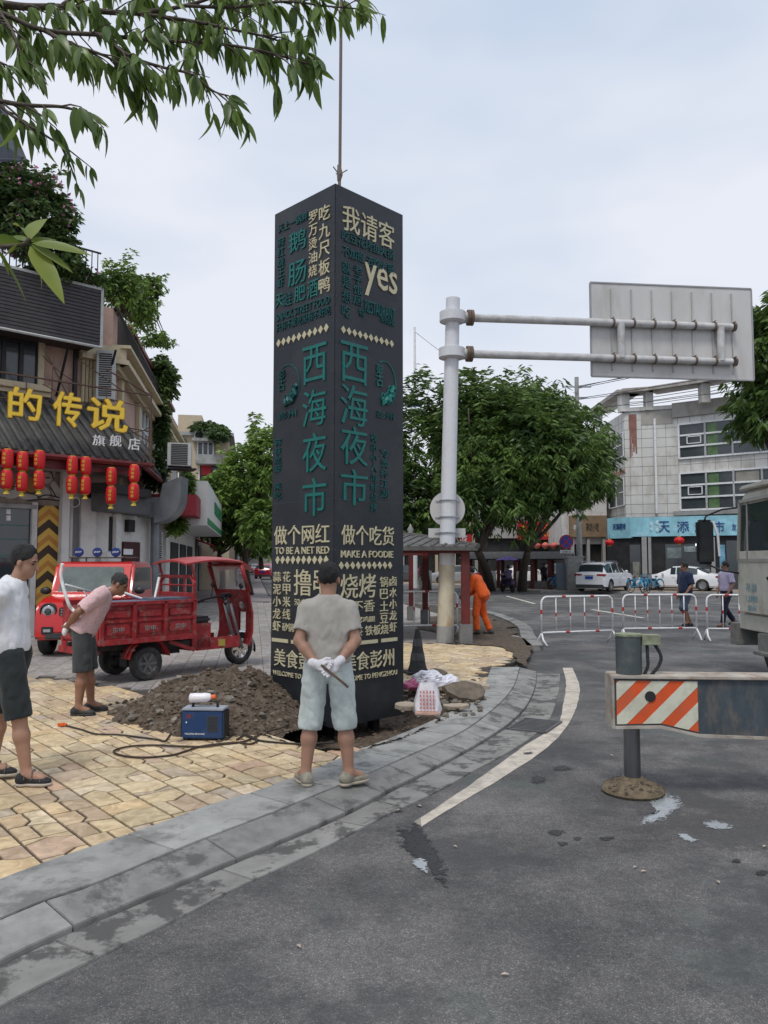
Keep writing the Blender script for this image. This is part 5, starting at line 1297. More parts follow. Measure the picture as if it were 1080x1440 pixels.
person('man in lavender shirt and navy trousers walking beside the truck cab', (lv.x+.0, lv.y+.3, 0), rad(105), J, dict(shirt=LAV, pants=NVT, shoe=mat('brown_shoe', (.1, .05, .03), .5), sole=BLACKR, leglen=1.88, legr=.02, loose=.025, skin=SKIND, res=.012, sleeve=.75, hem=-.02))
for px_, py_, lab, sh_, pt_, rz_, hh in [(592, 831, 'person in red top and pale trousers walking on the road right of the tower', (.5, .03, .04), (.5, .5, .45), 80, 1.68), (838, 831, 'pedestrian in white top standing under the far arcade, left of the parked cars', (.6, .6, .62), (.2, .2, .22), 180, 1.6), (852, 832, '', (.3, .3, .33), (.04, .04, .05), 150, 1.7), (765, 829, 'pedestrian in dark clothes under the far arcade behind the moped', (.05, .05, .07), (.03, .03, .04), 200, 1.68), (332, 803+10, 'pedestrian in dark clothes walking away down the left street between the cars', (.06, .06, .07), (.03, .03, .04), 0, 1.7)]:
    if not lab or px_ == 838: continue
    g0 = G(px_, py_)
    person(lab, (g0.x, g0.y, 0 if px_ > 400 else Z1), rad(rz_), stand(hh, lkn=(-.1, .12, .52), ran=(.1, -.2, .1)), dict(shirt=cloth('top_%d' % px_, sh_), pants=cloth('bottom_%d' % px_, pt_), shoe=BSH, sole=BLACKR, leglen=1.85, res=.025, eyes=False))
# ------------------------------------------------------------------ vehicles
RUB = mat('tyre_rubber', (.022, .022, .023), .75, var=.3, vs=14, bump=.3, bs=60, dirt=((.14, .12, .1), .5, 6))
RIM = mat('rim_metal', (.38, .39, .4), .35, metal=.8, var=.1)
TAILR = mat('tail_lamp', (.35, .01, .012), .15, var=.1, spec=.8, coat=.5)
HEADL = mat('head_lamp', (.3, .31, .33), .08, var=.1, spec=.9, coat=1)
PLB = mat('plate_blue', (.01, .06, .35), .4, var=0); PLG = mat('plate_green', (.02, .42, .28), .4, var=0)
CLAD = mat('grey_cladding', (.04, .041, .043), .6, var=.15)
def wheel(parent, x, y, z, r, w, side, rimm=None, spokes=5, steer=0.):
    M0 = TR(x, y, z, rz=steer) @ Matrix.Rotation(-PI/2*side, 4, 'X')      # local z points outward
    mb = MB(); mb.lathe([(r*.6, -w/2), (r*.92, -w/2), (r, -w*.32), (r, w*.32), (r*.92, w/2), (r*.66, w/2), (r*.62, w*.4)], 26, M0, cap=False); t = mb.build('tyre', RUB, parent, auto=50)
    mb = MB(); mb.lathe([(r*.64, w*.42), (r*.6, w*.46), (r*.56, w*.36), (r*.2, w*.25), (r*.17, w*.42), (.001, w*.44)], 22, M0, cap=False)
    for i in range(spokes):
        a = 2*PI*i/spokes; mb.bar(tuple(M0 @ V((r*.15*math.cos(a), r*.15*math.sin(a), w*.4))), tuple(M0 @ V((r*.58*math.cos(a), r*.58*math.sin(a), w*.42))), r*.16, .02, up=tuple((M0.to_3x3() @ V((0, 0, 1)))))
    o = mb.build('rim', rimm or RIM, t, auto=40)
    return t
def car(label, loc, rz, L, W, H, col, tops, belt, glass_x, wx, wr=.33, group=None, name='parked_car', clear=.2, plate=None, clad=True, rear_view=True, pillars=(), lod=1, tail='wide', rails=False):
    """x forward from the rear bumper (0) to the front (L); tops = [(x, z)] roof line; glass_x = (rear glass start, roof start, roof end, windscreen foot)"""
    t = thing(name, label, 'car', loc, rz, group)
    off = -L/2
    def top(x):
        for (a, za), (b, zb) in zip(tops, tops[1:]):
            if a <= x <= b: u = (x-a)/(b-a); return za+(zb-za)*u
        return tops[-1][1]
    xs = set([0, L]+[x for x, _ in tops]+list(glass_x)+list(pillars)); xs |= set(np.linspace(0, L, 15))
    for c in wx:
        for a in np.linspace(0, PI, 9): xs.add(c-(wr*1.13)*math.cos(a))
    xs = sorted(x for x in xs if 0 <= x <= L); q = [xs[0]]
    for x in xs[1:]:
        if x-q[-1] > .018: q.append(x)
    xs = q; st = []
    for x in xs:
        e = min(x, L-x); en = min(1, (e+.02)/.42); wf = (.86+.14*math.sin(min(1, en)*PI/2)) if e < .42 else 1
        tz = top(x); hw = W/2*wf; zb = clear; arch = None
        for c in wx:
            R = wr*1.13
            if abs(x-c) < R: arch = wr+math.sqrt(max(0, R*R-(x-c)**2))
        g = max(0, min(1, (tz-belt)/.3)); b = min(belt+.0, tz-.035); z1 = clear+.1+(.06 if e < .1 else 0)
        mid = clear+(b-clear)*.55
        rows = [[hw*.9, clear], [hw*.985, z1], [hw*1.0, mid], [hw*.985, b-.1], [hw*(.95-.0*g), b], [hw*(.88*(1-g)+.76*g), tz-.03*(1-g)-.07*g], [hw*(.6), tz-.012], [0, tz]]
        if arch:
            for r_ in rows[:3]: r_[1] = max(r_[1], arch)
            rows[3][1] = max(rows[3][1], arch+.03)
            rows[2][0] = rows[1][0] = hw*1.015; 
        st.append(rows)
    n = len(xs); verts = []; vid = {}
    def vert(i, r, sgn):
        if r == 7: sgn = 0
        k = (i, r, sgn)
        if k not in vid: y, z = st[i][r]; vid[k] = len(verts); verts.append((xs[i]+off, y*sgn if sgn else 0, z))
        return vid[k]
    groups = {'body': [], 'glass': [], 'clad': []}; gx = glass_x; wins = []
    for i in range(n-1):
        xm = (xs[i]+xs[i+1])/2
        for r in range(7):
            for sg in (1, -1):
                f = [vert(i, r, sg), vert(i+1, r, sg), vert(i+1, r+1, sg), vert(i, r+1, sg)]
                f = f[::-1] if sg == 1 else f
                f = list(dict.fromkeys(f)); f = f
                key = 'body'
                if r >= 5 and (gx[0] < xm < gx[1] or gx[2] < xm < gx[3]): key = ('rw' if xm < gx[1] else 'fw')
                if r == 4 and gx[1]-.12 < xm < gx[2]+.25 and st[i][5][1]-st[i][4][1] > .12 and st[i+1][5][1]-st[i+1][4][1] > .12 and not any(abs(xm-p) < .06 for p in pillars):
                    key = 's%d%d' % (sg, sum(xm > p for p in pillars))
                if r == 0 and clad: key = 'clad'
                groups.setdefault(key, []).append(f)
    for i, rv in ((0, False), (n-1, True)):
        ring = [vert(i, r, 1) for r in range(8)]+[vert(i, r, -1) for r in range(6, -1, -1)]
        groups['body'].append(ring if not rv else ring[::-1])
    under = [vert(0, 0, 1), vert(0, 0, -1), vert(n-1, 0, -1), vert(n-1, 0, 1)]; 
    for key, fs in groups.items():
        if not fs: continue
        mb = MB(); mb.add(verts, fs); used = sorted({i for f in fs for i in f}); mp_ = {a: b for b, a in enumerate(used)}
        mb.v = [verts[i] for i in used]; mb.f = [tuple(mp_[i] for i in f) for f in fs]
        nm = 'body' if key == 'body' else 'cladding' if key == 'clad' else 'rear_window' if key == 'rw' else 'windscreen' if key == 'fw' else 'side_window'
        o = mb.build(nm, col if key == 'body' else CLAD if key == 'clad' else GLASS, t, auto=32)
    mb = MB(); mb.box((0, 0, clear+.18), (L*.9, W*.72, .3)); mb.build('floor_pan', BLACKP, t)
    for c in wx:
        for sg in (1, -1): wheel(t, c+off, sg*(W/2-.1), wr, wr, .2, sg)
    # mirrors, handles, lights, plates
    for sg in (1, -1):
        mb = MB(); mb.ball((gx[3]-.42+off, sg*(W/2+.07), belt+.07), (.07, .1, .065), 10, 6); mb.build('door_mirror', col, t, smooth=True)
        for hx in pillars[:2]:
            mb = MB(); mb.box((hx+off+.12, sg*(W/2+.0), belt-.15), (.16, .02, .03)); mb.build('door_handle', col, t)
        mb = MB()
        for p in list(pillars)[:2]+[pillars[-1]+.95 if pillars else L*.6]:
            mb.box((p+off, sg*(W/2-.004), clear+.42), (.008, .014, belt-clear-.5))
        mb.build('door_seam', BLACKP, t, kind='stuff')
        zt = belt-.12
        mb = MB(); mb.box((.045+off, sg*W*.35, zt), (.09, W*.24, .13)); mb.box((.15+off, sg*(W/2-.07), zt+.01), (.22, .08, .11)); mb.build('tail_light', TAILR, t, bev=.015)
        mb = MB(); mb.box((L-.12+off, sg*W*.37, belt-.24), (.22, W*.2, .11)); mb.build('headlight', HEADL, t, bev=.02)
    mb = MB(); mb.box((-.003+off, 0, clear+.12), (.05, W*.86, .2)); mb.build('rear_bumper', CLAD, t, bev=.02)
    mb = MB(); mb.box((L-.02+off, 0, clear+.3), (.05, W*.5, .18)); mb.build('grille', BLACKP, t, bev=.02)
    mb = MB(); mb.box((-.035+off, 0, zt-.14 if tail == 'wide' else clear+.35), (.012, .44, .14)); p = mb.build('number_plate', PLB, t)
    mb = MB(); mb.box((-.03+off, 0, zt-.02), (.02, .5, .03)); mb.build('trim', CHROME, t)
    if rails:
        for sg in (1, -1):
            mb = MB(); mb.tube([V((gx[1]+.1+off, sg*W*.36, top(gx[1]+.2)-.02)), V((gx[1]+.3+off, sg*W*.36, H+.03)), V((gx[2]-.3+off, sg*W*.36, H+.03)), V((gx[2]-.05+off, sg*W*.36, top(gx[2])-.03))], .018, 6); mb.build('roof_rail', STEEL, t)
    return t
CWHITE = mat('car_white', (.72, .73, .75), .25, var=.03, vs=2, coat=.6)
CGREY = mat('car_grey', (.1, .105, .11), .3, metal=.3, var=.05, coat=.6); CRED = mat('car_red', (.38, .015, .03), .3, var=.06, coat=.6); CSIL = mat('car_silver', (.42, .43, .45), .3, metal=.4, var=.05, coat=.5)
SUVT = [(0, .95), (.12, 1.12), (.35, 1.5), (.75, 1.62), (1.8, 1.66), (2.55, 1.6), (3.35, 1.1), (3.9, 1.02), (4.25, .88), (4.4, .62)]
SEDT = [(0, .85), (.1, .98), (.65, 1.03), (1.35, 1.36), (1.95, 1.43), (2.6, 1.4), (3.5, .98), (4.3, .84), (4.6, .66), (4.7, .5)]
HATT = [(0, .8), (.1, 1.0), (.3, 1.3), (.7, 1.47), (1.6, 1.5), (2.3, 1.44), (3.0, 1.02), (3.6, .9), (3.85, .75), (3.95, .5)]
Z2 = .1
g = G(862, 833, Z2)
car('white compact SUV parked facing away right, in front of the brown and blue shop signs', (g.x+.15, g.y+2.0, Z2), rad(52), 4.4, 1.82, 1.66, CWHITE, SUVT, 1.05, (.12, .42, 2.55, 3.35), (.8, 3.45), .35, 'white cars parked by the shops', pillars=(1.2, 2.15), rails=True)
g = G(985, 832, Z2)
car('white sedan parked beneath the blue supermarket sign, tail towards the road', (g.x-.35, g.y+2.0, Z2), rad(146), 4.7, 1.82, 1.43, CWHITE, SEDT, .93, (.62, 1.3, 2.6, 3.5), (.95, 3.7), .33, 'white cars parked by the shops', pillars=(1.55, 2.4), clad=False)
g = G(812, 826, Z2)
car('dark grey car parked behind the no-parking sign, left of the white SUV', (g.x-.6, g.y+1.5, Z2), rad(60), 4.3, 1.78, 1.5, CGREY, [(x*.98, z*.95) for x, z in SUVT], 1.0, (.12, .42, 2.5, 3.3), (.8, 3.4), .33, pillars=(1.2, 2.15))
for px_, py_, m_, lab, T_, zz in [(742, 822, CWHITE, 'white car standing behind the arcade roof, left of the no-parking sign', SEDT, .1), (640, 822, CSIL, 'silver car behind the small red pavilion, just right of the white pole', HATT, 0), (578, 820, CGREY, 'dark car seen between the sign tower and the first pavilion post', HATT, 0)]:
    g = G(px_, py_, zz); LL = T_[-1][0]
    car(lab, (g.x, g.y+1, zz), rad(5 if px_ != 640 else 170), LL, 1.78, 1.5, m_, T_, .97, (.12 if T_ is HATT else .62, .4 if T_ is HATT else 1.3, 2.3 if T_ is HATT else 2.6, 3.0 if T_ is HATT else 3.5), (.75, LL-1.0), .32, pillars=(1.2, 2.0), clad=False)
for px_, py_, m_, lab, rz_, T_ in [(370, 814, CRED, 'red car at the far end of the left street, nearest of the row', 88, HATT), (352, 808, CWHITE, 'white car in the left street, just behind and left of the red car', 95, SEDT), (330, 813, CWHITE, 'white car seen through the tricycle windscreen in the left street', 100, HATT), (341, 803, CSIL, 'small distant silver car parked far down the left street', 96, SEDT), (363, 802, CGREY, 'small distant dark car far down the left street, right side', 98, HATT), (378, 806, CWHITE, 'white car half hidden by the sign tower in the left street', 93, SEDT)]:
    g = G(px_, py_, Z1); LL = T_[-1][0]
    car(lab, (g.x, g.y+2, Z1), rad(rz_), LL, 1.76, 1.45, m_, T_, .95, (.12 if T_ is HATT else .62, .4 if T_ is HATT else 1.3, 2.3 if T_ is HATT else 2.6, 3.0 if T_ is HATT else 3.5), (.75, LL-1.0), .32, 'cars in the left street', pillars=(1.2, 2.0), clad=False)

# ---- red mini off-roader, front towards us
SRED = mat('bright_red_paint', (.52, .012, .012), .28, var=.05, vs=2, coat=.7)
sg_ = G(95, 925, Z1)
suv = thing('parked_car', 'bright red mini off-roader with three blue roof lamps, parked facing the camera behind the men', 'car', (sg_.x-.04, sg_.y+1.6, Z1), rad(-84))
def lp(prof, n=14): return prof
suvL, suvW = 3.1, 1.52
def rb(name, c, d, m, bev=.03, mbx=None, **k):
    mb = MB(); mb.box(c, d, **k); return mb.build(name, m, suv, bev=bev)
# body: side profile extruded and rounded (x forward, nose at +1.55)
prof = [(-1.5, .3), (-1.5, .95), (-1.42, 1.05), (-1.3, 1.58), (-1.15, 1.66), (.25, 1.68), (.45, 1.62), (.70, 1.07), (1.25, 1.02), (1.46, .93), (1.54, .72), (1.54, .3)]
arch = lambda cx: [(cx+.36*math.cos(a), .3+.0+.36*math.sin(a)*.95) for a in np.linspace(0, PI, 9)]
poly = prof + [p for p in arch(.98)] + [p for p in arch(-.95)]
poly = poly[::-1]
M0 = Matrix(((1, 0, 0, 0), (0, 0, 1, 0), (0, 1, 0, 0), (0, 0, 0, 1)))
mb = MB(); mb.prism([(x, z) for x, z in poly], -suvW/2+.03, suvW/2-.03, M0); mb.build('body', SRED, suv, bev=.055, auto=40)
mb = MB()
for y in (-1, 1):
    for cx in (.98, -.95):
        mb.tube([V((cx+.37*math.cos(a), y*(suvW/2-.03), .3+.36*math.sin(a))) for a in np.linspace(0, PI, 12)], .04, 6)
mb.build('fender_flare', CLAD, suv, kind='stuff')
# windscreen: leaning sheet a little proud of the body
ws = [V((.69, y*.60, 1.11)) for y in (-1, 1)]+[V((.485, y*.54, 1.575)) for y in (1, -1)]
nW = V((.915, 0, .403)).normalized()
GLS2 = mat('windscreen_glass', (.12, .15, .14), .06, var=.35, vs=3, spec=.6)
mb = MB(); mb.add([tuple(p+nW*.012) for p in ws]+[tuple(p-nW*.02) for p in ws], [(0, 1, 2, 3), (7, 6, 5, 4), (0, 4, 5, 1), (1, 5, 6, 2), (2, 6, 7, 3), (3, 7, 4, 0)]); mb.build('windscreen', GLS2, suv)
for y in (-1, 1):
    mb = MB(); mb.add([(x, y*(suvW/2-.026), z) for x, z in ((-1.2, 1.1), (.55, 1.1), (.3, 1.56), (-1.12, 1.56))]+[(x, y*(suvW/2-.05), z) for x, z in ((-1.2, 1.1), (.55, 1.1), (.3, 1.56), (-1.12, 1.56))], [(0, 1, 2, 3) if y < 0 else (3, 2, 1, 0), (0, 4, 5, 1), (1, 5, 6, 2), (2, 6, 7, 3), (3, 7, 4, 0)]); mb.build('side_window', GLASS, suv)
    mb = MB(); mb.ball((.55, y*(suvW/2+.1), 1.13), (.06, .1, .07), 12, 8); mb.build('door_mirror', BLACKP, suv, smooth=True)
    # round headlight with dark housing
    c = (1.535, y*.52, .80); mb = MB(); mb.lathe([(.15, -.06), (.15, .01), (.14, .03), (.125, .03), (.12, .0)], 28, frame((1.50, y*.5, .80), (0, 1, 0), (0, 0, 1)), cap=False); mb.build('headlight_ring', BLACKP, suv, smooth=True)
    mb = MB(); mb.ball((1.49, y*.5, .80), (.055, .125, .125), 20, 10); hl = mb.build('headlight', HEADL, suv, smooth=True)
    mb = MB(); mb.lathe([(.06, .0), (.05, .02), (.001, .026)], 18, frame((1.54, y*.5, .80), (0, 1, 0), (0, 0, 1)), cap=False); mb.build('lens', GLASS, hl)
    mb = MB(); mb.box((1.545, y*.5, .47), (.03, .2, .13)); fl = mb.build('fog_lamp', BLACKP, suv, bev=.01)
    mb = MB(); mb.box((1.56, y*.5, .47), (.03, .12, .05)); mb.build('lamp', HEADL, fl)
mb = MB(); mb.box((1.53, 0, .79), (.05, .62, .17)); gr = mb.build('grille', BLACKP, suv, bev=.02)
mb = MB()
for i in range(11):
    for j in range(3): mb.box((1.558, -.26+i*.052, .745+j*.045), (.01, .03, .024), ry=.3)
mb.build('grille_mesh', STEEL, gr, kind='stuff')
mb = MB(); mb.box((1.56, 0, .60), (.012, .44, .14)); pl = mb.build('number_plate', PLG, suv)
mb = MB(); mb.text('川AD1632', frame((1.567, 0, .60), (0, 1, 0), (0, 0, 1)), .4, .09, .003, .004); mb.build('plate_text', WHITEP, pl)
mb = MB(); mb.box((1.53, 0, .38), (.06, 1.1, .13)); mb.build('lower_bumper', CLAD, suv, bev=.02)
mb = MB(); mb.tube([V((.73, .45, 1.12)), V((.72, -.25, 1.15))], .012, 6); mb.build('wiper', BLACKP, suv)
rack = MB()
for y in (-.5, .5): rack.tube([V((-.9, y, 1.76)), V((.3, y, 1.76))], .018, 6)
for x in (-.9, -.5, -.1, .3): rack.tube([V((x, -.5, 1.76)), V((x, .5, 1.76))], .015, 6)
for y in (-.5, .5):
    for x in (-.8, .2): rack.tube([V((x, y, 1.66)), V((x, y, 1.76))], .015, 6)
rk = rack.build('roof_rack', BLACKP, suv)
BLU = mat('lamp_cover_blue', (.01, .03, .16), .3, var=.1)
for y in (-.33, 0, .33):
    mb = MB(); mb.lathe([(.06, -.06), (.09, -.02), (.09, .01), (.08, .02), (.001, .022)], 20, frame((.3, y*1.05, 1.86), (0, 1, 0), (0, 0, 1)), cap=True); lo = mb.build('roof_lamp', BLU, suv, auto=40)
    mb = MB(); mb.text('JEEP', frame((.324, y*1.05, 1.86), (0, 1, 0), (0, 0, 1)), .125, .04, .003, .004); mb.build('lamp_text', WHITEP, lo)
for cx in (.98, -.95):
    for y in (-1, 1): wheel(suv, cx, y*(suvW/2-.1), .31, .31, .19, y)

# ---- red cargo tricycle
tri_c = V((-3.7, 11.3)); TRI = thing('cargo_tricycle', 'old red motor tricycle with cargo bed and roofed cab, parked behind the dirt heap', 'tricycle', (tri_c.x, tri_c.y, Z1), rad(48))
TRD = mat('tricycle_red', (.29, .02, .024), .48, var=.35, vs=6, bump=.3, bs=30, ds=(.53, .64), dirt=((.24, .15, .125), .7, 9))
TRD2 = mat('tricycle_roof_red', (.36, .035, .035), .42, var=.15, vs=3, dirt=((.2, .08, .07), .5, 3))
DKF = mat('tricycle_frame', (.03, .028, .028), .7, var=.3, vs=9)
def tb(name, c, d, m=TRD, bev=.006, parent=None, **k):
    mb = MB(); mb.box(c, d, **k); return mb.build(name, m, parent or TRI, bev=bev)
BZ0, BZ1 = .58, 1.07
tb('bed_floor', (0, 0, BZ0), (1.5, 1.0, .06))
for y, nm in ((-.5, 'side_panel'), (.5, 'side_panel')):
    sp = tb(nm, (0, y, (BZ0+BZ1)/2+.02), (1.5, .03, BZ1-BZ0))
    s_ = -1 if y < 0 else 1
    mb = MB()
    for x in (-.73, -.25, .24, .73): mb.box((x, y+s_*.03, (BZ0+BZ1)/2), (.05, .04, BZ1-BZ0+.08))
    mb.box((0, y+s_*.025, BZ1+.03), (1.54, .05, .045)); mb.box((0, y+s_*.025, BZ0+.0), (1.54, .06, .07)); mb.box((0, y+s_*.022, .86), (1.5, .03, .035))
    mb.build('rail', TRD, sp)
    for x in (-.49, 0, .49):
        tb('pressing', (x, y+s_*.022, .745), (.36, .022, .15), TRD, .01, sp); tb('pressing', (x, y+s_*.022, .955), (.36, .018, .11), TRD, .01, sp)
        mb = MB(); mb.text('宗申', frame((x, y+s_*.036, .745), (1 if y < 0 else -1, 0, 0), (0, 0, 1)), .17, .075, .004, .004); mb.build('badge', mat('badge_grey', (.3, .28, .27), .5) if 'badge_grey' not in MATS else MATS['badge_grey'], sp)
tb('tailgate', (-.75, 0, (BZ0+BZ1)/2), (.03, 1.0, BZ1-BZ0)); tb('rear_bumper', (-.82, 0, .45), (.06, .95, .09))
for y in (-.4, .4): tb('tail_light', (-.79, y, .52), (.03, .14, .08), TAILR)
hb = tb('headboard', (.75, 0, .9), (.035, 1.0, .62))
mb = MB(); mb.tube([V((.77, -.46, .6)), V((.77, -.46, 1.36)), V((.77, -.36, 1.45)), V((.77, .36, 1.45)), V((.77, .46, 1.36)), V((.77, .46, .6))], .028, 8)
for z in (1.2, 1.32): mb.tube([V((.77, -.46, z)), V((.77, .46, z))], .015, 6)
for y in (-.2, .2): mb.tube([V((.77, y, .6)), V((.77, y, 1.45))], .015, 6)
mb.build('headboard_frame', TRD, TRI)
mb = MB()
for y in (-.3, .3): mb.bar((-.8, y, .5), (1.2, y, .44), .06, .09)
for x in (-.6, 0, .6): mb.bar((x, -.3, .48), (x, .3, .48), .06, .06)
mb.tube([V((0, -.42, .24)), V((0, .42, .24))], .04, 8); mb.box((0, 0, .26), (.22, .2, .2)); mb.box((.55, .1, .4), (.5, .3, .22)); mb.build('chassis', DKF, TRI)
for y in (-1, 1):
    mb = MB(); mb.tube([V((.34*math.cos(a), y*.44, .26+.34*math.sin(a))) for a in np.linspace(.25, PI-.25, 12)], .02, 6)
    vs = []
    for a in np.linspace(.2, PI-.2, 14):
        for dy in (-.12, .1): vs.append((.33*math.cos(a), y*.43+dy, .26+.33*math.sin(a)))
    mb.add(vs, [(2*i, 2*i+1, 2*i+3, 2*i+2) for i in range(13)]); mb.build('mudguard', TRD, TRI)
    wheel(TRI, 0, y*.43, .24, .24, .13, y, mat('dusty_rim', (.12, .12, .12), .6, metal=.4, var=.3) if 'dusty_rim' not in MATS else MATS['dusty_rim'], 6)
    mb = MB(); mb.bar((.35, y*.47, .52), (.8, y*.44, .36), .03, .05); mb.build('strut', TRD, TRI)
# cab
tb('cab_floor', (1.28, 0, .36), (.95, .62, .05)); tb('seat_base', (.98, 0, .55), (.34, .72, .38)); 
mb = MB(); mb.box((.98, 0, .79), (.38, .66, .1)); mb.build('seat', BLACKR, TRI, bev=.03); tb('seat_back', (.8, 0, 1.0), (.07, .6, .28), BLACKR, .03)
tb('step_panel', (1.3, -.34, .42), (.8, .04, .18)); tb('step_panel', (1.3, .34, .42), (.8, .04, .18))
mb = MB(); mb.box((1.35, -.365, .42), (.12, .012, .1)); mb.build('sticker', mat('yellow_sticker', (.4, .3, .06), .5), TRI)
# roof: shallow curved shell
nn = 12; vs = []; 
for i in range(nn+1):
    x = .62+1.28*i/nn; zc = 1.70+.06*math.sin(PI*min(1, i/nn*1.05))-.12*max(0, (i/nn-.8)/.2)**2
    for j in range(9):
        y = -.46+.92*j/8; vs.append((x, y, zc-.05*abs(y/.46)**2.4))
m_ = len(vs); vs += [(a, b, c-.025) for a, b, c in vs]
fs = [(i*9+j, (i+1)*9+j, (i+1)*9+j+1, i*9+j+1) for i in range(nn) for j in range(8)]; fs += [tuple(k+m_ for k in f[::-1]) for f in fs]
for i in range(nn): fs += [(i*9, i*9+m_, (i+1)*9+m_, (i+1)*9), (i*9+8, (i+1)*9+8, (i+1)*9+8+m_, i*9+8+m_)]
for j in range(8): fs += [(j, j+1, j+1+m_, j+m_), (nn*9+j, nn*9+j+m_, nn*9+j+1+m_, nn*9+j+1)]
mb = MB(); mb.add(vs, fs); mb.build('cab_roof', TRD2, TRI, auto=50)
# front apron: curved shield with windscreen frame
def apr(x, y, z): return V((x-.16*(abs(y)/.45)**2.2, y, z))
def rows_(zs, xsx, ys):
    return [[apr(x, y, z) for y in ys] for z, x in zip(zs, xsx)]
ys = np.linspace(-.44, .44, 11)
R0 = rows_([.34, .55, .85, 1.1, 1.2], [2.0, 2.06, 2.06, 2.0, 1.96], ys)
mb = MB(); vs = [tuple(p) for r in R0 for p in r]; m_ = len(vs); vs += [(x-.03, y, z) for x, y, z in vs]
fs = [(i*11+j, i*11+j+1, (i+1)*11+j+1, (i+1)*11+j) for i in range(4) for j in range(10)]; fs += [tuple(k+m_ for k in f[::-1]) for f in fs]
for i in range(4): fs += [(i*11, (i+1)*11, (i+1)*11+m_, i*11+m_), (i*11+10, i*11+10+m_, (i+1)*11+10+m_, (i+1)*11+10)]
fs = [f for f in fs if not all(abs(vs[k][1]) < .14 and vs[k][2] < .9 for k in f)]
mb.add(vs, fs); mb.build('front_shield', TRD, TRI, auto=40)
R1 = rows_([1.2, 1.62], [1.965, 1.80], ys)
mb = MB(); vs = [tuple(p) for r in R1 for p in r]; mb.add(vs, [(j, j+1, 12+j, 11+j) for j in range(10)])
mc = bpy.data.materials.new('clear_screen'); mc.use_nodes = True; b_ = mc.node_tree.nodes['Principled BSDF']; b_.inputs['Base Color'].default_value = (.8, .85, .85, 1); b_.inputs['Roughness'].default_value = .08; b_.inputs['Alpha'].default_value = .35
mb.build('windscreen', mc, TRI, smooth=True)
mb = MB()
for r in (R1[0], R1[1]): mb.tube(r, .024, 6)
for j in (0, 10): mb.tube([R1[0][j], R1[1][j]], .03, 8)
for y in (-.43, .43): mb.tube([V((1.8, y, 1.2)), V((1.66, y, 1.68))], .028, 8)
mb.build('screen_frame', TRD, TRI, smooth=True)
mb = MB(); mb.tube([V((.8, -.44, 1.4)), V((.72, -.44, 1.66))], .02, 6); mb.tube([V((.8, .44, 1.4)), V((.72, .44, 1.66))], .02, 6); mb.build('roof_support', TRD, TRI)
tb('wiper', (1.9, 0, 1.42), (.01, .012, .3), BLACKP, 0)
# fork, wheel, bars, lamp
mb = MB()
for y in (-.085, .085): mb.tube([V((1.72, y, 1.0)), V((1.84, y, .62)), V((1.97, y, .26))], .024, 8)
mb.tube([V((1.68, 0, 1.12)), V((1.76, 0, .85))], .035, 8); mb.build('fork', STEEL, TRI, smooth=True)
wheel(TRI, 1.95, 0, .26, .26, .1, -1, CHROME, 8)
vs = []
for a in np.linspace(-.2, PI-.5, 14):
    for y in (-.075, -.05, 0, .05, .075): vs.append((1.95+.30*math.cos(a), y, .26+.30*math.sin(a)-abs(y)*.4))
mb = MB(); mb.add(vs, [(5*i+j, 5*i+j+1, 5*i+j+6, 5*i+j+5) for i in range(13) for j in range(4)]); mb.build('front_mudguard', CHROME, TRI, smooth=True)
mb = MB(); mb.tube(catmull([V((1.42, -.36, 1.02)), V((1.5, -.32, 1.06)), V((1.62, -.12, 1.1)), V((1.66, 0, 1.06)), V((1.62, .12, 1.1)), V((1.5, .32, 1.06)), V((1.42, .36, 1.02))], 4), .014, 7)
mb.build('handlebar', BLACKP, TRI, smooth=True)
for y in (-.37, .37): mb = MB(); mb.tube([V((1.4, y, 1.015)), V((1.5, y*.9, 1.055))], .022, 8); mb.build('grip', BLACKR, TRI)
mb = MB(); mb.box((1.68, 0, 1.13), (.14, .2, .07)); mb.build('instrument', BLACKP, TRI, bev=.02)
mb = MB(); mb.ball((2.04, 0, .98), (.06, .1, .1), 16, 8); mb.build('headlight', HEADL, TRI, smooth=True)
mb = MB(); mb.lathe([(.11, -.02), (.112, .03), (.1, .04)], 20, frame((2.02, 0, .98), (0, 1, 0), (0, 0, 1)), cap=False); mb.build('headlight_ring', CHROME, TRI, smooth=True)
for y in (-.38, .38):
    mb = MB(); mb.tube([V((1.62, y*.8, 1.1)), V((1.7, y, 1.25))], .008, 5); mb.ball((1.7, y, 1.29), (.02, .06, .045), 10, 6); mb.build('mirror', BLACKP, TRI, smooth=True)
def TW(x, y, z): return tuple(TRI.matrix_basis @ V((x, y, z)))
BOXB = mat('crate_blue_grey', (.1, .13, .19), .5, var=.25, vs=8, dirt=((.25, .25, .24), .5, 6)); BLC = mat('crate_blue', (.02, .08, .4), .45, var=.15)
for (x, y, z, dx, dy, dz, m, lab) in [(-.3, -.22, BZ0+.3, .7, .42, .5, BOXB, 'weathered blue-grey tool box in the rear of the tricycle bed'), (.42, -.25, BZ0+.32, .56, .36, .52, BOXB, 'weathered blue-grey tool box at the front of the tricycle bed'), (.45, .2, BZ0+.22, .4, .34, .36, BLC, 'bright blue crate behind the tool box in the tricycle bed')]:
    c = thing('tool_box', lab, 'box', TW(x, y, z-dz/2+.0), rad(48)); mb = MB(); mb.box((0, 0, dz/2-.03), (dx, dy, dz-.06)); mb.build('case', m, c, bev=.008); mb = MB(); mb.box((0, 0, dz-.035), (dx+.02, dy+.02, .05)); mb.build('lid', m, c, bev=.008)
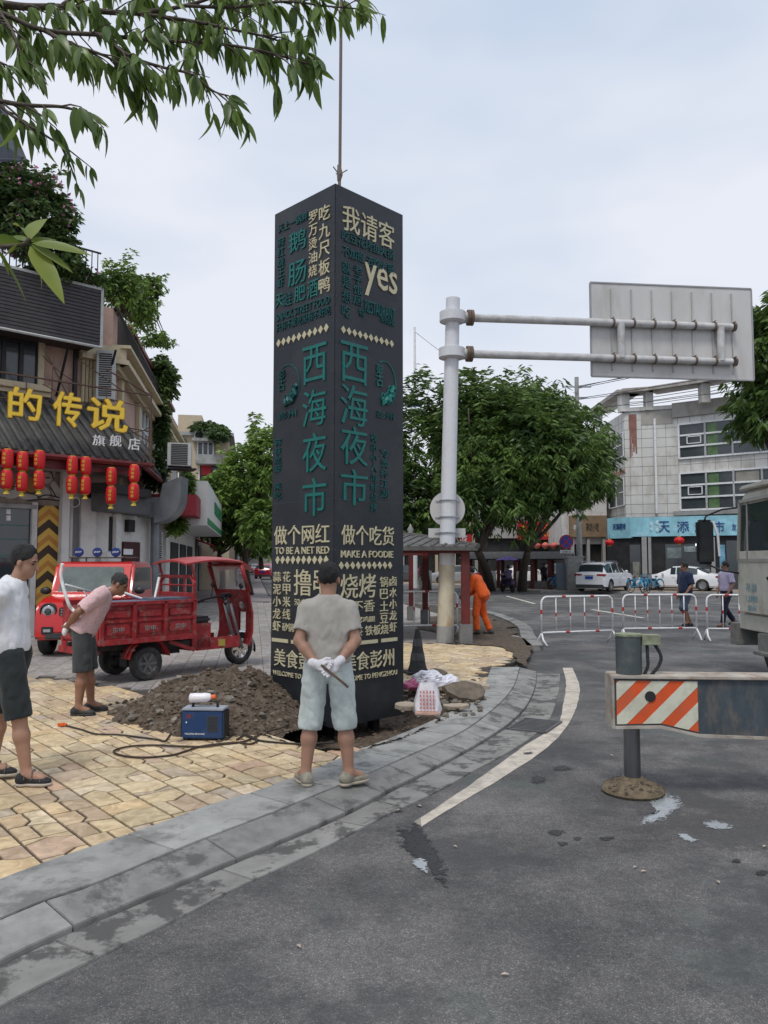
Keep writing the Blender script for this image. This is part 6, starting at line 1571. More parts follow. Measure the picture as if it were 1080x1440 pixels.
# bent white barrier frame sticking out of the bed
fr = thing('barrier_tubing', 'bent white tubular frame sticking out over the back of the tricycle bed', 'frame', TW(-.7, .1, BZ1))
mb = MB()
pts = [P(88, 792, 10.7), P(86, 812, 10.7), P(95, 845, 10.7), P(101, 856, 10.75), P(112, 860, 10.8), P(150, 850, 11.3)]
mb.tube(catmull(pts, 6), .024, 8); mb.tube([P(92, 822, 10.7), P(128, 832, 11.2)], .014, 8); mb.tube([P(118, 829, 11.1), P(130, 855, 11.3)], .014, 8)
mb.build('tube', WHITEP, fr, world=True, smooth=True)
fr = thing('barrier_tubing', 'white tubular frame with red band lying over the tricycle side panels', 'frame', TW(.2, 0, BZ1+.1))
mb = MB(); mb.tube([P(168, 836, 11.5), P(175, 834, 11.5), P(216, 848, 11.9), P(224, 812, 12.1)], .022, 8); mb.build('tube', WHITEP, fr, world=True, smooth=True)
mb = MB(); mb.tube([P(184, 836.8, 11.6), P(192, 839.6, 11.7)], .026, 8); mb.build('red_band', REDBAND, fr, world=True)

# ---- truck crane at the right edge: cab ahead, outrigger reaching in from the right
trk = thing('truck_crane', 'old cream-white truck crane at the right edge, its striped outrigger jack planted on the road', 'truck', (6.9, 8.5, 0))
CAB = mat('cab_cream', (.50, .50, .44), .5, var=.1, vs=3, dirt=((.22, .17, .1), .6, 3.5)); BEAM = mat('beam_grey', (.05, .065, .078), .5, var=.35, vs=8, dirt=((.2, .16, .12), .5, 9), stretch=(1, 1, .4)); BEDG = mat('beam_edge', (.38, .345, .30), .65, var=.25, vs=6, dirt=((.2, .1, .05), .7, 7))
def tk(name, c, d, m, bev=.01, **k):
    mb = MB(); mb.box(c, d, **k); return mb.build(name, m, trk, world=True, bev=bev)
XS = 5.62; cy0, cy1 = 10.55, 12.25       # left side plane of the cab, rear and front
# cab shell: side profile in (y, z)
pf = [(cy0, .95), (cy1-.05, .95), (cy1+.04, 1.1), (cy1+.02, 1.75), (cy1-.14, 2.72), (cy1-.3, 2.86), (cy0, 2.9)]
M1 = Matrix(((0, 0, 1, 0), (1, 0, 0, 0), (0, 1, 0, 0), (0, 0, 0, 1)))
mb = MB(); mb.prism(pf, XS, XS+2.3, M1); mb.build('cab', CAB, trk, world=True, bev=.05, auto=35)
mb = MB(); mb.prism([(cy0-.1, 2.88), (cy1-.2, 2.87), (cy1-.25, 2.94), (cy0-.1, 2.98)], XS-.04, XS+2.34, M1); mb.build('roof_cap', CAB, trk, world=True, bev=.02)
dy0, dy1 = cy0+.5, cy1-.12
mb = MB(); mb.box((XS-.012, (dy0+dy1)/2, 1.45), (.03, dy1-dy0, .95)); d_ = mb.build('door', CAB, trk, world=True, bev=.012)
mb = MB(); mb.prism([(dy0+.08, 1.82), (dy1-.02, 1.82), (dy1-.1, 2.64), (dy0+.08, 2.66)], XS-.014, XS+.01, M1); mb.build('door_window', GLASS, trk, world=True)
mb = MB(); q = [(dy0+.02, 1.78), (dy1+.03, 1.78), (dy1-.07, 2.7), (dy0+.02, 2.72)]
for a, b in zip(q, q[1:]+q[:1]): mb.bar((XS-.012, a[0], a[1]), (XS-.012, b[0], b[1]), .05, .05)
mb.bar((XS-.012, dy1-.28, 1.8), (XS-.012, dy1-.3, 2.68), .025, .03); mb.build('window_frame', mat('cab_frame', (.3, .3, .27), .5, var=.1), trk, world=True)
tk('door_handle', (XS-.04, dy0+.1, 1.52), (.03, .16, .05), BLACKP); tk('lock', (XS-.035, dy0+.12, 1.36), (.02, .06, .06), BLACKP)
tk('hinge_plate', (XS-.035, dy0+.06, 1.7), (.02, .1, .16), mat('olive_plate', (.12, .11, .05), .6))
mb = MB(); mb.text('吊装', frame((XS-.032, dy1-.4, 1.37), (0, -1, 0), (0, 0, 1)), .34, .13, .003, .004); mb.text('13908', frame((XS-.032, dy1-.4, 1.2), (0, -1, 0), (0, 0, 1)), .36, .1, .003, .004); mb.text('彭州', frame((XS-.032, dy1-.4, 1.06), (0, -1, 0), (0, 0, 1)), .26, .09, .003, .004); mb.build('lettering', mat('faded_blue_print', (.2, .33, .38), .6), trk, world=True)
tk('lower_skirt', (XS+.06, (cy0+cy1)/2+.1, .83), (.1, 1.5, .24), CAB); tk('bumper', (XS+1.15, cy1+.1, .62), (2.4, .22, .34), mat('bumper_grey', (.2, .2, .19), .6, var=.2, dirt=((.1, .08, .06), .6, 4)))
tk('step_box', (XS+.1, cy0+.55, .55), (.3, .9, .3), MATS['bumper_grey']); tk('step', (XS-.03, cy0+.55, .42), (.25, .8, .05), MATS['bumper_grey'])
tk('rear_wall', (XS+1.15, cy0-.06, 1.9), (2.2, .04, 1.7), CAB)
mb = MB(); mb.tube([V((XS, cy1-.1, 2.62)), V((XS-.18, cy1+.1, 2.6)), V((XS-.40, cy1+.18, 2.5)), V((XS-.44, cy1+.2, 2.38))], .016, 7); mb.tube([V((XS, cy1-.05, 1.58)), V((XS-.2, cy1+.1, 1.62)), V((XS-.4, cy1+.18, 1.72))], .016, 7); mb.build('mirror_arm', BLACKP, trk, world=True, smooth=True)
mb = MB(); mb.box((XS-.42, cy1+.2, 2.08), (.28, .09, .72)); mm = mb.build('mirror', BLACKP, trk, world=True, bev=.04)
mb = MB(); mb.box((XS-.42, cy1+.152, 2.08), (.235, .006, .64)); mb.build('mirror_glass', mat('mirror_glass', (.06, .065, .07), .06, metal=.6, var=.3, vs=3), trk, world=True)
mb = MB(); mb.tube([V((XS-.3, cy1+.16, 2.42)), V((XS-.24, cy1+.13, 2.2)), V((XS-.22, cy1+.13, 1.85))], .02, 6); mb.build('mirror_rim', WHITEP, trk, world=True)
mb = MB(); mb.tube([V((XS-.03, dy0-.05, 1.9)), V((XS-.09, dy0-.05, 2.0)), V((XS-.09, dy0-.05, 2.6)), V((XS-.03, dy0-.05, 2.68))], .014, 6); mb.build('grab_rail', BLACKP, trk, world=True)
# chassis and superstructure outside the frame
tk('chassis', (6.9, 6.6, .85), (1.1, 9.5, .5), MATS['bumper_grey']); tk('deck', (6.9, 6.2, 1.15), (2.4, 7.6, .1), CAB)
tk('turntable', (6.9, 4.6, 1.7), (1.8, 2.2, 1.0), CAB, .05)
mb = MB(); mb.bar((6.9, 4.2, 2.2), (ctr.x+.1, ctr.y, 26.6), .42, .5); mb.build('boom', CAB, trk, world=True)
for yy in (11.3, 5.0, 3.7):
    for xx, s_ in ((XS+.28, -1), (XS+2.1, 1)):
        mb = MB(); mb.lathe([(.3, -.14), (.5, -.14), (.52, -.08), (.52, .08), (.5, .14), (.3, .14)], 26, TR(xx, yy, .52) @ Matrix.Rotation(PI/2*-s_, 4, 'X') @ Matrix.Identity(4) if False else frame((xx, yy, .52), (0, -1 if s_ < 0 else 1, 0), (0, 0, 1))); mb.build('wheel', RUB, trk, world=True, auto=40)
# outrigger beam
j0 = G(888, 1114, 0); ang_b = rad(-4)
OX, OY = j0.x, j0.y
MBm = TR(OX, OY, 0, rz=ang_b)
bl0 = -.14; bz1, bz0 = .875, .50; bd = .11
mb = MB(); mb.prism([(bl0, bz0+.02), (.2, bz0+.03), (.48, bz0-.03), (1.3, bz0-.05), (3.9, bz0-.05), (3.9, bz1), (bl0, bz1)], -bd, bd, MBm @ Matrix(((1, 0, 0, 0), (0, 0, -1, 0), (0, 1, 0, 0), (0, 0, 0, 1)))); mb.build('outrigger_beam', BEAM, trk, world=True)
mb = MB(); mb.box((1.88, 0, bz1+.012), (4.06, 2*bd+.05, .022), M=MBm); mb.box((bl0-.01, 0, (bz0+bz1)/2+.01), (.02, 2*bd+.03, bz1-bz0+.02), M=MBm); mb.build('top_flange', BEDG, trk, world=True, bev=.004)
mb = MB(); mb.prism([(bl0, bz0+.0), (.2, bz0+.01), (.48, bz0-.05), (1.3, bz0-.07), (3.9, bz0-.07), (3.9, bz0-.05), (1.3, bz0-.05), (.48, bz0-.03), (.2, bz0+.03), (bl0, bz0+.02)], -bd-.02, bd+.02, MBm @ Matrix(((1, 0, 0, 0), (0, 0, -1, 0), (0, 1, 0, 0), (0, 0, 0, 1)))); mb.build('bottom_flange', BEDG, trk, world=True)
# striped warning board on the face towards the camera
ORS = mat('warning_orange', (.62, .085, .02), .45, var=.12, vs=7, dirt=((.3, .14, .08), .5, 5)); CRS = mat('warning_white', (.58, .58, .47), .45, var=.08, vs=7, dirt=((.3, .26, .2), .45, 5))
MF = MBm @ Matrix(((1, 0, 0, 0), (0, 0, -1, 0), (0, 1, 0, 0), (0, 0, 0, 1)))      # x along beam, y = z up, out = -y
X0, X1, Y0_, Y1_ = bl0+.015, .475, bz0+.0, bz1-.015
base = [(X0, bz0+.035), (.2, bz0+.045), (X1, bz0-.015), (X1, Y1_), (X0, Y1_)]
mb = MB(); mb.prism(base, bd+.001, bd+.006, MF); mb.build('warning_board', ORS, trk, world=True)
def clip(poly, f):
    out = []; n = len(poly)
    for i in range(n):
        a, b = poly[i], poly[(i+1) % n]; fa, fb = f(a), f(b)
        if fa >= 0: out.append(a)
        if (fa < 0) != (fb < 0): t_ = fa/(fa-fb); out.append((a[0]+(b[0]-a[0])*t_, a[1]+(b[1]-a[1])*t_))
    return out
for k in range(4):
    c0 = -.55+k*.245-.0; w2 = .11
    # stripes climb to the right
    lo_ = lambda p: (p[0]-X0)-(p[1]-bz0)*1.0-(c0+.21); hi_ = lambda p: (c0+.21+w2+.02)-((p[0]-X0)-(p[1]-bz0)*1.0)
    pp = clip(clip(base, lo_), hi_)
    if len(pp) > 2: mb = MB(); mb.prism(pp, bd+.006, bd+.0085, MF); mb.build('white_stripe', CRS, trk, world=True)
mb = MB(); mb.lathe([(.04, bd+.002), (.04, bd+.014)], 20, MF @ TR(.125, .745, 0)); mb.build('hole', BLACKP, trk, world=True)
mb = MB(); mb.prism([(1.05, .64), (1.13, .70), (1.05, .76)], bd+.001, bd+.005, MF); mb.prism([(1.14, .6), (1.22, .6), (1.22, .66)], bd+.001, bd+.005, MF); mb.build('arrow_mark', CRS, trk, world=True)
# jack
JX = 0.0
mb = MB(); mb.tube([V((JX, 0, bz1)), V((JX, 0, 1.19)), ], .098, 26); 
mb.v = [tuple(MBm @ V(p)) for p in mb.v]; mb.build('jack_housing', mat('jack_dark', (.06, .075, .08), .5, var=.2, dirt=((.2, .18, .15), .4, 7)), trk, world=True, auto=40)
mb = MB(); mb.tube([V((JX, 0, 1.185)), V((JX, 0, 1.205))], .104, 26); mb.box((.16, 0, 1.16), (.14, .12, .075)); mb.v = [tuple(MBm @ V(p)) for p in mb.v]; mb.build('jack_cap', mat('mossy_cap', (.22, .24, .16), .8, var=.4, vs=20), trk, world=True, bev=.004)
for dx, bend in ((.135, .0), (.185, .05)):
    mb = MB(); pts = catmull([V((dx, -.02, 1.14)), V((dx+bend, -.03, 1.04)), V((dx+bend*.6, -.03, .96)), V((dx-.03, -.02, .885))], 8); pts = [MBm @ p for p in pts]; mb.tube(pts, [.012+.002*(i % 2) for i in range(len(pts))], 8); mb.build('hose', BLACKR, trk, world=True, smooth=True)
mb = MB(); mb.tube([V((.01, 0, .10)), V((.01, 0, bz0))], .062, 24); mb.v = [tuple(MBm @ V(p)) for p in mb.v]; mb.build('jack_rod', mat('dirty_chrome', (.2, .2, .21), .3, metal=.9, var=.35, vs=4, stretch=(1, 1, .2)), trk, world=True, auto=40)
mb = MB(); mb.lathe([(.225, .004), (.235, .02), (.225, .045), (.17, .07), (.09, .10), (.075, .12)], 32, MBm @ TR(.01, 0, 0)); mb.build('jack_pad', mat('muddy_pad', (.13, .10, .065), .9, var=.45, vs=16, bump=1., bs=40, dirt=((.2, .16, .1), .6, 9)), trk, world=True, auto=50)
mud = MB()
for k in range(120):
    a = random.uniform(0, 2*PI); q = random.uniform(.08, .22); v_, f_ = rock_geo(random.uniform(.008, .022), k); mud.add(v_, f_, MBm @ TR(.01+q*math.cos(a), q*math.sin(a), .045+(.22-q)*.35))
mud.build('mud', DIRT, trk, world=True, kind='stuff')

# ---- moped, bicycles
def bicycle(loc, rz, label, m):
    t = thing('bicycle', label, 'bicycle', loc, rz, 'share bicycles by the shops')
    for x in (-.5, .52):
        mb = MB(); mb.tube([V((x+.33*math.cos(a), 0, .33+.33*math.sin(a))) for a in np.linspace(0, 2*PI, 25)[:-1]], .022, 6, closed=True); w_ = mb.build('wheel', RUB, t)
        mb = MB()
        for i in range(8): a = PI*i/8*2; mb.tube([V((x, 0, .33)), V((x+.31*math.cos(a), 0, .33+.31*math.sin(a)))], .004, 3)
        mb.build('spokes', STEEL, w_, kind='stuff')
    mb = MB()
    for a, b in (((-.5, .33), (-.05, .3)), ((-.05, .3), (-.18, .78)), ((-.05, .3), (.38, .75)), ((-.17, .68), (.38, .72)), ((.52, .33), (.36, .95)), ((-.5, .33), (-.17, .68))): mb.tube([V((a[0], 0, a[1])), V((b[0], 0, b[1]))], .028, 6)
    mb.build('frame', m, t)
    for x in (-.5, .52):
        mb = MB(); mb.tube([V((x+.37*math.cos(a), 0, .33+.37*math.sin(a))) for a in np.linspace(.5, 2.6, 8)], .03, 5); mb.build('mudguard', m, t)
    mb = MB(); mb.ball((-.19, 0, .83), (.13, .07, .035), 10, 5); mb.build('saddle', BLACKP, t)
    mb = MB(); mb.tube([V((.3, -.26, 1.0)), V((.37, 0, .97)), V((.3, .26, 1.0))], .013, 6); mb.build('handlebar', BLACKP, t)
    mb = MB(); mb.box((.55, 0, .84), (.26, .3, .2)); mb.build('basket', mat('basket_grey', (.25, .27, .3), .5) if 'basket_grey' not in MATS else MATS['basket_grey'], t)
    return t
BKB = mat('bicycle_blue', (.03, .25, .45), .4, var=.1)
first = True
for k, (px_, py_, rz_, lab) in enumerate([(782, 829, 40, 'blue share bicycle left of the grey cabinet, behind the no-parking sign'), (795, 828, 80, 'blue share bicycle at the foot of the no-parking sign post'), (804, 829, 100, 'blue share bicycle directly right of the no-parking sign post'), (896, 833, 30, 'bluish share bicycle just right of the white SUV'), (908, 834, 55, 'share bicycle with blue mudguards between the two white cars'), (920, 831, 110, 'share bicycle parked against the white sedan’s nose')]):
    g = G(px_, py_, Z2)
    if first: b0 = bicycle((g.x, g.y, Z2), rad(rz_), lab, BKB); first = False
    else: dup(b0, (g.x, g.y, Z2), rad(rz_), lab)
g = G(714, 833)
mp_ = thing('moped', 'dark moped with a purple umbrella fixed above it, on the far side of the road', 'moped', (g.x, g.y, 0), rad(110))
for x in (-.55, .6):
    mb = MB(); mb.lathe([(.1, -.05), (.24, -.05), (.26, 0), (.24, .05), (.1, .05)], 18, frame((x, 0, .26), (1, 0, 0), (0, 0, 1))); mb.build('wheel', RUB, mp_, smooth=True)
mb = MB(); mb.box((-.3, 0, .55), (.7, .28, .3)); mb.box((.15, 0, .33), (.5, .26, .08)); mb.box((.45, 0, .6), (.08, .34, .6), ry=-.2); mb.ball((.5, 0, .95), (.14, .2, .14)); mb.build('body', mat('moped_dark', (.05, .03, .09), .35, var=.2), mp_, bev=.03)
mb = MB(); mb.box((-.3, 0, .75), (.6, .26, .09)); mb.build('seat', BLACKR, mp_, bev=.03)
mb = MB(); mb.tube([V((.4, -.35, 1.05)), V((.48, 0, 1.0)), V((.4, .35, 1.05))], .018, 6); mb.tube([V((.45, 0, .9)), V((.35, 0, 1.95))], .014, 6); mb.build('handlebar', BLACKP, mp_)
mb = MB(); vs = [(.05, 0, 2.1)]
for i in range(16): a = 2*PI*i/16; vs.append((.05+.85*math.cos(a), .62*math.sin(a), 1.84+(.04 if i % 2 else 0)))
mb.add(vs, [(0, 1+i, 1+(i+1) % 16) for i in range(16)]); mb.build('umbrella', mat('purple_cloth', (.17, .11, .5), .7, var=.12), mp_)
person('rider in dark lilac top sitting on the moped under the purple umbrella', (g.x, g.y, 0), rad(20), stand(1.66, pelvis=(0, -.2, .83), chest=(0, -.14, 1.13), neck=(0, -.1, 1.33), head=(0, -.07, 1.46), lsh=(-.17, -.12, 1.26), rsh=(.17, -.12, 1.26), lel=(-.24, .08, 1.05), rel=(.24, .08, 1.05), lwr=(-.26, .35, 1.05), rwr=(.26, .35, 1.05), lhip=(-.1, -.15, .8), rhip=(.1, -.15, .8), lkn=(-.15, .25, .76), rkn=(.15, .25, .76), lan=(-.13, .2, .42), ran=(.13, .2, .42)),
       dict(shirt=cloth('lilac_top', (.14, .1, .2)), pants=NVT, shoe=BSH, sole=BLACKR, leglen=1.85, res=.022, eyes=False))
# ------------------------------------------------------------------ buildings: materials
PINKW = mat('pink_render', (.46, .31, .25), .85, var=.12, vs=1.5, dirt=((.2, .15, .13), .6, 1.6)); CRMT = mat('cream_trim', (.52, .44, .30), .7, var=.1, vs=3, dirt=((.22, .17, .12), .5, 3))
WALLW = mat('white_wall', (.6, .59, .57), .8, var=.06, vs=1.2, dirt=((.3, .29, .27), .5, 1.4)); DKWIN = mat('window_glass', (.05, .06, .065), .12, var=.3, vs=.8, spec=.7)
SLAT = mat('dark_slat', (.055, .05, .053), .6, var=.2, vs=6); TILER = mat('roof_tile', (.085, .083, .082), .75, var=.35, vs=7, bump=.4, bs=30, dirt=((.12, .12, .1), .5, 4), rand=.15); DRED = mat('dark_red_paint', (.12, .012, .014), .5, var=.2, vs=6)
BLKM = mat('black_metal', (.018, .016, .016), .5, var=.2, vs=9); GOLD = mat('gold_letter', (.78, .52, .03), .35, var=.1, vs=6, coat=.3); ACW = mat('unit_white', (.46, .47, .46), .55, var=.08, vs=4, dirt=((.25, .23, .2), .5, 4)); GALV = mat('duct_metal', (.2, .215, .23), .42, metal=.5, var=.2, vs=3)
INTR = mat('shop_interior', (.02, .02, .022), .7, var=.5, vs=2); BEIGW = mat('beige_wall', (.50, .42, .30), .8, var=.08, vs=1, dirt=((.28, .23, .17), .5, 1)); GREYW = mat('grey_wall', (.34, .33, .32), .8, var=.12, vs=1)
def ac_unit(label, M, w=.85, h=.6, d=.32, group='air conditioner units on the walls'):
    o = M.translation; t = thing('air_conditioner', label, 'air conditioner', tuple(o), 0, group)
    mb = MB(); mb.box((0, 0, d/2), (w, h, d), M=M); mb.build('case', ACW, t, world=True, bev=.015)
    mb = MB(); mb.lathe([(h*.4, d+.001), (h*.4, d+.014), (h*.33, d+.012)], 20, M @ TR(-w*.13, 0, 0), cap=False); mb.lathe([(h*.34, d+.004), (.001, d+.006)], 20, M @ TR(-w*.13, 0, 0), cap=False)
    mb.build('fan_grille', BLKM, t, world=True)
    return t
def louvre_unit(label, M, w, h, d, n=9):
    t = thing('air_conditioner', label, 'air conditioner', tuple(M.translation), 0, 'air conditioner units on the walls')
    mb = MB(); mb.box((0, 0, d/2), (w, h, d), M=M); mb.build('case', ACW, t, world=True, bev=.01)
    mb = MB()
    for i in range(n): mb.box((0, -h*.42+h*.84*i/(n-1), d+.006), (w*.7, h*.5/n, .012), M=M)
    mb.build('louvre', BLKM, t, world=True, kind='stuff'); return t
def win(Fc, par, x0, y0, x1, y1, o=.0, nx=2, ny=1, fm=None, gm=None, fw=.07, d=.06, curtains=()):
    """one window: frame (part) with panes (sub-parts)"""
    xm, ym = (x0+x1)/2, (y0+y1)/2; u0 = Fc.uv(x0, ym, o)[0]; u1 = Fc.uv(x1, ym, o)[0]; z1 = Fc.uv(xm, y0, o)[1]; z0 = Fc.uv(xm, y1, o)[1]
    return winu(Fc, par, u0, u1, z0, z1, o, nx, ny, fm, gm, fw, d)
def winu(Fc, par, u0, u1, z0, z1, o=0, nx=2, ny=1, fm=None, gm=None, fw=.07, d=.06):
    mb = MB()
    for i in range(nx+1): u = u0+(u1-u0)*i/nx; Fc.bx(mb, u-fw/2, u+fw/2, z0, z1, o, o+d)
    for j in range(ny+1): z = z0+(z1-z0)*j/ny; Fc.bx(mb, u0, u1, z-fw/2, z+fw/2, o, o+d-.004)
    f = mb.build('window', fm or WHITEP, par, world=True)
    for i in range(nx):
        for j in range(ny):
            a, b = u0+(u1-u0)*i/nx, u0+(u1-u0)*(i+1)/nx; c, e = z0+(z1-z0)*j/ny, z0+(z1-z0)*(j+1)/ny
            mb = MB(); Fc.bx(mb, a+fw/2, b-fw/2, c+fw/2, e-fw/2, o-.01, o+.012); mb.build('pane', (gm[(i+j*nx) % len(gm)] if isinstance(gm, list) else gm) or DKWIN if gm else DKWIN, f, world=True)
    return f
def pbx(name, Fc, m, par, u0, u1, z0, z1, o0, o1, bev=0.):
    mb = MB(); Fc.bx(mb, u0, u1, z0, z1, o0, o1); return mb.build(name, m, par, world=True, bev=bev)
def ppx(name, Fc, m, par, x0, y0, x1, y1, o0, o1, bev=0.):
    mb = MB(); Fc.px(mb, x0, y0, x1, y1, o0, o1); return mb.build(name, m, par, world=True, bev=bev)
def ptx(name, Fc, m, par, txt, x0, y0, x1, y1, o, d=.02):
    mb = MB(); Fc.tx(mb, txt, x0, y0, x1, y1, o, d); return mb.build(name, m, par, world=True)

# ------------------------------------------------------------------ left corner building
C0 = (-6.8, 18.9); Ff = Face(C0, (.731, .682)); Fs = Face(C0, (-.168, .986)); Fk = Face(C0, (.2, .98))
bA = thing('corner_building', 'pink three-storey corner building with dark slatted balcony, tiled eave and restaurant sign', 'building', (C0[0], C0[1], 0))
ztop = Ff.uv(145, 470, 0)[1]+.9
mb = MB()
pA = [Ff.at(-10, 0), Ff.at(0, 0), Fs.at(17, 0), Fs.at(17, 0)-Ff.r*14, Ff.at(-10, 0)-Ff.n*12]
poly = [(p.x, p.y) for p in pA]
mb.prism(poly[::1], 3.4, 8.1); mb.build('wall', PINKW, bA, world=True)
pG = [Ff.at(-10, 0), Ff.at(0, 0), Fk.at(2.6, 0), Fs.at(4.5, 0), Fs.at(17, 0), Fs.at(17, 0)-Ff.r*14, Ff.at(-10, 0)-Ff.n*12]
mb = MB(); mb.prism([(p.x, p.y) for p in pG], 0, 3.4); mb.build('ground_floor_wall', WALLW, bA, world=True)
# slatted balcony front, each slat its own board
OB = .9
zt = Ff.uv(140, 408, OB)[1]; zb = Ff.uv(140, 486, OB)[1]; ur = Ff.uv(143.5, 450, OB)[0]
bal = pbx('balcony', Ff, mat('balcony_box', (.06, .05, .05), .7), bA, -10, ur-.03, zb+.02, zt-.02, 0, OB-.04)
n = 16
for i in range(n):
    z = zb+(zt-zb)*(i+.5)/n; pbx('slat', Ff, SLAT, bal, -9.9, ur-.03, z-(zt-zb)/n*.40, z+(zt-zb)/n*.40, OB-.04, OB)
Fe = Face(tuple(Ff.at(ur, 0, OB)[:2]), (-Ff.n.x, -Ff.n.y))
pbx('corner_post', Ff, ACW, bal, ur-.04, ur+.02, zb-.06, zt+.05, OB-.06, OB+.02); pbx('top_rail', Ff, ACW, bal, -10, ur, zt+.0, zt+.06, OB-.06, OB+.02)
mb = MB(); mb.tube([Ff.at(-10, zb-.04, OB), Ff.at(ur, zb-.04, OB)], .035, 6); mb.build('bottom_rail', ACW, bal, world=True)
for k, u in enumerate((-3.2, -1.35, -.25)):
    mb = MB(); mb.tube([Ff.at(u, zb, OB-.1), Ff.at(u+.02, zb-1.15, .02)], .03, 5); mb.build('bracket', BLKM, bA, world=True)
# window, pilasters, sills
win(Ff, bA, -75, 474, 53, 541, .03, 5, 1, BLKM, DKWIN, .09, .08)
ppx('pilaster', Ff, CRMT, bA, 54, 470, 63, 545, 0, .14, .01); ppx('sill', Ff, CRMT, bA, -90, 531, 74, 540, 0, .25, .01); ppx('sill', Ff, CRMT, bA, -90, 541, 74, 548, 0, .16, .01)
for i in range(4):
    ppx('flute', Ff, CRMT, bA, 116+i*5.2, 492, 120+i*5.2, 566, .0, .12, .02)
ppx('drain_pipe', Ff, BLKM, bA, 104, 490, 109, 575, 0, .1)
# cornice along the street side
zc = Fs.uv(150, 452, .35)[1]
for a, b, o in ((0, .12, .42), (.12, .2, .34), (.2, .42, .22), (-.14, 0, .2), (.42, .5, .46)): pbx('cornice', Fs, CRMT, bA, -.1, 17, zc-.3+a, zc-.3+b, 0, o)
for a, b, o in ((0, .12, .3), (.12, .42, .18)): pbx('cornice', Ff, CRMT, bA, ur-.2, .3, zc-.3+a, zc-.3+b, 0, o)
for k in range(5):
    u = .9+k*3.1; pbx('pilaster', Fs, CRMT, bA, u, u+.35, 3.6, zc-.3, 0, .12, .01)
    if k: winu(Fs, bA, u+.8, u+2.3, 4.9, 6.9, .02, 2, 2, WHITEP)
    pbx('window_hood', Fs, CRMT, bA, u+.6, u+2.5, 7.0, 7.18, 0, .28, .02)
# set-back top storey with dark red coping
Fu = Face(tuple(Fs.at(4.0, 0, -.25)[:2]), (-.168, .986)); 
mb = MB(); q = [Fs.at(4.0, 0, -.25), Fs.at(17, 0, -.25), Fs.at(17, 0, -8), Fs.at(4.0, 0, -8)]; mb.prism([(p.x, p.y) for p in q], 8.1, 8.75); mb.build('top_storey', PINKW, bA, world=True)
pbx('coping', Fu, DRED, bA, -.2, 13, 8.75, 8.88, -.3, .12)
pbx('roof_house', Face(tuple(Fs.at(7, 0, -3)[:2]), (1, 0)), GREYC, bA, -3.2, .2, 8.1, 11.4, -4, 0)
mb = MB(); p0 = P(-60, 120, 15.5); p1 = P(34, 226, 15.5); p2 = P(36, 232, 15.5)
mb.prism([(-4, -1.2), (0, 0), (0, .08), (-4, -1.1)], 0, 3.0, frame(P(38, 228, 17.2), (.62, -.35, -.72), (0.2, .2, 1))) if False else mb.add([tuple(P(-160, 60, 13.5)), tuple(P(-20, 90, 17.5)), tuple(P(38, 229, 17.2)), tuple(P(-60, 226, 15.0))]+[tuple(P(-160, 60, 13.5)+V((0,0,.07))), tuple(P(-20, 90, 17.5)+V((0,0,.07))), tuple(P(38, 229, 17.2)+V((0,0,.07))), tuple(P(-60, 226, 15.0)+V((0,0,.07)))], [(0,1,2,3),(7,6,5,4),(0,4,5,1),(1,5,6,2),(2,6,7,3),(3,7,4,0)]); mb.build('roof_sheet', mat('roof_sheet', (.06, .065, .085), .6, var=.15), bA, world=True)
# terrace railing
mb = MB()
for u in np.arange(-4.5, ur, .14): mb.bar(Ff.at(u, zt+.04, OB-.15), Ff.at(u, zt+.95, OB-.15), .018)
mb.tube([Ff.at(-5, zt+.95, OB-.15), Ff.at(ur, zt+.95, OB-.15)], .025, 5)
for u in np.arange(.2, 9, .16): mb.bar(Fs.at(u, zc+.2, .1), Fs.at(u, zc+1.15, .1), .02)
mb.tube([Fs.at(0, zc+1.15, .1), Fs.at(9, zc+1.15, .1)], .025, 5)
mb.build('terrace_railing', BLKM, bA, world=True, kind='stuff')
# tiled eave
OE = 1.25
zE = Ff.uv(120, 643, OE)[1]; zT = Ff.uv(90, 566, .15)[1]
def slope(Fc, u0, u1, oT, oE, hip0=0., hip1=0.):
    a, b, c, d = Fc.at(u0, zT, oT), Fc.at(u1, zT, oT), Fc.at(u1+hip1, zE, oE), Fc.at(u0+hip0, zE, oE)
    mb = MB(); q = [a, b, c, d]; mb.add([tuple(p) for p in q]+[tuple(p-V((0, 0, .08))) for p in q], [(0, 3, 2, 1), (4, 5, 6, 7), (3, 7, 6, 2), (0, 1, 5, 4), (0, 4, 7, 3), (1, 2, 6, 5)]); rf = mb.build('tiled_roof', TILER, bA, world=True)
    n = int(abs(u1-u0)/.21)
    for i in range(n+1):
        t = i/n; p = a.lerp(b, t); q_ = d.lerp(c, t); mb = MB(); pts = []
        for k in range(5): w_ = k/4; pts.append(p.lerp(q_, w_)+V((0, 0, .03-.05*math.sin(PI*w_)*.0)))
        mb.tube(pts, [.05, .055, .05, .055, .06], 7); mb.build('tile_row', TILER, rf, world=True, smooth=True)
    mb = MB(); mb.tube([d+V((0, 0, -.05)), c+V((0, 0, -.05))], .07, 6); mb.build('eave_edge', DRED, bA, world=True)
slope(Ff, -10, .0, .1, OE, 0, .55); slope(Fs, 0, 6.5, .0, .9, -.75, 0)
pbx('soffit', Ff, mat('soffit', (.28, .27, .25), .8), bA, -10, .3, zE-.25, zE-.16, 0, OE-.15); pbx('fascia', Ff, DRED, bA, -10, .3, zE-.3, zE-.1, OE-.2, OE-.12)
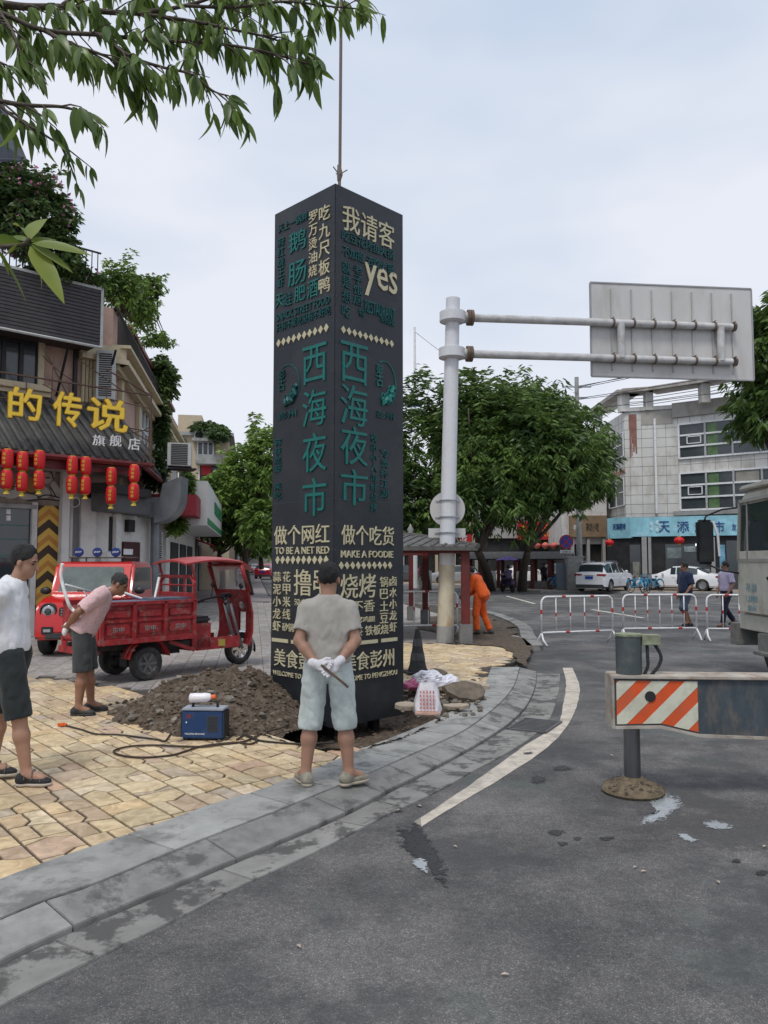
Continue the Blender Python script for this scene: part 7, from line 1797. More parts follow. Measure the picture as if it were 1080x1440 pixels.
# steel sign frame and letters
OS = 1.32
mb = MB()
def fp(x, y, o=OS): u, z = Ff.uv(x, y, o); return Ff.at(u, z, o)
for a, b, r in [((-20, 520), (212, 556), .022), ((-20, 556), (150, 580), .015), ((212, 552), (212, 655), .03), ((170, 600), (212, 607), .015), ((172, 532), (212, 556), .02), ((172, 532), (150, 520), .02), ((60, 485), (97, 560), .018), ((97, 560), (60, 540), .014), ((75, 500), (72, 560), .015), ((110, 505), (170, 548), .014), ((175, 600), (212, 622), .015), ((212, 575), (150, 560), .015), ((37, 525), (37, 560), .015), ((97, 538), (97, 560), .015), ((150, 545), (150, 575), .015), ((200, 655), (212, 600), .014)]:
    mb.tube([fp(*a), fp(*b)], r, 5)
mb.build('sign_frame', mat('rusty_frame', (.09, .055, .04), .7, var=.3, vs=12), bA, world=True, kind='stuff')
mb = MB()
for k, (a, b, sg_) in enumerate([((60, 500), (150, 545), 14), ((-10, 560), (100, 570), 8), ((100, 640), (212, 655), 12), ((0, 622), (60, 640), 8), ((150, 600), (212, 600), 9)]):
    q = [fp(a[0]+(b[0]-a[0])*t, a[1]+(b[1]-a[1])*t+sg_*4*t*(1-t), OS-.1) for t in np.linspace(0, 1, 9)]; mb.tube(q, .009, 4)
mb.build('loose_cable', BLKM, bA, world=True, kind='stuff')
sgn = thing('shop_sign', 'large gold brush-style Chinese characters mounted on the rusty frame above the tiled eave', 'shop sign', tuple(fp(100, 590)), 0)
for ch, x0, y0, x1, y1 in (('的', 12, 547, 57, 590), ('传', 75, 553, 113, 600), ('说', 123, 562, 178, 606)):
    for nm_, m_, base_, rr_f in (('character_edge', mat('gold_edge', (.25, .17, .03), .4) if 'gold_edge' not in MATS else MATS['gold_edge'], OS, 1.9), ('character', GOLD, OS+.06, .85)):
        mb = MB()
        for q_ in range(9):
            a_ = q_*PI/4; f_ = rr_f if q_ < 8 else 0; Ff.tx(mb, ch, x0+f_*math.cos(a_), y0+f_*math.sin(a_)*1.1, x1+f_*math.cos(a_), y1+f_*math.sin(a_)*1.1, base_+.001*q_, .05)
        mb.build(nm_, m_, sgn, world=True)
sg2 = thing('shop_sign', 'three small white Chinese characters hanging below the gold sign at the end of the eave', 'shop sign', tuple(fp(160, 620)), 0)
for ch, x0, y0, x1, y1 in (('旗', 130, 612, 147, 627), ('舰', 154, 612, 170, 628), ('店', 180, 616, 196, 633)): ptx('character', Ff, WHITEP, sg2, ch, x0, y0, x1, y1, OS+.04, .04)
# shopfront
fas = ppx('picture_panel', Ff, mat('panel_brown', (.2, .17, .14), .7, var=.4, vs=3), bA, -120, 653, 86, 707, 0, .1)
ARTW = mat('panel_print_pale', (.42, .41, .38), .7, var=.1); ARTB = mat('panel_print_dark', (.04, .04, .045), .7); ARTO = mat('panel_print_gold', (.3, .17, .05), .7)
mb = MB()
for k, (x, y, rx, ry, a) in enumerate([(66, 672, 7, 8, 0), (60, 692, 11, 8, .4), (78, 690, 6, 14, -.3), (18, 695, 12, 6, -.2), (40, 699, 14, 4, .1), (5, 690, 8, 9, .5), (75, 665, 3, 10, .2), (25, 682, 4, 8, .6)]):
    pts = [(x+rx*math.cos(t)*math.cos(a)-ry*math.sin(t)*math.sin(a), y+rx*math.cos(t)*math.sin(a)+ry*math.sin(t)*math.cos(a)) for t in np.linspace(0, 2*PI, 15)[:-1]]
    q = [Ff.uv(px_, py_, .1) for px_, py_ in pts]; mb.prism(q, .101+.001*k, .103+.001*k, Ff.M(0, 0, 0))
mb.build('print_shape', ARTW, fas, world=True, kind='stuff')
mb = MB()
for k, ps in enumerate([[(30, 688), (45, 694), (60, 688)], [(55, 668), (62, 662), (72, 664), (75, 674)], [(0, 684), (10, 690), (20, 684), (30, 690)], [(52, 700), (66, 696), (84, 700)], [(62, 672), (70, 672)], [(70, 684), (80, 700)], [(38, 704), (60, 702), (84, 704)]]):
    c = catmull([fp(x, y, .112) for x, y in ps], 4) if len(ps) > 2 else [fp(x, y, .112) for x, y in ps]; mb.tube(c, .014, 4)
mb.build('print_line', ARTB, fas, world=True, kind='stuff')
mb = MB(); q = [Ff.uv(40+20*math.cos(t), 683+11*math.sin(t), .1) for t in np.linspace(0, 2*PI, 19)[:-1]]; mb.prism(q, .1, .1012, Ff.M(0, 0, 0)); mb.build('print_bowl', ARTO, fas, world=True)
ppx('shop_window', Ff, GLASS, bA, -120, 711, 43, 858, 0, .03); ppx('lintel', Ff, GREYC, bA, -120, 706, 52, 712, 0, .16)
for x in (-60, -20): ppx('window_post', Ff, WALLW, bA, x, 711, x+6, 870, 0, .08)
for y in (737, 757, 780): ppx('shelf_line', Ff, mat('teal_line_%d' % y, (.05, .14, .13), .5), bA, -60, y, 41, y+1.5, .03, .035)
for y in (716, 725): ppx('window_sticker', Ff, WHITEP, bA, 9, y, 15, y+7, .03, .04)
ppx('door_post', Ff, WALLW, bA, 43, 706, 51, 900, 0, .14, .01)
ppx('column', Ff, WALLW, bA, 86, 655, 97, 900, 0, .30, .01)
chv = ppx('chevron_column', Ff, mat('chevron_brown', (.05, .03, .02), .6), bA, 52, 706, 84, 900, 0, .08)
YEL = mat('chevron_yellow', (.58, .36, .07), .6, var=.1); ORR = mat('chevron_orange', (.45, .2, .04), .6, var=.1)
uL = Ff.uv(52.5, 760, .08)[0]; uR = Ff.uv(83.5, 760, .08)[0]; uc = (uL+uR)/2; zt_ = Ff.uv(68, 706, .08)[1]; st_ = Ff.uv(68, 706, .08)[1]-Ff.uv(68, 742, .08)[1]
for k in range(5):
    zz = zt_-st_*.0-k*st_
    for m, a, b in ((YEL, 0.0, .26), (ORR, .26, .48), (YEL, .48, .66)):
        pl = [(uL, zz-a*st_-.22), (uc, zz-a*st_), (uR, zz-a*st_-.22), (uR, zz-b*st_-.22), (uc, zz-b*st_), (uL, zz-b*st_-.22)][::-1]
        mb = MB(); mb.prism(pl, .081, .088, Ff.M(0, 0, 0)); mb.build('chevron', m, chv, world=True)
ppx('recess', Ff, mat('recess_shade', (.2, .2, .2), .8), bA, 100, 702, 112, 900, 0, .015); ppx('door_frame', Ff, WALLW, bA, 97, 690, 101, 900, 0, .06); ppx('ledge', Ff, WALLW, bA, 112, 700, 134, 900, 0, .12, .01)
mb = MB(); mb.ball(fp(125, 690, .05), (.06, .06, .22), 10, 6); mb.build('wall_ornament', BLKM, bA, world=True, smooth=True)
mb = MB(); mb.tube([fp(105, 706, .2)+V((.12*math.cos(a), 0, .12*math.sin(a))) for a in np.linspace(0, 2*PI, 13)[:-1]], .01, 5, closed=True); mb.build('wire_coil', WHITEP, bA, world=True)
# alcove face with black canopy, box and dark red door
ppx('canopy', Fk, mat('canopy_grey', (.09, .09, .092), .6, var=.2), bA, 152, 696, 212, 722, 0, .45, .01); ppx('canopy_band', Fk, BLKM, bA, 151, 684, 213, 696, 0, .6)
dr = ppx('door', Fk, mat('door_maroon', (.05, .012, .012), .4, var=.2), bA, 172, 762, 196, 912, 0, .05, .01); ppx('notice', Fk, WHITEP, dr, 174, 772, 187, 780, .05, .06); ppx('handle', Fk, STEEL, dr, 192, 790, 194, 806, .05, .1)
ppx('meter_box', Fk, WALLW, bA, 152, 776, 168, 812, 0, .2, .01); ppx('dark_opening', Fk, INTR, bA, 154, 727, 160, 775, 0, .02)
ppx('pier', Fk, WALLW, bA, 162, 722, 169, 900, 0, .12); ppx('vent_box', Fk, BLKM, bA, 181, 731, 190, 748, 0, .12)
mb = MB(); mb.tube([Fk.at(2.0, 0.1, .2), Fk.at(2.0, 3.0, .2)], .12, 10); mb.build('rain_pipe', GALV, bA, world=True)
# ventilation duct: horizontal box, elbow and hood
duct = thing('ventilation_duct', 'big galvanised kitchen exhaust duct bending out beyond the tiled eave', 'duct', tuple(P(225, 720, 20.6)), 0)
mb = MB(); a = P(212, 715, 20.8); mb.box(tuple(a), (.8, 1.0, .54), rz=.2); mb.build('box', GALV, duct, world=True, bev=.01)
mb = MB(); el = []
pc = P(222, 722, 20.6); 
for i in range(9):
    t = i/8*PI/2; el.append(V((pc.x+.0+.42*math.sin(t), pc.y, pc.z-.0+.42*(1-math.cos(t)))))
for i, p in enumerate(el):
    t = i/8*PI/2; d = V((math.cos(t), 0, math.sin(t))); up = V((-math.sin(t), 0, math.cos(t)))
    for (s1, s2) in ((-.27, -.36), (-.27, .36), (.27, .36), (.27, -.36)): mb.v.append(tuple(p+up*s1+V((0, 1, 0))*s2))
for i in range(8):
    for j in range(4): mb.f.append((i*4+j, i*4+(j+1) % 4, i*4+4+(j+1) % 4, i*4+4+j)); mb.m.append(0)
mb.build('elbow', GALV, duct, world=True, auto=40)
mb = MB(); p = el[-1]; q = [(-.27, -.36, 0), (.27, -.36, 0), (.27, .36, 0), (-.27, .36, 0), (-.2, -.36, .35), (.3, -.36, .55), (.3, .36, .55), (-.2, .36, .35)]; mb.add([tuple(p+V(a)) for a in q], [(0, 1, 5, 4), (1, 2, 6, 5), (2, 3, 7, 6), (3, 0, 4, 7)]); mb.build('hood', GALV, duct, world=True)
# wall plant boxes / units on the building
louvre_unit('tall white louvred unit beside the fluted pilaster of the pink building', frame(P(150, 531, 18.55), (1, .25, 0), (0, 0, 1)), .42, 1.2, .3, 20)
t = louvre_unit('grey air conditioner on a bracket beside the hanging ivy, above the duct', frame(P(254, 643, 21), (.98, .2, 0), (0, 0, 1)), .62, .62, .6, 12)
mb = MB(); mb.bar(P(236, 659, 20.6), P(274, 661, 20.9), .5, .04); mb.tube([P(238, 658, 20.6), P(225, 690, 20.8)], .02, 5); mb.build('bracket', BLKM, t, world=True)
for k, y in enumerate((757, 777, 797, 817)):
    louvre_unit(['top', 'second', 'third', 'lowest'][k]+' unit of the white air conditioner stack behind the tricycle roof', frame(P(219, y, 22.2), (.9, .43, 0), (0, 0, 1)), .28, .36, .4, 6)
# lanterns under the eave
LRED = mat('lantern_red', (.52, .01, .015), .5, var=.12, vs=9, stretch=(1, 1, .1)); LYEL = mat('tassel_yellow', (.6, .45, .05), .6, var=.2, vs=20)
def lantern_pair(label, base, scale=1.):
    t = thing('lantern', label, 'lantern', tuple(base), 0, 'paired red lanterns under the tiled eave')
    hgt = .4*scale; r = .12*scale
    for k in range(2):
        z0 = -k*(hgt+.035)-hgt/2
        mb = MB(); n = 20; prof = [(r*.55, hgt/2)]+[(r*(.55+.45*math.sin(PI*(j+.5)/9)**.6), hgt/2*math.cos(PI*(j+.5)/9)) for j in range(9)]+[(r*.55, -hgt/2)]
        mb.lathe(prof[::-1], n, TR(0, 0, z0)); lb = mb.build('shade', LRED, t, auto=60)
        mb = MB()
        for s_ in (1, -1): mb.lathe([(r*.56, -.012), (r*.56, .012)], 16, TR(0, 0, z0+s_*hgt/2))
        mb.build('cap_ring', LYEL, lb)
        for j, ch in enumerate('福味香'):
            mb = MB(); a = rad(-95); mb.text(ch, frame((r*1.02*math.cos(a), r*1.02*math.sin(a), z0+.09-j*.09), (-math.sin(a), math.cos(a), 0), (0, 0, 1)), .07, .07, .004); mb.build('character', LYEL, lb)
    mb = MB(); mb.lathe([(.02, 0), (.06, -.09), (.065, -.1)], 10, TR(0, 0, -2*hgt-.04)); mb.build('tassel', LYEL, t)
    mb = MB(); mb.tube([V((0, 0, 0)), V((0, 0, .14))], .006, 4); mb.build('cord', BLKM, t)
    return t
l0 = None
for k, (x, y, nm) in enumerate([(11, 632, 'first'), (32, 636, 'second'), (56, 634, 'third'), (102, 642, 'fourth'), (121, 643, 'fifth'), (157, 658, 'sixth'), (189, 654, 'last, rightmost')]):
    o = OE+.12 if k < 5 else OE+.1
    p = fp(x, y, o) if k != 6 else P(189, 654, 17.6)
    lab = 'pair of red lanterns under the tiled eave, %s counting from the left' % nm
    if l0 is None: l0 = lantern_pair(lab, p); l0.rotation_euler = (0, 0, 0)
    else: dup(l0, p, [0, .15, -.1, .1, 0, .2, .1][k], lab)

# ------------------------------------------------------------------ next blocks of the left street
def street_block(label, d0, d1, H, wallm, signs=(), off=0., floors=(3.4, 6.4), awn=None, face_end=True, name='shop_house'):
    """block whose street side follows the street line between distances d0 and d1 from the corner"""
    a, b = Fs.at(d0, 0, off), Fs.at(d1, 0, off); Fb = Face((a.x, a.y), (Fs.r.x, Fs.r.y)); L = (b-a).length
    t = thing(name, label, 'building', (a.x, a.y, 0))
    mb = MB(); q = [a, b, b-Fs.n*9, a-Fs.n*9]; mb.prism([(p.x, p.y) for p in q], 0, H); mb.build('wall', wallm, t, world=True)
    pbx('roof_edge', Fb, GREYC, t, -.2, L+.2, H, H+.22, -9, .3); Fn = Face(tuple((a-Fs.n*9)[:2]), (Fs.n.x, Fs.n.y))
    n = max(1, int(L/3.2))
    for f in floors:
        if f+1.6 > H: continue
        for i in range(n): u = L/n*(i+.5); winu(Fb, t, u-.8, u+.8, f+.3, f+1.8, .02, 2, 1, WHITEP)
        for i in range(2): winu(Fn, t, 5.5+i*1.8, 6.7+i*1.8, f+.3, f+1.8, .02, 2, 1, WHITEP)
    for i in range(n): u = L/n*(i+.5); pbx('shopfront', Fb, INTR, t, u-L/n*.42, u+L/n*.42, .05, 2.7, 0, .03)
    for i in range(n+1): pbx('pier', Fb, wallm, t, max(0, L/n*i-.16), min(L, L/n*i+.16), 0, 3, 0, .12)
    for (u0, u1, z0, z1, m, txt, tm) in signs:
        s_ = pbx('sign', Fb, m, t, u0, u1, z0, z1, 0, .35)
        if txt: mb = MB(); mb.text(txt, Fb.M((u0+u1)/2, (z0+z1)/2, .36), (u1-u0)*.8, (z1-z0)*.6, .03); mb.build('lettering', tm, s_, world=True)
    if awn:
        mb = MB(); a_, b_, m = awn; q = [Fb.at(a_, 3.0, 0), Fb.at(b_, 3.0, 0), Fb.at(b_, 2.55, 1.3), Fb.at(a_, 2.55, 1.3)]; mb.add([tuple(p) for p in q]+[tuple(p-V((0, 0, .06))) for p in q], [(0, 3, 2, 1), (4, 5, 6, 7), (3, 7, 6, 2), (0, 4, 7, 3), (1, 2, 6, 5)])
        n_ = int((b_-a_)/.3)
        for i in range(n_): mb.box(tuple(Fb.at(a_+(i+.5)*(b_-a_)/n_, 2.44, 1.3)), (.02, .26, .2), rz=.17)
        mb.build('awning', m, t, world=True)
    return t, Fb
SWH = mat('sign_white', (.6, .6, .58), .5, var=.05); SGR = mat('sign_green', (.02, .2, .08), .5); SBK = mat('sign_black', (.02, .018, .018), .5); SRE = mat('sign_red', (.42, .02, .03), .5, var=.1); SYE = mat('sign_yellow', (.6, .4, .03), .5); SBL = mat('sign_blue', (.02, .13, .42), .5)
AWR = mat('awning_red', (.22, .02, .03), .7, var=.15)
mb = MB(); Fr2 = Face(tuple(Fs.at(4.5, 0, .5)[:2]), (Fs.r.x, Fs.r.y))
shopw = thing('shop_house', 'low white shop with a projecting white signboard beyond the exhaust duct', 'building', tuple(Fs.at(5, 0, .5)))
q = [Fs.at(4.6, 0, 0), Fs.at(4.6, 0, .9), Fs.at(16.5, 0, .9), Fs.at(16.5, 0, 0)]
mb = MB(); mb.prism([(p.x, p.y) for p in q][::-1], 0, 2.9); mb.build('wall', WALLW, shopw, world=True)
Fw = Face(tuple(Fs.at(4.6, 0, .9)[:2]), (Fs.r.x, Fs.r.y))
pbx('signboard', Fw, SWH, shopw, .3, 11.5, 2.9, 4.3, -.3, 1.2); mb = MB(); mb.text('理发店 美容美发', Fw.M(7.5, 3.75, 1.21), 6, .5, .02); mb.build('lettering', SGR, shopw, world=True); pbx('green_band', Fw, SGR, shopw, .4, 11.4, 2.95, 3.15, 1.2, 1.22)
for u in (1.2, 4.4, 7.6): pbx('shopfront', Fw, INTR, shopw, u, u+2.4, .1, 2.4, 0, .04)
pbx('red_canopy', Fw, AWR, shopw, -1.6, .2, 3.1, 3.7, -.6, 1.0)
street_block('narrow dark shop with black sign, yellow characters and a red fringed awning', 17, 27, 5.2, GREYW, [(.5, 9, 3.2, 5.0, SBK, '鲜味', SYE)], .4, (), (0.2, 9.5, AWR))
bB, FbB = street_block('beige four-storey block with flat roof and planted terrace above the left street', 27.2, 41, 9.3, BEIGW, (), 2.0, (3.6, 6.3))
# end wall of the beige block, facing the camera: balcony, window, unit
FB2 = Face(tuple((Fs.at(27.1, 0, 2.0)-Fs.n*9)[:2]), (Fs.n.x, Fs.n.y))
def P2(x0, y0, x1, y1, nm, m, o0=0, o1=.1): return ppx(nm, FB2, m, bB, x0, y0, x1, y1, o0, o1)
P2(275, 640, 311, 652, 'balcony_slab', GREYC, 0, .9); P2(270, 616, 312, 620, 'canopy', GREYC, 0, .7); win(FB2, bB, 278, 622, 300, 640, .03, 3, 1, WHITEP); P2(240, 616, 262, 628, 'window_band', DKWIN, 0, .05); P2(283, 654, 297, 668, 'red_banner', SRE, 0, .1)
pbx('roof_room', FB2, BEIGW, bB, 6.0, 7.4, 9.3, 10.6, -4, -.3); pbx('parapet', FB2, BEIGW, bB, 0, 9, 9.5, 9.7, -.2, .05)
ac_unit('small outdoor unit on the canopy of the beige block above the left street', FB2.M(FB2.uv(283, 615, .1)[0], FB2.uv(283, 613, .1)[1]), .8, .6, .35)
for k, (d0, d1, H, m, sg, awn) in enumerate([(42, 52, 6.5, GREYW, [(1, 10, 3.2, 4.6, SRE, '火锅城', SYE)], (0, 11, AWR)), (53, 63, 9, WALLW, [(1, 12, 3.3, 4.4, SBL, '手机维修', WHITEP)], None), (64, 80, 11, BEIGW, [(1, 8, 3.3, 4.6, SRE, '大药房', WHITEP), (8.5, 15, 3.3, 4.6, SGR, '便利店', WHITEP)], (2, 14, AWR)), (81, 103, 12, PINKW, [(1, 20, 3.3, 4.8, SRE, '副食批发', SYE)], None)]):
    street_block(['grey shop house with a red hotpot sign and awning farther down the left street', 'white shop house with a blue sign farther down the left street', 'tall beige shop house with red and green signs far down the left street', 'pink block closing the view at the far end of the left street'][k], d0, d1, H, m, sg, 2.0, (5.2, 8.2), awn)
# far side of that street: a pale block seen between the trees
fb = thing('far_block', 'pale grey block at the end of the left street behind the trees', 'building', (-14, 118, 0))
Ffb = Face((-34, 120), (1, 0)); pbx('wall', Ffb, GREYW, fb, 0, 30, 0, 16, -8, 0)
for i in range(9):
    for j in range(4): winu(Ffb, fb, 1+i*3.2, 3+i*3.2, 2.5+j*3.4, 4.2+j*3.4, .02, 2, 1)

# ------------------------------------------------------------------ right-hand buildings
TILW = mat('white_wall_tile', (.6, .59, .56), .5, var=.06, vs=1.2, dirt=((.22, .17, .13), .55, .55), stretch=(1, 1, .5))
JNT = mat('tile_joint', (.16, .16, .155), .8)
bR = thing('tiled_building', 'white-tiled three-storey corner building with wide window bands and a rooftop pergola', 'building', (19, 50, 0))
pm_ = [(955, 50.0), (880, 50.6)]
c1 = P(951, 790, 49.6); c0_ = P(882, 790, 50.6); cL = P(842, 790, 57.5)
Fm = Face((c1.x, c1.y), (.79, -.61)); Fc_ = Face((c0_.x, c0_.y), (c1.x-c0_.x, c1.y-c0_.y)); Fl = Face((cL.x, cL.y), (c0_.x-cL.x, c0_.y-cL.y))
Lc = (c1-c0_).length; Ll = (c0_-cL).length
zP = Fc_.uv(915, 577, 0)[1]
mb = MB(); e1 = Fm.at(16, 0); q = [cL, c0_, c1, e1, e1+V((8, 12, 0)), cL+V((10, 12, 0))]; mb.prism([(p.x, p.y) for p in q], 4.7, zP); mb.build('wall', TILW, bR, world=True)
mb = MB(); mb.prism([(p.x, p.y) for p in q], 0, 4.7); mb.build('ground_floor_wall', GREYW, bR, world=True)
# tile courses: recessed joints drawn as thin proud strips of grout
mb = MB()
for Fc, L in ((Fc_, Lc), (Fm, 16), (Fl, Ll)):
    for z in np.arange(4.9, zP, .62): Fc.bx(mb, 0, L, z, z+.022, 0, .006)
    for u in np.arange(.3, L, .75): Fc.bx(mb, u, u+.022, 4.75, zP, 0, .005)
mb.build('tile_joint', JNT, bR, world=True, kind='stuff')
pbx('parapet', Fc_, TILW, bR, -.1, Lc+.0, zP, zP+.25, -.3, .12); pbx('parapet', Fm, mat('stained_concrete', (.36, .34, .31), .8, var=.2, vs=.8, dirt=((.12, .08, .06), .7, .6), stretch=(1, 1, .4)), bR, 0, 16, zP-.6, zP+.35, -.3, .15)
pbx('stain_band', Fc_, MATS['stained_concrete'], bR, Lc*.35, Lc, zP-.95, zP+.0, 0, .03)
CG = mat('green_curtain', (.10, .17, .075), .3, var=.3, vs=3); CW = mat('pale_curtain', (.3, .28, .24), .3, var=.2, vs=2)
def bigwin(y0a, y1a, rows_n):
    u0 = Fm.uv(955, 620, .03)[0]; z1 = Fm.uv(956, y0a, .03)[1]; z0 = Fm.uv(956, y1a, .03)[1]; w_ = 1.62
    for i in range(8):
        f = winu(Fm, bR, u0+i*w_, u0+(i+1)*w_, z0, z1, .03, 1, rows_n, WHITEP, None, .11, .1)
        h = (z1-z0)/rows_n
        if i % 3 != 0:
            mb = MB(); Fm.bx(mb, u0+i*w_+.12, u0+i*w_+(.75 if i % 2 else 1.45), z0+(h*2 if i % 3 == 2 else .1), z1-.12, .043, .05); mb.build('curtain', CG if i % 3 == 1 or i == 5 else CW, f, world=True)
        if i in (0, 3, 4):
            ua = u0+i*w_+.5; mb = MB()
            for a, b, c, d in ((ua, ua+.06, z0+h+.15, z0+2*h-.1), (ua+.84, ua+.9, z0+h+.15, z0+2*h-.1), (ua, ua+.9, z0+h+.15, z0+h+.2), (ua, ua+.9, z0+2*h-.15, z0+2*h-.1)): Fm.bx(mb, a, b, c, d, .1, .16)
            mb.build('casement', WHITEP, f, world=True)
bigwin(597, 645, 3); bigwin(666, 717.5, 3)
pbx('sill', Fm, GREYC, bR, 0, 16, 4.72, 5.0, 0, .35)
win(Fl, bR, 857, 676, 878, 713, .03, 2, 2, WHITEP); win(Fl, bR, 860, 612, 877, 645, .03, 2, 2, WHITEP)
pbx('pink_band', Fl, mat('pink_band', (.4, .2, .17), .7), bR, 0, Ll, Fl.uv(870, 668, .02)[1], Fl.uv(870, 663, .02)[1], 0, .05)
mb = MB(); u = Fc_.uv(922, 650, .1)[0]; mb.tube([Fc_.at(u, 4.9, .12), Fc_.at(u, zP-.6, .12)], .09, 8); mb.build('down_pipe', WHITEP, bR, world=True)
# rust stain streak
mb = MB(); us = Fc_.uv(889, 600, .01)[0]
for k in range(9): Fc_.bx(mb, us-.22+.05*k, us-.16+.05*k+.02*(k % 3), zP-1.2-1.9*abs(math.sin(k*1.7)), zP-.2, 0, .0075+.0004*k)
mb.build('stain', mat('red_stain', (.25, .12, .1), .8, var=.3, vs=3), bR, world=True, kind='stuff')
# pergola: concrete ring beam on posts and railing wires
zb_ = Fc_.uv(900, 556, 0)[1]
path = [P(837, 572, 57.0), P(877, 557, 50.4), P(916, 554, 49.8), P(995, 541, 47.3), P(1060, 529, 44.6), P(1120, 518, 42.3)]
zpg = path[2].z
path = [V((p.x, p.y, zpg+.15)) for p in path]
mb = MB()
for a, b in zip(path, path[1:]): mb.bar(a, b, .28, 1.3, up=(0, 0, 1))
mb = MB()
for a, b in zip(path, path[1:]):
    d = (b-a).normalized(); nn = V((-d.y, d.x, 0)); a2 = a-d*.1; b2 = b+d*.1
    q = [a2-nn*.45, b2-nn*.45, b2+nn*1.1, a2+nn*1.1]; mb.add([tuple(p) for p in q]+[tuple(p+V((0, 0, .26))) for p in q], [(3, 2, 1, 0), (4, 5, 6, 7), (0, 1, 5, 4), (1, 2, 6, 5), (2, 3, 7, 6), (3, 0, 4, 7)])
mb.build('pergola_beam', MATS['stained_concrete'], bR, world=True)
for k, (i, t, w_) in enumerate([(0, .15, .5), (1, .05, .62), (1, .95, .5), (2, .98, .55), (3, .9, .5), (4, .9, .5)]):
    p = path[i].lerp(path[min(i+1, 5)], t); mb = MB(); mb.box((p.x, p.y+.35, (zP+zpg+.15)/2), (w_, w_, zpg+.15-zP)); mb.build('pergola_post', TILW, bR, world=True)
mb = MB()
for k in range(6):
    z = zP+.45+k*.22
    if z > zpg: break
    mb.tube([V((p.x, p.y+.5, z)) for p in path], .022, 4)
mb.build('railing', STEEL, bR, world=True, kind='stuff')
# shops beneath: blue supermarket sign, glass fronts
SGB = mat('supermarket_blue', (.26, .52, .62), .4, var=.35, vs=.9); SGT = mat('sign_text_blue', (.01, .06, .22), .4)
s1 = P(887, 790, 49.0); Fg = Face((s1.x, s1.y), (.9, -.43)); s0 = P(854, 790, 50.6); Fg0 = Face((s0.x, s0.y), (s1.x-s0.x, s1.y-s0.y))
mk = thing('shop_sign', 'long pale blue supermarket signboard with dark blue Chinese characters across the tiled building', 'shop sign', tuple(Fg.at(0, 3.4)))
ppx('board', Fg0, SGB, mk, 854, 728, 886.5, 757, -.2, .02); zs1 = Fg.uv(940, 726.5, .02)[1]; zs0 = Fg.uv(940, 754, .02)[1]
pbx('board', Fg, SGB, mk, 0, 16, zs0, zs1, -.2, .02)
for ch, x0, x1 in (('天', 926, 942), ('添', 952, 969), ('超', 977, 995), ('市', 1004, 1019)): ptx('character', Fg, SGT, mk, ch, x0, 733, x1, 748.5, .025, .04)
ptx('character', Fg, SGT, mk, '友', 1029, 736, 1036, 746, .025, .03); ptx('character', Fg, SGT, mk, '祥', 1038, 735, 1045, 745, .025, .03); ptx('lettering', Fg0, SGT, mk, '天添超市', 862, 736, 880, 745, .025, .03)
WH2 = mat('sign_pale_print', (.45, .62, .66), .4); mb = MB()
for k in range(14): u = .4+k*1.1; Fg.bx(mb, u, u+.7, zs0+.15+.5*abs(math.sin(k*2.1)), zs0+.22+.5*abs(math.sin(k*2.1)), .02, .024)
for k in range(5): mb.ball(tuple(Fg.at(1.6+.3*math.cos(k*1.26), (zs0+zs1)/2+.25*math.sin(k*1.26), .02)), (.16, .02, .16), 8, 5)
mb.build('print', WH2, mk, world=True, kind='stuff')
shop = thing('shopfront', 'dark glass shopfront of the supermarket under the blue sign, goods and posters behind the glass', 'shopfront', tuple(Fg.at(0, 0)))
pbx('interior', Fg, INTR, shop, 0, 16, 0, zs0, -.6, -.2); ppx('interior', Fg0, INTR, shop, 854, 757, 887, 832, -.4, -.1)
for x0, x1 in ((903, 910), (912, 916), (1000, 1006)): ppx('column', Fg, mat('column_%d' % x0, (.3, .3, .3), .6), shop, x0, 755, x1, 832, -.2, .1)
for k, (x0, y0, x1, y1, m) in enumerate([(936, 765, 1000, 818, DKWIN), (938, 770, 958, 785, mat('poster_a', (.16, .2, .2), .5, var=.5, vs=3)), (962, 768, 990, 776, mat('poster_b', (.2, .24, .25), .5, var=.5, vs=3)), (938, 800, 998, 803, STEEL), (1012, 766, 1020, 815, mat('poster_c', (.12, .28, .4), .5, var=.5, vs=3)), (886, 766, 901, 828, DKWIN), (890, 790, 899, 815, mat('poster_d', (.2, .2, .18), .5, var=.5, vs=4)), (1022, 760, 1045, 830, DKWIN)]):
    ppx('glass' if m is DKWIN else 'poster', Fg, m, shop, x0, y0, x1, y1, -.2, -.15+.01*k)
for x in (980, 994): mb = MB(); mb.ball(tuple(Fg.at(*Fg.uv(x, 766, .0), .0)), .09, 8, 5); mb.build('lamp', mat('lamp_%d' % x, (.95, .97, 1), .5, var=0, emit=2.2), shop, world=True)
def red_lantern(label, p, r, m=LRED):
    t = thing('lantern', label, 'lantern', tuple(p)); mb = MB(); mb.ball((0, 0, 0), (r, r, r*.72), 16, 9); mb.build('shade', m, t, smooth=True); mb = MB(); mb.lathe([(r*.35, -r*.8), (r*.35, -r*.62)], 10); mb.lathe([(r*.35, r*.62), (r*.35, r*.8)], 10); mb.build('cap_ring', LYEL, t, kind='stuff'); mb = MB(); mb.tube([V((0, 0, r*.7)), V((0, 0, r*1.8))], .012, 4); mb.build('cord', BLKM, t); return t
red_lantern('round red lantern hanging below the left end of the blue supermarket sign', P(857, 763, 48.5), .28); red_lantern('larger round red lantern hanging in the middle of the blue supermarket sign', P(955, 760, 47), .31)
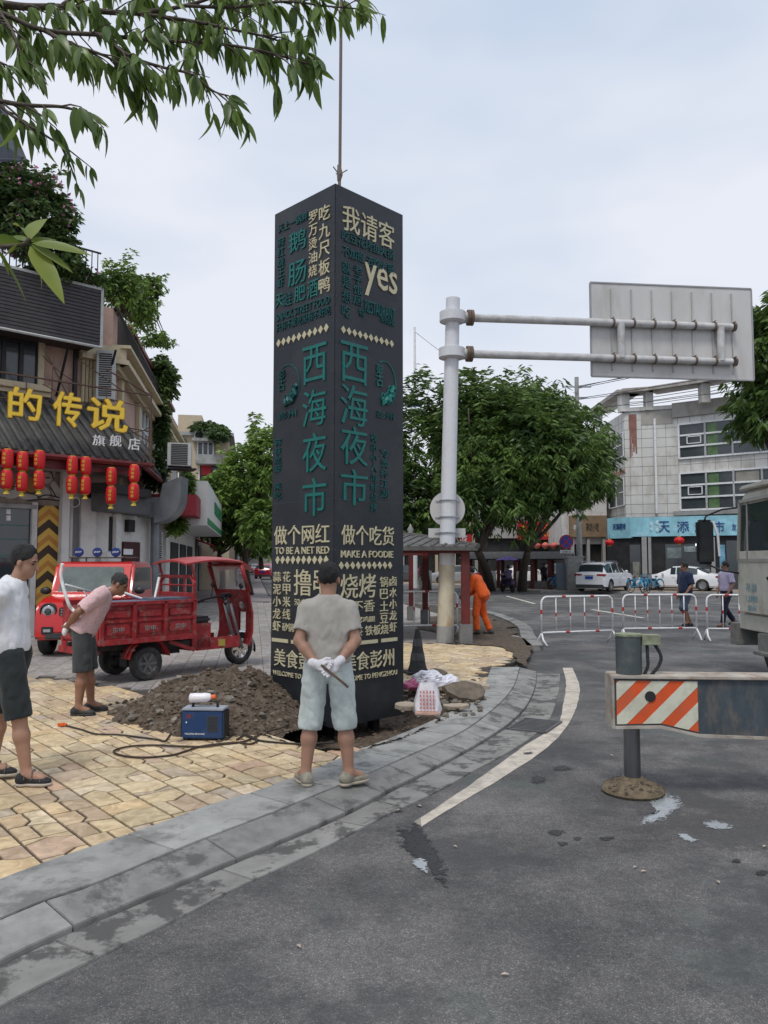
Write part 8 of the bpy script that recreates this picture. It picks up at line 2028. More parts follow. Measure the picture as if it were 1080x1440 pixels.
# brown-signed shop left of it, and the dim shops behind the trees
bb = thing('shop_house', 'two-storey shop house with a plain brown signboard left of the blue supermarket', 'building', tuple(P(835, 790, 53)))
Fb_ = Face(tuple(P(700, 790, 54)[:2]), (1, -.04)); zz1 = Fb_.uv(840, 725, 0)[1]; zz0 = Fb_.uv(840, 755, 0)[1]
uE = Fb_.uv(856, 790, 0)[0]; uS = Fb_.uv(802, 790, 0)[0]
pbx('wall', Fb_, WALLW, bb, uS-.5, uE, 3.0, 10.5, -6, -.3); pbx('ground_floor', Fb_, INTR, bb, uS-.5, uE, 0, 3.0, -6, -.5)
sb = pbx('signboard', Fb_, mat('sign_brown', (.22, .15, .09), .6, var=.2, vs=2), bb, uS, uE-.1, zz0, zz1, -.3, .1); ptx('lettering', Fb_, SBK, sb, '茶坊小吃', 824, 735, 842, 747, .1, .03); ptx('lettering', Fb_, WHITEP, sb, '老店', 806, 738, 816, 746, .1, .03)
for x in (804, 826, 848): ppx('pier', Fb_, GREYW, bb, x, 757, x+4, 830, -.5, 0)
winu(Fb_, bb, uS+.4, uS+1.8, 6, 7.6, -.28, 2, 1)
bc = thing('shop_house', 'shop house behind the trees with a red signboard of gold and white characters', 'building', tuple(P(770, 790, 58)))
Fd = Face(tuple(P(560, 790, 60)[:2]), (1, -.03)); ua = Fd.uv(722, 790, 0)[0]; ub = Fd.uv(800, 790, 0)[0]
pbx('wall', Fd, GREYW, bc, ua-2, ub+.5, 3.6, 9.5, -6, -.2); pbx('ground_floor', Fd, INTR, bc, ua-2, ub+.5, 0, 3.6, -6, -.5)
s3 = ppx('signboard', Fd, SRE, bc, 728, 733, 802, 759, -.2, .1); ptx('lettering', Fd, SYE, s3, '老码头火锅', 733, 738, 776, 755, .1, .03); ptx('lettering', Fd, WHITEP, s3, '订餐', 779, 738, 790, 753, .1, .03)
for k, x in enumerate((755, 767, 779)): red_lantern(['leftmost', 'middle', 'rightmost'][k]+' of three pinkish round lanterns below the red signboard behind the trees', P(x, 767, 56), .29, mat('lantern_pink_%d' % k, (.55, .12, .1), .5, var=.1))
for k, (x0, x1, H, m, sm, tx_, lab) in enumerate([(540, 612, 9, GREYW, SBL, '建材五金', 'grey shop house with a blue sign behind the first pavilion'), (612, 668, 10, BEIGW, SRE, '家电城', 'beige shop house with a red sign behind the white pole'), (668, 728, 9, GREYW, SGR, '超市', 'grey shop house with a green sign behind the tree trunks')]):
    t = thing('shop_house', lab, 'building', tuple(P((x0+x1)/2, 790, 66))); F2 = Face(tuple(P(x0, 790, 66)[:2]), (1, 0)); L_ = (x1-x0)/1080*66
    pbx('wall', F2, m, t, 0, L_, 3.4, H, -6, 0); pbx('ground_floor', F2, INTR, t, 0, L_, 0, 3.4, -6, -.3)
    sg_2 = pbx('sign', F2, sm, t, .3, L_-.3, 3.1, 4.3, 0, .2); mb = MB(); mb.text(tx_, F2.M(L_/2, 3.7, .2), L_*.6, .8, .03); mb.build('lettering', WHITEP, sg_2, world=True)
    for i in range(int(L_/1.5)): pbx('pier', F2, m, t, i*1.5, i*1.5+.25, 0, 3.1, -.3, .05)
    for i in range(2): winu(F2, t, .6+i*2, 1.8+i*2, 5.5, 7, .02, 2, 1)
# far pavement in front of the shops
fp_ = MB(); fpv = [(P(640, 790, 56).x, 56), (P(700, 790, 47).x, 47), (P(760, 790, 44.5).x, 44.5), (P(1080, 790, 42).x, 42), (40, 38), (60, 60), (0, 75), (-1, 60)]
tess('far_pavement', fpv, [], Z2, mat('far_paving', (.30, .24, .19), .8, var=.12, vs=1.2, dirt=((.16, .14, .12), .5, .8)), kind='structure')
n = len(fpv); m2 = MB()
for i in range(n): a = fpv[i]; b = fpv[(i+1) % n]; m2.add([(a[0], a[1], -.02), (b[0], b[1], -.02), (b[0], b[1], Z2), (a[0], a[1], Z2)], [(0, 1, 2, 3)])
m2.build('far_kerb', GREYC, kind='structure')

# ------------------------------------------------------------------ pavilion and arcade
PRED = mat('pavilion_red', (.13, .02, .018), .6, var=.25, vs=5, dirt=((.05, .03, .03), .5, 4)); PST = mat('stone_base', (.17, .17, .17), .8, var=.2)
pav = thing('pavilion', 'small open pavilion with dark red posts on stone bases and a dark tiled roof', 'pavilion', tuple(G(600, 880, Z1)))
posts = [(655, 905, .17), (598, 878, .15), (578, 872, .13), (470, 903, .17), (640, 872, .12)]
for k, (x, y, w_) in enumerate(posts):
    if k == 4: continue
    g = G(x, y, Z1); mb = MB(); mb.box((g.x, g.y, (Z1+2.02)/2), (w_, w_, 2.0-Z1)); mb.build('post', PRED, pav, world=True, bev=.01)
    mb = MB(); mb.box((g.x, g.y, Z1+.2), (w_+.1, w_+.1, .4)); mb.build('base', PST, pav, world=True, bev=.015)
cs = [G(655, 905, Z1), G(598, 874, Z1), G(480, 876, Z1), G(470, 903, Z1)]
mb = MB()
for a, b in zip(cs, cs[1:]+cs[:1]): mb.bar(V((a.x, a.y, 2.0)), V((b.x, b.y, 2.0)), .1, .12)
mb.build('beam', PRED, pav, world=True)
cx = .62; cyy = 18.0; apex = V((cx, cyy, 1.76+(790-752)/1080*18.0))
ev = [V((1.92, 15.7, 2.08)), V((1.95, 20.6, 2.12)), V((-1.9, 20.4, 2.12)), V((-1.9, 15.6, 2.08))]
mb = MB(); mb.add([tuple(p) for p in ev]+[tuple(apex)]+[tuple(p-V((0, 0, .09))) for p in ev]+[tuple(apex-V((0, 0, .1)))], [(0, 1, 4), (1, 2, 4), (2, 3, 4), (3, 0, 4), (1, 0, 5, 6), (2, 1, 6, 7), (3, 2, 7, 8), (0, 3, 8, 5), (5, 9, 6), (6, 9, 7), (7, 9, 8), (8, 9, 5)]); rf = mb.build('roof', TILER, pav, world=True)
for i in range(4):
    a, b = ev[i], ev[(i+1) % 4]; n = 16
    mb = MB(); mb.tube([a, apex], .06, 6); mb.build('hip_ridge', TILER, rf, world=True)
    for k in range(1, n):
        e = a.lerp(b, k/n); t = 1-abs(2*k/n-1); q_ = e.lerp((a+b)/2+(apex-(a+b)/2)*1.0, t) if False else e + (apex-(a+b)/2)*t*.98
        mb = MB(); mb.tube([e, q_], .035, 5); mb.build('tile_row', TILER, rf, world=True)
mb = MB(); mb.lathe([(.09, 0), (.05, .06), (.08, .12), (.03, .2), (.005, .26)], 12, TR(*(apex+V((0, 0, .0))))); mb.build('finial', GREYC, pav, world=True, smooth=True)
arc = thing('arcade', 'long low arcade with a dark tiled roof and dark red posts behind the moped', 'arcade', tuple(P(735, 790, 49)))
a0, a1 = P(652, 790, 50), P(806, 790, 47.5); Fa_ = Face((a0.x, a0.y), (a1.x-a0.x, a1.y-a0.y)); La = (a1-a0).length
mb = MB(); q = [(-.9, 1.95), (0, 2.4), (.1, 2.4), (1.0, 1.95), (.9, 1.88), (-.8, 1.88)]; pl = [Fa_.at(0, 0)]
mb.prism([(x, y) for x, y in q][::-1], 0, La, frame(Fa_.at(0, 0, 0), Fa_.n, (0, 0, 1))@Matrix.Scale(-1, 4, (0, 0, 1))); mb.build('roof', TILER, arc, world=True)
for k in range(7):
    u = .3+k*(La-.6)/6
    for o in (-.6, .6): mb = MB(); mb.box(tuple(Fa_.at(u, 1.0, o)), (.2, .2, 1.8)); mb.build('post', PRED, arc, world=True)
pbx('bench', Fa_, GREYC, arc, .5, La-.5, .1, .55, -.2, .2)

# ------------------------------------------------------------------ signs, cabinets, masts, wires
npg = G(797, 829, Z2); nps = thing('no_parking_sign', 'round red and blue no-parking sign on a grey post at the far roadside', 'road sign', tuple(npg)); zc_ = P(797, 762, npg.y).z; rr_ = 10.0/1080*npg.y
mb = MB(); mb.tube([V((0, 0, 0)), V((0, 0, zc_+.2-Z2))], .055, 8); mb.build('post', mat('post_blue_grey', (.16, .2, .24), .5, var=.1), nps)
Mn = frame((0, -.07, zc_-Z2), (1, 0, 0), (0, 0, 1))
mb = MB(); mb.lathe([(rr_, 0), (rr_, .012)], 28, Mn); disc = mb.build('disc', mat('sign_blue_disc', (.02, .06, .4), .4), nps)
mb = MB()
M_ = MB()
q = []; nn = 28
for i in range(nn):
    a = 2*PI*i/nn; q += [(rr_*math.cos(a), rr_*math.sin(a), .014), (rr_*.82*math.cos(a), rr_*.82*math.sin(a), .014)]
mb.add(q, [(2*i, 2*((i+1) % nn), 2*((i+1) % nn)+1, 2*i+1) for i in range(nn)], Mn)
mb.box((0, 0, .0145), (rr_*1.7, rr_*.17, .002), M=Mn, rz=PI/4); mb.box((0, 0, .0175), (rr_*1.7, rr_*.17, .002), M=Mn, rz=-PI/4); mb.build('red_marking', SRE, disc)
mb = MB(); mb.box((0, -.07, zc_-Z2-rr_-.16), (.76, .015, .2)); pq = mb.build('plate', WHITEP, nps); mb = MB(); mb.text('全路段', frame((0, -.08, zc_-Z2-rr_-.16), (1, 0, 0), (0, 0, 1)), .6, .13, .003); mb.build('lettering', SBK, pq)
g = G(797+2, 827, Z2); cb = thing('utility_cabinet', 'pale concrete utility cabinet between the no-parking sign and the white SUV', 'cabinet', (P(807, 790, 45.2).x, 45.2, Z2)); mb = MB(); mb.box((0, 0, .95), (.95, .7, 1.9)); mb.build('body', GREYC, cb, bev=.03); mb = MB(); mb.box((0, 0, 1.94), (1.05, .8, .1)); mb.build('cap', GREYC, cb)
cb = thing('utility_cabinet', 'narrow grey-blue metal cabinet just left of the pale concrete cabinet', 'cabinet', (P(789, 790, 45.6).x, 45.6, Z2)); mb = MB(); mb.box((0, 0, .8), (.5, .5, 1.6)); mb.build('body', MATS['post_blue_grey'], cb, bev=.02); mb = MB(); mb.box((.0, -.255, .8), (.4, .01, 1.3)); mb.build('door', MATS['post_blue_grey'], cb)
up = thing('utility_pole', 'grey concrete utility pole rising through the big trees beside the brown shop sign', 'utility pole', (P(815, 790, 47.5).x, 47.5, Z2)); mb = MB(); mb.tube([V((0, 0, 0)), V((0, 0, 13.2))], [.2, .13], 12); mb.build('pole', GREYC, up, auto=40); mb = MB(); mb.box((0, 0, 12.6), (1.8, .1, .1)); mb.box((0, 0, 11.9), (1.4, .1, .1)); mb.build('crossarm', STEEL, up)
for k, (z0, dy, z1) in enumerate([(12.65, 0, 18.8), (12.65, .4, 18.0), (12.65, -.4, 17.2), (11.95, 0, 15.6), (11.95, .4, 14.8), (11.2, 0, 14.0)]):
    x0 = P(815, 790, 47.5).x; mb = MB(); pts = [V((x0+(45-x0)*t, 47.5+dy+(30-47.5)*t, z0+(z1-z0)*t-1.4*4*t*(1-t)*.35)) for t in np.linspace(0, 1, 14)]
    w_ = thing('power_line', ['top rear', 'top middle', 'top front', 'lower middle', 'lower rear', 'lowest'][k]+' cable of the power lines running from the concrete pole over the tiled building', 'power line', tuple(pts[0]), 0, 'power lines'); mb.tube(pts, .02, 4); mb.build('cable', BLKM, w_, world=True)
ms = thing('lamp_mast', 'tall slender white mast with thin struts rising behind the big trees, right of the tower', 'mast', (P(584, 790, 52).x, 52, 0)); zt5 = P(584, 460, 52).z
mb = MB(); mb.tube([V((0, 0, 0)), V((0, 0, zt5))], [.16, .07], 8); mb.build('mast', WHITEP, ms); mb = MB(); mb.tube([V((0, 0, zt5-.3)), V((2.4, 0, zt5-2.2))], .03, 4); mb.tube([V((0, 0, zt5-4.8)), V((2.5, 0, zt5-5))], .03, 4); mb.tube([V((.2, 0, 10.5)), V((.3, 0, 12)), V((1, 0, 13.6))], .04, 4); mb.build('strut', WHITEP, ms); mb = MB(); mb.box((0, -.1, P(582, 570, 52).z), (1.0, .1, .22)); mb.box((0, -.1, P(582, 578, 52).z), (1.0, .1, .22)); mb.build('plate', SBL, ms)
for k, (x, D, yt) in enumerate([(348, 80, 765), (365, 95, 768)]):
    t = thing('street_lamp', ['nearer white street lamp far down the left street', 'farther thin street lamp far down the left street'][k], 'street lamp', (P(x, 790, D).x, D, Z1)); z = P(x, yt, D).z
    mb = MB(); mb.tube([V((0, 0, 0)), V((0, 0, z))], .09, 6); mb.build('post', WHITEP, t); mb = MB(); mb.box((.3, 0, z), (.9, .25, .12)); mb.build('head', WHITEP, t)
# drain grate in the gutter
dg = G(752, 1020, .012); gr_ = thing('drain_grate', 'grey iron drain grate set in the gutter where the kerb curves', 'drain grate', tuple(dg), rad(62))
mb = MB()
for s1_, s2_, a, b in ((0, .2, .62, .03), (0, -.2, .62, .03), (.3, 0, .03, .4), (-.3, 0, .03, .4)): mb.box((s1_, s2_, 0), (a, b, .02))
mb.build('frame', mat('iron_grey', (.12, .12, .125), .6, metal=.4, var=.2), gr_); 
for i in range(9): mb = MB(); mb.box((-.26+i*.065, 0, -.002), (.025, .38, .014)); mb.build('bar', MATS['iron_grey'], gr_)
mb = MB(); mb.box((0, 0, -.0085), (.6, .4, .002)); mb.build('opening', BLKM, gr_)
# ------------------------------------------------------------------ foliage
LF1 = leaf_mat('leaf_street_tree', (.016, .044, .012), (.155, .25, .055), .5)
LF2 = leaf_mat('leaf_ficus', (.04, .085, .02), (.21, .31, .07), .5, .35, .4)
LF3 = leaf_mat('leaf_ivy', (.02, .045, .014), (.11, .18, .05), 1.2)
LF4 = leaf_mat('leaf_young', (.10, .17, .03), (.24, .28, .05), 1., .4, .4)
LF5 = leaf_mat('leaf_shrub', (.045, .10, .022), (.24, .37, .08), 1.5)
BARK = mat('bark', (.085, .068, .052), .9, var=.35, vs=9, bump=1., bs=40); LIMEW = mat('limewash', (.5, .49, .46), .85, var=.15, vs=6)
FLOW = mat('pink_flower', (.45, .16, .3), .7, var=.2)
RNG = np.random.default_rng(5)
def leaves_at(pos, dirs, L, W, droop=0., jit=.25):
    """diamond leaves folded along the midrib; returns verts, quads"""
    n = len(pos); d = dirs/np.linalg.norm(dirs, axis=1, keepdims=True); r = RNG.normal(size=(n, 3)); sd = np.cross(d, r); sd /= np.linalg.norm(sd, axis=1, keepdims=True)+1e-9
    l = L*(1+RNG.uniform(-jit, jit, n))[:, None]; w_ = W*(1+RNG.uniform(-jit, jit, n))[:, None]; up = np.cross(sd, d)
    a = pos; tip = pos+d*l; tip[:, 2] -= droop*l[:, 0]; mid = pos+d*l*.45-up*w_*.15; b = mid+sd*w_*.5; c = mid-sd*w_*.5
    vs = np.stack([a, b, tip, c], 1).reshape(-1, 3); q = np.arange(n*4).reshape(n, 4)
    return vs, q
def blob_dirs(n):
    v = RNG.normal(size=(n, 3)); return v/np.linalg.norm(v, axis=1, keepdims=True)
def crown(name, par, ells, ntw, per, L, W, m, seed, droop=.35, shell=.55, bumps=.42):
    global RNG
    RNG = np.random.default_rng(seed); P_ = []; D_ = []
    vol = np.array([e[1][0]*e[1][1]*e[1][2] for e in ells])**.7; vol /= vol.sum()
    for e, f in zip(ells, vol):
        n = int(ntw*f); u = blob_dirs(n); rr = (shell+(1-shell)*RNG.random(n)**.6)
        ph = np.array([mnoise.noise(V(x)*2.1+V((seed*3.3, 0, 0))) for x in u])
        rr = rr*(1+bumps*ph*1.6)
        keep = u[:, 2] > -.8; c = np.array(e[0])+u*rr[:, None]*np.array(e[1]); c = c[keep]; u = u[keep]; P_.append(c); D_.append(u)
    c = np.concatenate(P_); u = np.concatenate(D_); n = len(c)
    pos = np.repeat(c, per, 0)+RNG.normal(size=(n*per, 3))*L*.22; rnd = np.repeat(RNG.random(n), per)*.75+RNG.random(n*per)*.25
    az = RNG.random(n*per)*2*PI; out = np.repeat(u, per, 0)*.55; dr = out+np.stack([np.cos(az), np.sin(az), np.zeros(n*per)], 1)*.8; dr[:, 2] -= droop+.25*RNG.random(n*per)
    vs, q = leaves_at(pos, dr, L, W, .1)
    loc = np.array(par.location); return npmesh(name, vs-loc, q, m, par, rnd)
def tree(label, base, r0, forks, ells, ntw, per, L, W, m, seed, name='street_tree', white=True, group=None, **kw):
    t = thing(name, label, 'tree', base, 0, group)
    b = V(base); mb = MB(); rr = random.Random(seed)
    top = V(forks); pts = catmull([b, b.lerp(top, .5)+V((rr.uniform(-.15, .15), rr.uniform(-.15, .15), 0)), top], 5)
    mb.tube(pts, [r0*(1.25-.5*i/len(pts)) for i in range(len(pts))], 10)
    for e in ells:
        c = V(e[0])
        for k in range(4):
            q = c+V((rr.uniform(-.6, .6)*e[1][0], rr.uniform(-.6, .6)*e[1][1], rr.uniform(-.3, .6)*e[1][2])); mid = top.lerp(q, .5)+V((0, 0, -.3*rr.random())); cc = catmull([top, mid, q], 5)
            mb.tube(cc, [r0*.5*(1-.8*i/len(cc)) for i in range(len(cc))], 6)
    mb.build('trunk', BARK, t, world=True, smooth=True)
    if white: m2 = MB(); m2.tube([b, b+V((0, 0, 1.2))], r0*1.32, 12); m2.build('limewash_band', LIMEW, t, world=True, smooth=True)
    crown('crown', t, ells, ntw, per, L, W, m, seed, **kw)
    return t
def E_(px, py, D, rx, rz, ry=None): p = P(px, py, D); k = D/1080; return (tuple(p), (rx*k, (ry or rx*.8)*k, rz*k))
tree('dense dark broadleaf tree right behind the sign tower, left of the white pole', tuple(G(600, 830)), .24, tuple(P(600, 770, 44)), [E_(590, 655, 44, 75, 118), E_(655, 620, 43, 60, 95), E_(570, 720, 43, 50, 60)], 3000, 8, .42, .12, LF1, 1, group='big trees behind the arcade')
tree('largest dark broadleaf tree above the arcade, its trunk leaning near the purple umbrella', tuple(G(690, 831)), .26, tuple(P(672, 775, 42)), [E_(700, 625, 42, 85, 100), E_(745, 640, 41, 80, 85), E_(680, 700, 41, 72, 58)], 3400, 8, .42, .12, LF1, 2, group='big trees behind the arcade')
tree('broadleaf tree nearest the tiled building, its drooping right side hiding the windows', tuple(G(734, 832)), .24, tuple(P(742, 775, 43)), [E_(795, 640, 43, 62, 78), E_(818, 668, 43, 48, 52), E_(775, 688, 43, 55, 42), E_(745, 590, 43, 55, 60)], 2600, 8, .42, .11, LF1, 3, droop=.7, group='big trees behind the arcade')
# left street
tree('light green leafy tree over the left street just beside the sign tower', tuple(G(352, 836, Z1)), .16, tuple(P(345, 770, 36)), [E_(345, 672, 36, 38, 48), E_(374, 650, 35, 26, 52), E_(320, 695, 36, 34, 36), E_(366, 735, 35, 30, 36), E_(358, 605, 36, 7, 26)], 1700, 7, .30, .11, LF5, 4, white=False, group='trees over the left street')
tree('smaller dark tree over the left street in front of the beige block', tuple(G(312, 834, Z1)), .14, tuple(P(308, 780, 38)), [E_(302, 706, 38, 32, 34), E_(325, 742, 38, 34, 30)], 1100, 7, .30, .11, LF1, 6, white=False, group='trees over the left street')
tree('distant hazy green tree low down the left street above the parked cars', tuple(P(368, 800, 62)), .16, tuple(P(368, 770, 62)), [E_(372, 760, 62, 30, 26), E_(340, 762, 66, 22, 18)], 900, 6, .4, .16, LF5, 7, white=False, group='trees over the left street')
t = tree('tree at the right edge behind the blank sign panel, leaning over the truck', (9.9, 18.5, 0), .18, (9.9, 18.5, 3.8), [E_(1125, 500, 18, 85, 95), E_(1095, 580, 18, 60, 45), E_(1110, 450, 18, 50, 50)], 1500, 7, .26, .085, LF1, 8, white=False, droop=.6)
# roof garden and ivy of the corner building
def shrub(label, ells, ntw, per, L, W, m, seed, name='roof_shrub', flowers=0, group='plants growing on the pink building', **kw):
    t = thing(name, label, 'plant', tuple(V(ells[0][0])-V((0, 0, ells[0][1][2]))), 0, group)
    mb = MB(); rr = random.Random(seed); b = V(t.location)
    for e in ells:
        for k in range(7):
            q = V(e[0])+V((rr.uniform(-.8, .8)*e[1][0], rr.uniform(-.8, .8)*e[1][1], rr.uniform(-.2, .9)*e[1][2])); mb.tube([b+V((rr.uniform(-.3, .3), 0, 0)), b.lerp(q, .6)+V((rr.uniform(-.1, .1), 0, .05)), q], [.03, .018, .006], 4)
    mb.build('stem', BARK, t, world=True)
    crown('foliage', t, ells, ntw, per, L, W, m, seed, **kw)
    if flowers:
        RN = np.random.default_rng(seed); e = ells[0]; n = flowers; u = blob_dirs(n); c = np.array(e[0])+u*np.array(e[1])*1.0; vs, q = leaves_at(c, u+RN.normal(size=(n, 3))*.5, .09, .09); npmesh('flowers', vs-np.array(t.location), q, FLOW, t, kind='stuff')
    return t
k17 = 17.6
shrub('big dark flowering bush overhanging the terrace above the slatted balcony', [E_(40, 300, 17, 62, 65), E_(-10, 280, 17, 60, 60), E_(75, 350, 17, 38, 45)], 2300, 6, .16, .07, LF3, 11, flowers=260, shell=.5)
shrub('low greenery with orange flowers behind the terrace railing', [E_(95, 385, 17.6, 40, 22)], 500, 6, .13, .06, LF3, 12, flowers=40)
shrub('airy grey-green shrub leaning out over the cornice, right of the slatted balcony', [E_(168, 405, 20, 32, 42), E_(190, 425, 21, 30, 34)], 900, 6, .15, .05, LF5, 13, shell=.2, bumps=.5)
shrub('wispy branch of pale leaves sticking far out to the right of the cornice', [E_(212, 400, 21, 20, 14), E_(222, 478, 24, 22, 12), E_(200, 450, 22, 16, 22)], 420, 6, .14, .05, LF5, 14, shell=.1, bumps=.6)
shrub('dense ivy cushion hanging over the far end of the cornice', [E_(226, 535, 28, 20, 32), E_(215, 560, 28, 14, 34)], 900, 6, .2, .09, LF3, 15, name='hanging_ivy')
shrub('curtain of ivy running down the wall above the exhaust duct', [E_(228, 600, 26, 8, 42), E_(218, 660, 22, 12, 26)], 600, 6, .17, .08, LF3, 16, name='hanging_ivy')
shrub('tangled climbing plant dangling around the duct and red canopy', [E_(262, 690, 24, 14, 26), E_(248, 740, 23, 12, 14)], 420, 6, .17, .07, LF5, 17, name='hanging_ivy', shell=.2)
shrub('dark hedge along the flat roof of the beige block in the left street', [E_(292, 604, 46, 24, 9, 20), E_(308, 610, 45, 14, 8, 15)], 500, 6, .3, .13, LF3, 18, group='rooftop hedge')

# overhanging tree at the top left: long drooping leaves, leaf by leaf
ovt = thing('overhanging_tree', 'broad-leaved tree whose drooping branches hang into the top left of the view', 'tree', (-4.1, 3.6, Z1))
LEAFM = []
def leaf_mesh(m, nm, bend, wid):
    vs = []; fs = []; n = 6
    for i in range(n+1):
        t = i/n; w_ = wid*math.sin(PI*min(1, t**.8*.97+.02))**.9*(1-.25*t); z = -bend*t*t
        if i == n: vs.append((t, 0, z))
        elif i == 0: vs.append((0, 0, 0))
        else: vs += [(t, -w_, z+w_*.25), (t, 0, z), (t, w_, z+w_*.25)]
    fs.append((0, 1, 2)); fs.append((0, 2, 3))
    for i in range(n-2):
        a = 1+3*i; fs += [(a, a+3, a+4, a+1), (a+1, a+4, a+5, a+2)]
    a = 1+3*(n-2); fs += [(a, len(vs)-1, a+1), (a+1, len(vs)-1, a+2)]
    me = bpy.data.meshes.new(nm); me.from_pydata([(x, y, z) for x, y, z in vs], [], fs); me.materials.append(m); me.polygons.foreach_set('use_smooth', [True]*len(fs)); return me
LM = [leaf_mesh(LF2, 'leaf', b, w_) for b, w_ in ((.1, .135), (.3, .145), (.5, .13), (.2, .16))]
LY = [leaf_mesh(LF4, 'leaf', b, w_) for b, w_ in ((.1, .15), (.3, .16))]
rl = random.Random(21); leafbuf = []
def branch(pts, r, par, tw=1., L=.15, D=4.0, spread=.5, young=False, n_tw=None, mesh=None):
    """pts: (px, py, depth)"""
    c = catmull([P(*p) for p in pts], 8); mb = MB(); n = len(c); mb.tube(c, [r*(1-.8*i/n)+.002 for i in range(n)], 7); b = mb.build('branch', BARK, par, world=True, smooth=True)
    Ls = arclen(c); tot = Ls[-1]; step = .062/tw; s_ = tot*.06
    while s_ < tot:
        p = at_len(c, Ls, s_); d = (at_len(c, Ls, min(tot, s_+.05))-p)
        if d.length < 1e-6: d = c[-1]-c[-2]
        d.normalize(); side = d.cross(V((0, 0, 1))).normalized()*(1 if rl.random() < .5 else -1)
        tl = rl.uniform(.06, .24)*spread*2; tv = (d*rl.uniform(.3, 1)+side*rl.uniform(.1, .8)+V((0, 0, rl.uniform(-.7, .25)))).normalized(); q = p+tv*tl
        mb = MB(); mb.tube([p, p.lerp(q, .5)+V((0, 0, .01)), q], [.005, .004, .002], 4); leafbuf_tw.append((mb, b))
        for k in range(rl.randint(4, 7)):
            o = p.lerp(q, rl.uniform(.45, 1)); az = rl.uniform(0, 2*PI); v_ = (tv*.45+V((math.cos(az)*.45, math.sin(az)*.45, -rl.uniform(.45, 1.25)))).normalized(); leafbuf.append((o, v_, L*rl.uniform(.7, 1.12), b, rl.choice(LY if young else LM)))
        s_ += step*rl.uniform(.6, 1.5)
    # terminal rosette
    p = c[-1]; d = (c[-1]-c[-3]).normalized()
    for k in range(8):
        az = 2*PI*k/8; v_ = (d*.8+V((math.cos(az)*.7, math.sin(az)*.5, -.35))).normalized(); leafbuf.append((p, v_, L*rl.uniform(.6, .95), b, rl.choice(LY if young else LM)))
    return b
leafbuf_tw = []
trk_ = MB(); trk_.tube(catmull([V((-4.1, 3.6, Z1)), V((-4.05, 3.55, 1.5)), V((-3.9, 3.7, 3.2)), V((-3.3, 3.85, 4.3)), P(-70, -10, 4.0)], 6), [.16, .16, .155, .155, .15, .15, .15, .14, .14, .14, .13, .13, .12, .12, .11, .10, .09, .08, .07, .065, .06, .055, .05, .045, .045], 12)
trk_.build('trunk', BARK, ovt, world=True, smooth=True)
branch([(-70, -10, 4.0), (20, 8, 4.0), (90, 10, 4.0), (180, 18, 4.0), (260, 8, 4.1), (330, -15, 4.2)], .022, ovt, 1.2)
branch([(-70, 0, 4.0), (0, 18, 3.9), (60, 42, 3.9), (140, 49, 3.9), (210, 56, 3.9), (290, 60, 4.0), (350, 68, 4.0), (400, 80, 4.0), (440, 92, 4.0)], .013, ovt, 1.35)
branch([(140, 49, 3.9), (185, 80, 3.8), (230, 95, 3.8), (270, 105, 3.8), (300, 128, 3.8), (322, 135, 3.8)], .008, ovt, 1.2)
branch([(180, 18, 4.0), (260, 28, 4.0), (330, 42, 4.0), (385, 55, 4.1), (430, 75, 4.1)], .009, ovt, 1.4)
branch([(260, 8, 4.1), (330, 10, 4.1), (400, 2, 4.2), (455, 8, 4.2), (500, 12, 4.2)], .008, ovt, 1.2)
branch([(300, 10, 4.2), (370, -25, 4.3), (440, -20, 4.3), (505, -2, 4.3)], .01, ovt, 1.0)
branch([(90, 10, 4.0), (130, -20, 4.1), (200, -30, 4.2), (300, -40, 4.2)], .02, ovt, .9)
branch([(0, 18, 3.9), (20, 50, 3.7), (30, 80, 3.7), (45, 90, 3.7)], .009, ovt, 1.3)
branch([(60, 42, 3.9), (100, 62, 3.8), (150, 80, 3.8), (200, 110, 3.8)], .01, ovt, 1.2)
branch([(-80, 120, 3.3), (-10, 140, 3.3), (40, 148, 3.3), (85, 150, 3.3), (118, 158, 3.3)], .012, ovt, .9, .145)
branch([(-10, 140, 3.3), (20, 165, 3.3), (55, 185, 3.3), (85, 205, 3.3), (92, 215, 3.3)], .006, ovt, .75, .10)
branch([(-80, 60, 3.5), (-30, 75, 3.5), (10, 92, 3.5)], .01, ovt, .9)
lm_ = len(leafbuf)
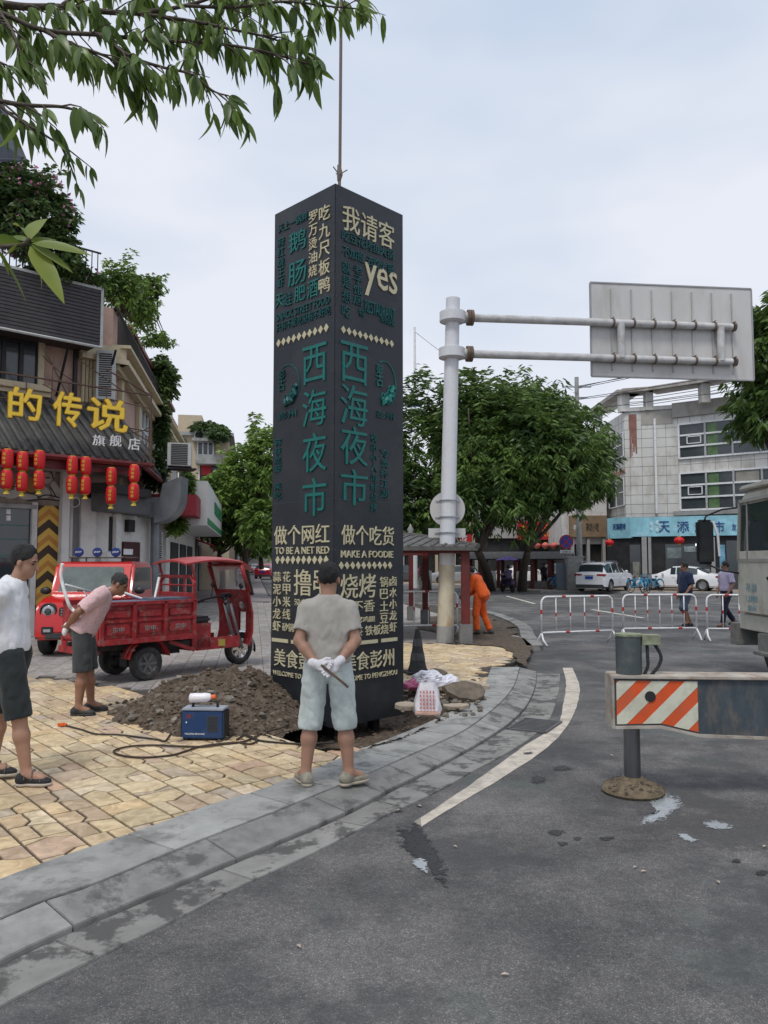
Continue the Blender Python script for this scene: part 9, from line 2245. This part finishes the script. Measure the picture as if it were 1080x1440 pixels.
# near spray with big young leaves, lower left
nb = MB(); nb.tube(catmull([P(-120, 330, 2.2), P(-40, 345, 2.2), P(25, 345, 2.2), P(42, 335, 2.2)], 6), .006, 6); nbo = nb.build('branch', BARK, ovt, world=True, smooth=True)
for (x0, y0, x1, y1, w_) in [(42, 338, 58, 284, .1), (40, 336, 30, 300, .08), (42, 340, 10, 325, .0), (45, 342, 128, 352, .0), (44, 344, 104, 378, .0), (42, 346, 92, 420, -.05), (40, 346, 75, 400, .1), (-5, 352, 45, 424, .05), (-5, 350, 20, 380, 0), (30, 342, -30, 330, 0), (44, 340, 80, 332, .1), (36, 342, 5, 352, .0)]:
    a = P(x0, y0, 2.2); b = P(x1, y1, 2.2+w_); leafbuf.append((a, (b-a).normalized(), (b-a).length, nbo, rl.choice(LY)))
def place_leaf(me, o, d, L, par):
    x = d.normalized(); ref = V((rl.uniform(-.4, .4), rl.uniform(-1, .2), 1)); y = ref.cross(x).normalized(); z = x.cross(y); roll = rl.uniform(-.9, .9)
    M = Matrix(((x.x, y.x, z.x, o.x), (x.y, y.y, z.y, o.y), (x.z, y.z, z.z, o.z), (0, 0, 0, 1))) @ Matrix.Rotation(roll, 4, 'X') @ Matrix.Diagonal((L, L, L, 1)); return M
def onscreen(o):
    d = o-V((0, 0, EYE)); y = d.y*CT+d.z*ST; zz = -d.y*ST+d.z*CT; return abs(d.x/y*1080) < 545 and zz/y*1080 < 735
leafbuf = [q for q in leafbuf]
order = sorted(range(len(leafbuf)), key=lambda i: (-1 if i >= lm_ else (0 if onscreen(leafbuf[i][0]) else 1), -leafbuf[i][2]))
rootM = ovt.matrix_basis.inverted(); rest = MB(); rrn = []
for rank, i in enumerate(order):
    o, d, L, b, me = leafbuf[i]; M = rootM @ place_leaf(me, o, d, L, b)
    if rank < 295:
        ob = bpy.data.objects.new('leaf', me); COL.objects.link(ob); ob.parent = b; ob.matrix_basis = M
    else:
        rest.add([tuple(v_.co) for v_ in me.vertices], [tuple(p.vertices) for p in me.polygons], M); rrn += [rl.random()]*len(me.polygons)
o = rest.build('foliage', LF2, ovt, kind='stuff', smooth=True); a = o.data.attributes.new('rnd', 'FLOAT', 'FACE'); a.data.foreach_set('value', rrn)
tw = MB()
for mb, b in leafbuf_tw: tw.add(mb.v, mb.f)
tw.build('twigs', BARK, ovt, world=True, kind='stuff')
# a few fallen leaves and litter on the road
lt = MB()
for px_, py_ in [(560, 1139), (968, 1011), (893, 1219), (905, 1225), (640, 1190), (860, 1062), (590, 1133), (1075, 1190), (1010, 1240), (420, 1330), (300, 1250), (710, 1370)]:
    g = G(px_, py_, .012); lt.add([(-.02, 0, 0), (0, -.009, .004), (.022, 0, 0), (0, .009, .006)], [(0, 1, 2, 3)], TR(g.x, g.y, g.z, rz=px_))
tag(lt.build('litter', mat('litter', (.4, .33, .28), .8, var=.5, vs=3), kind='stuff'), 'small scraps and fallen leaves scattered on the road')
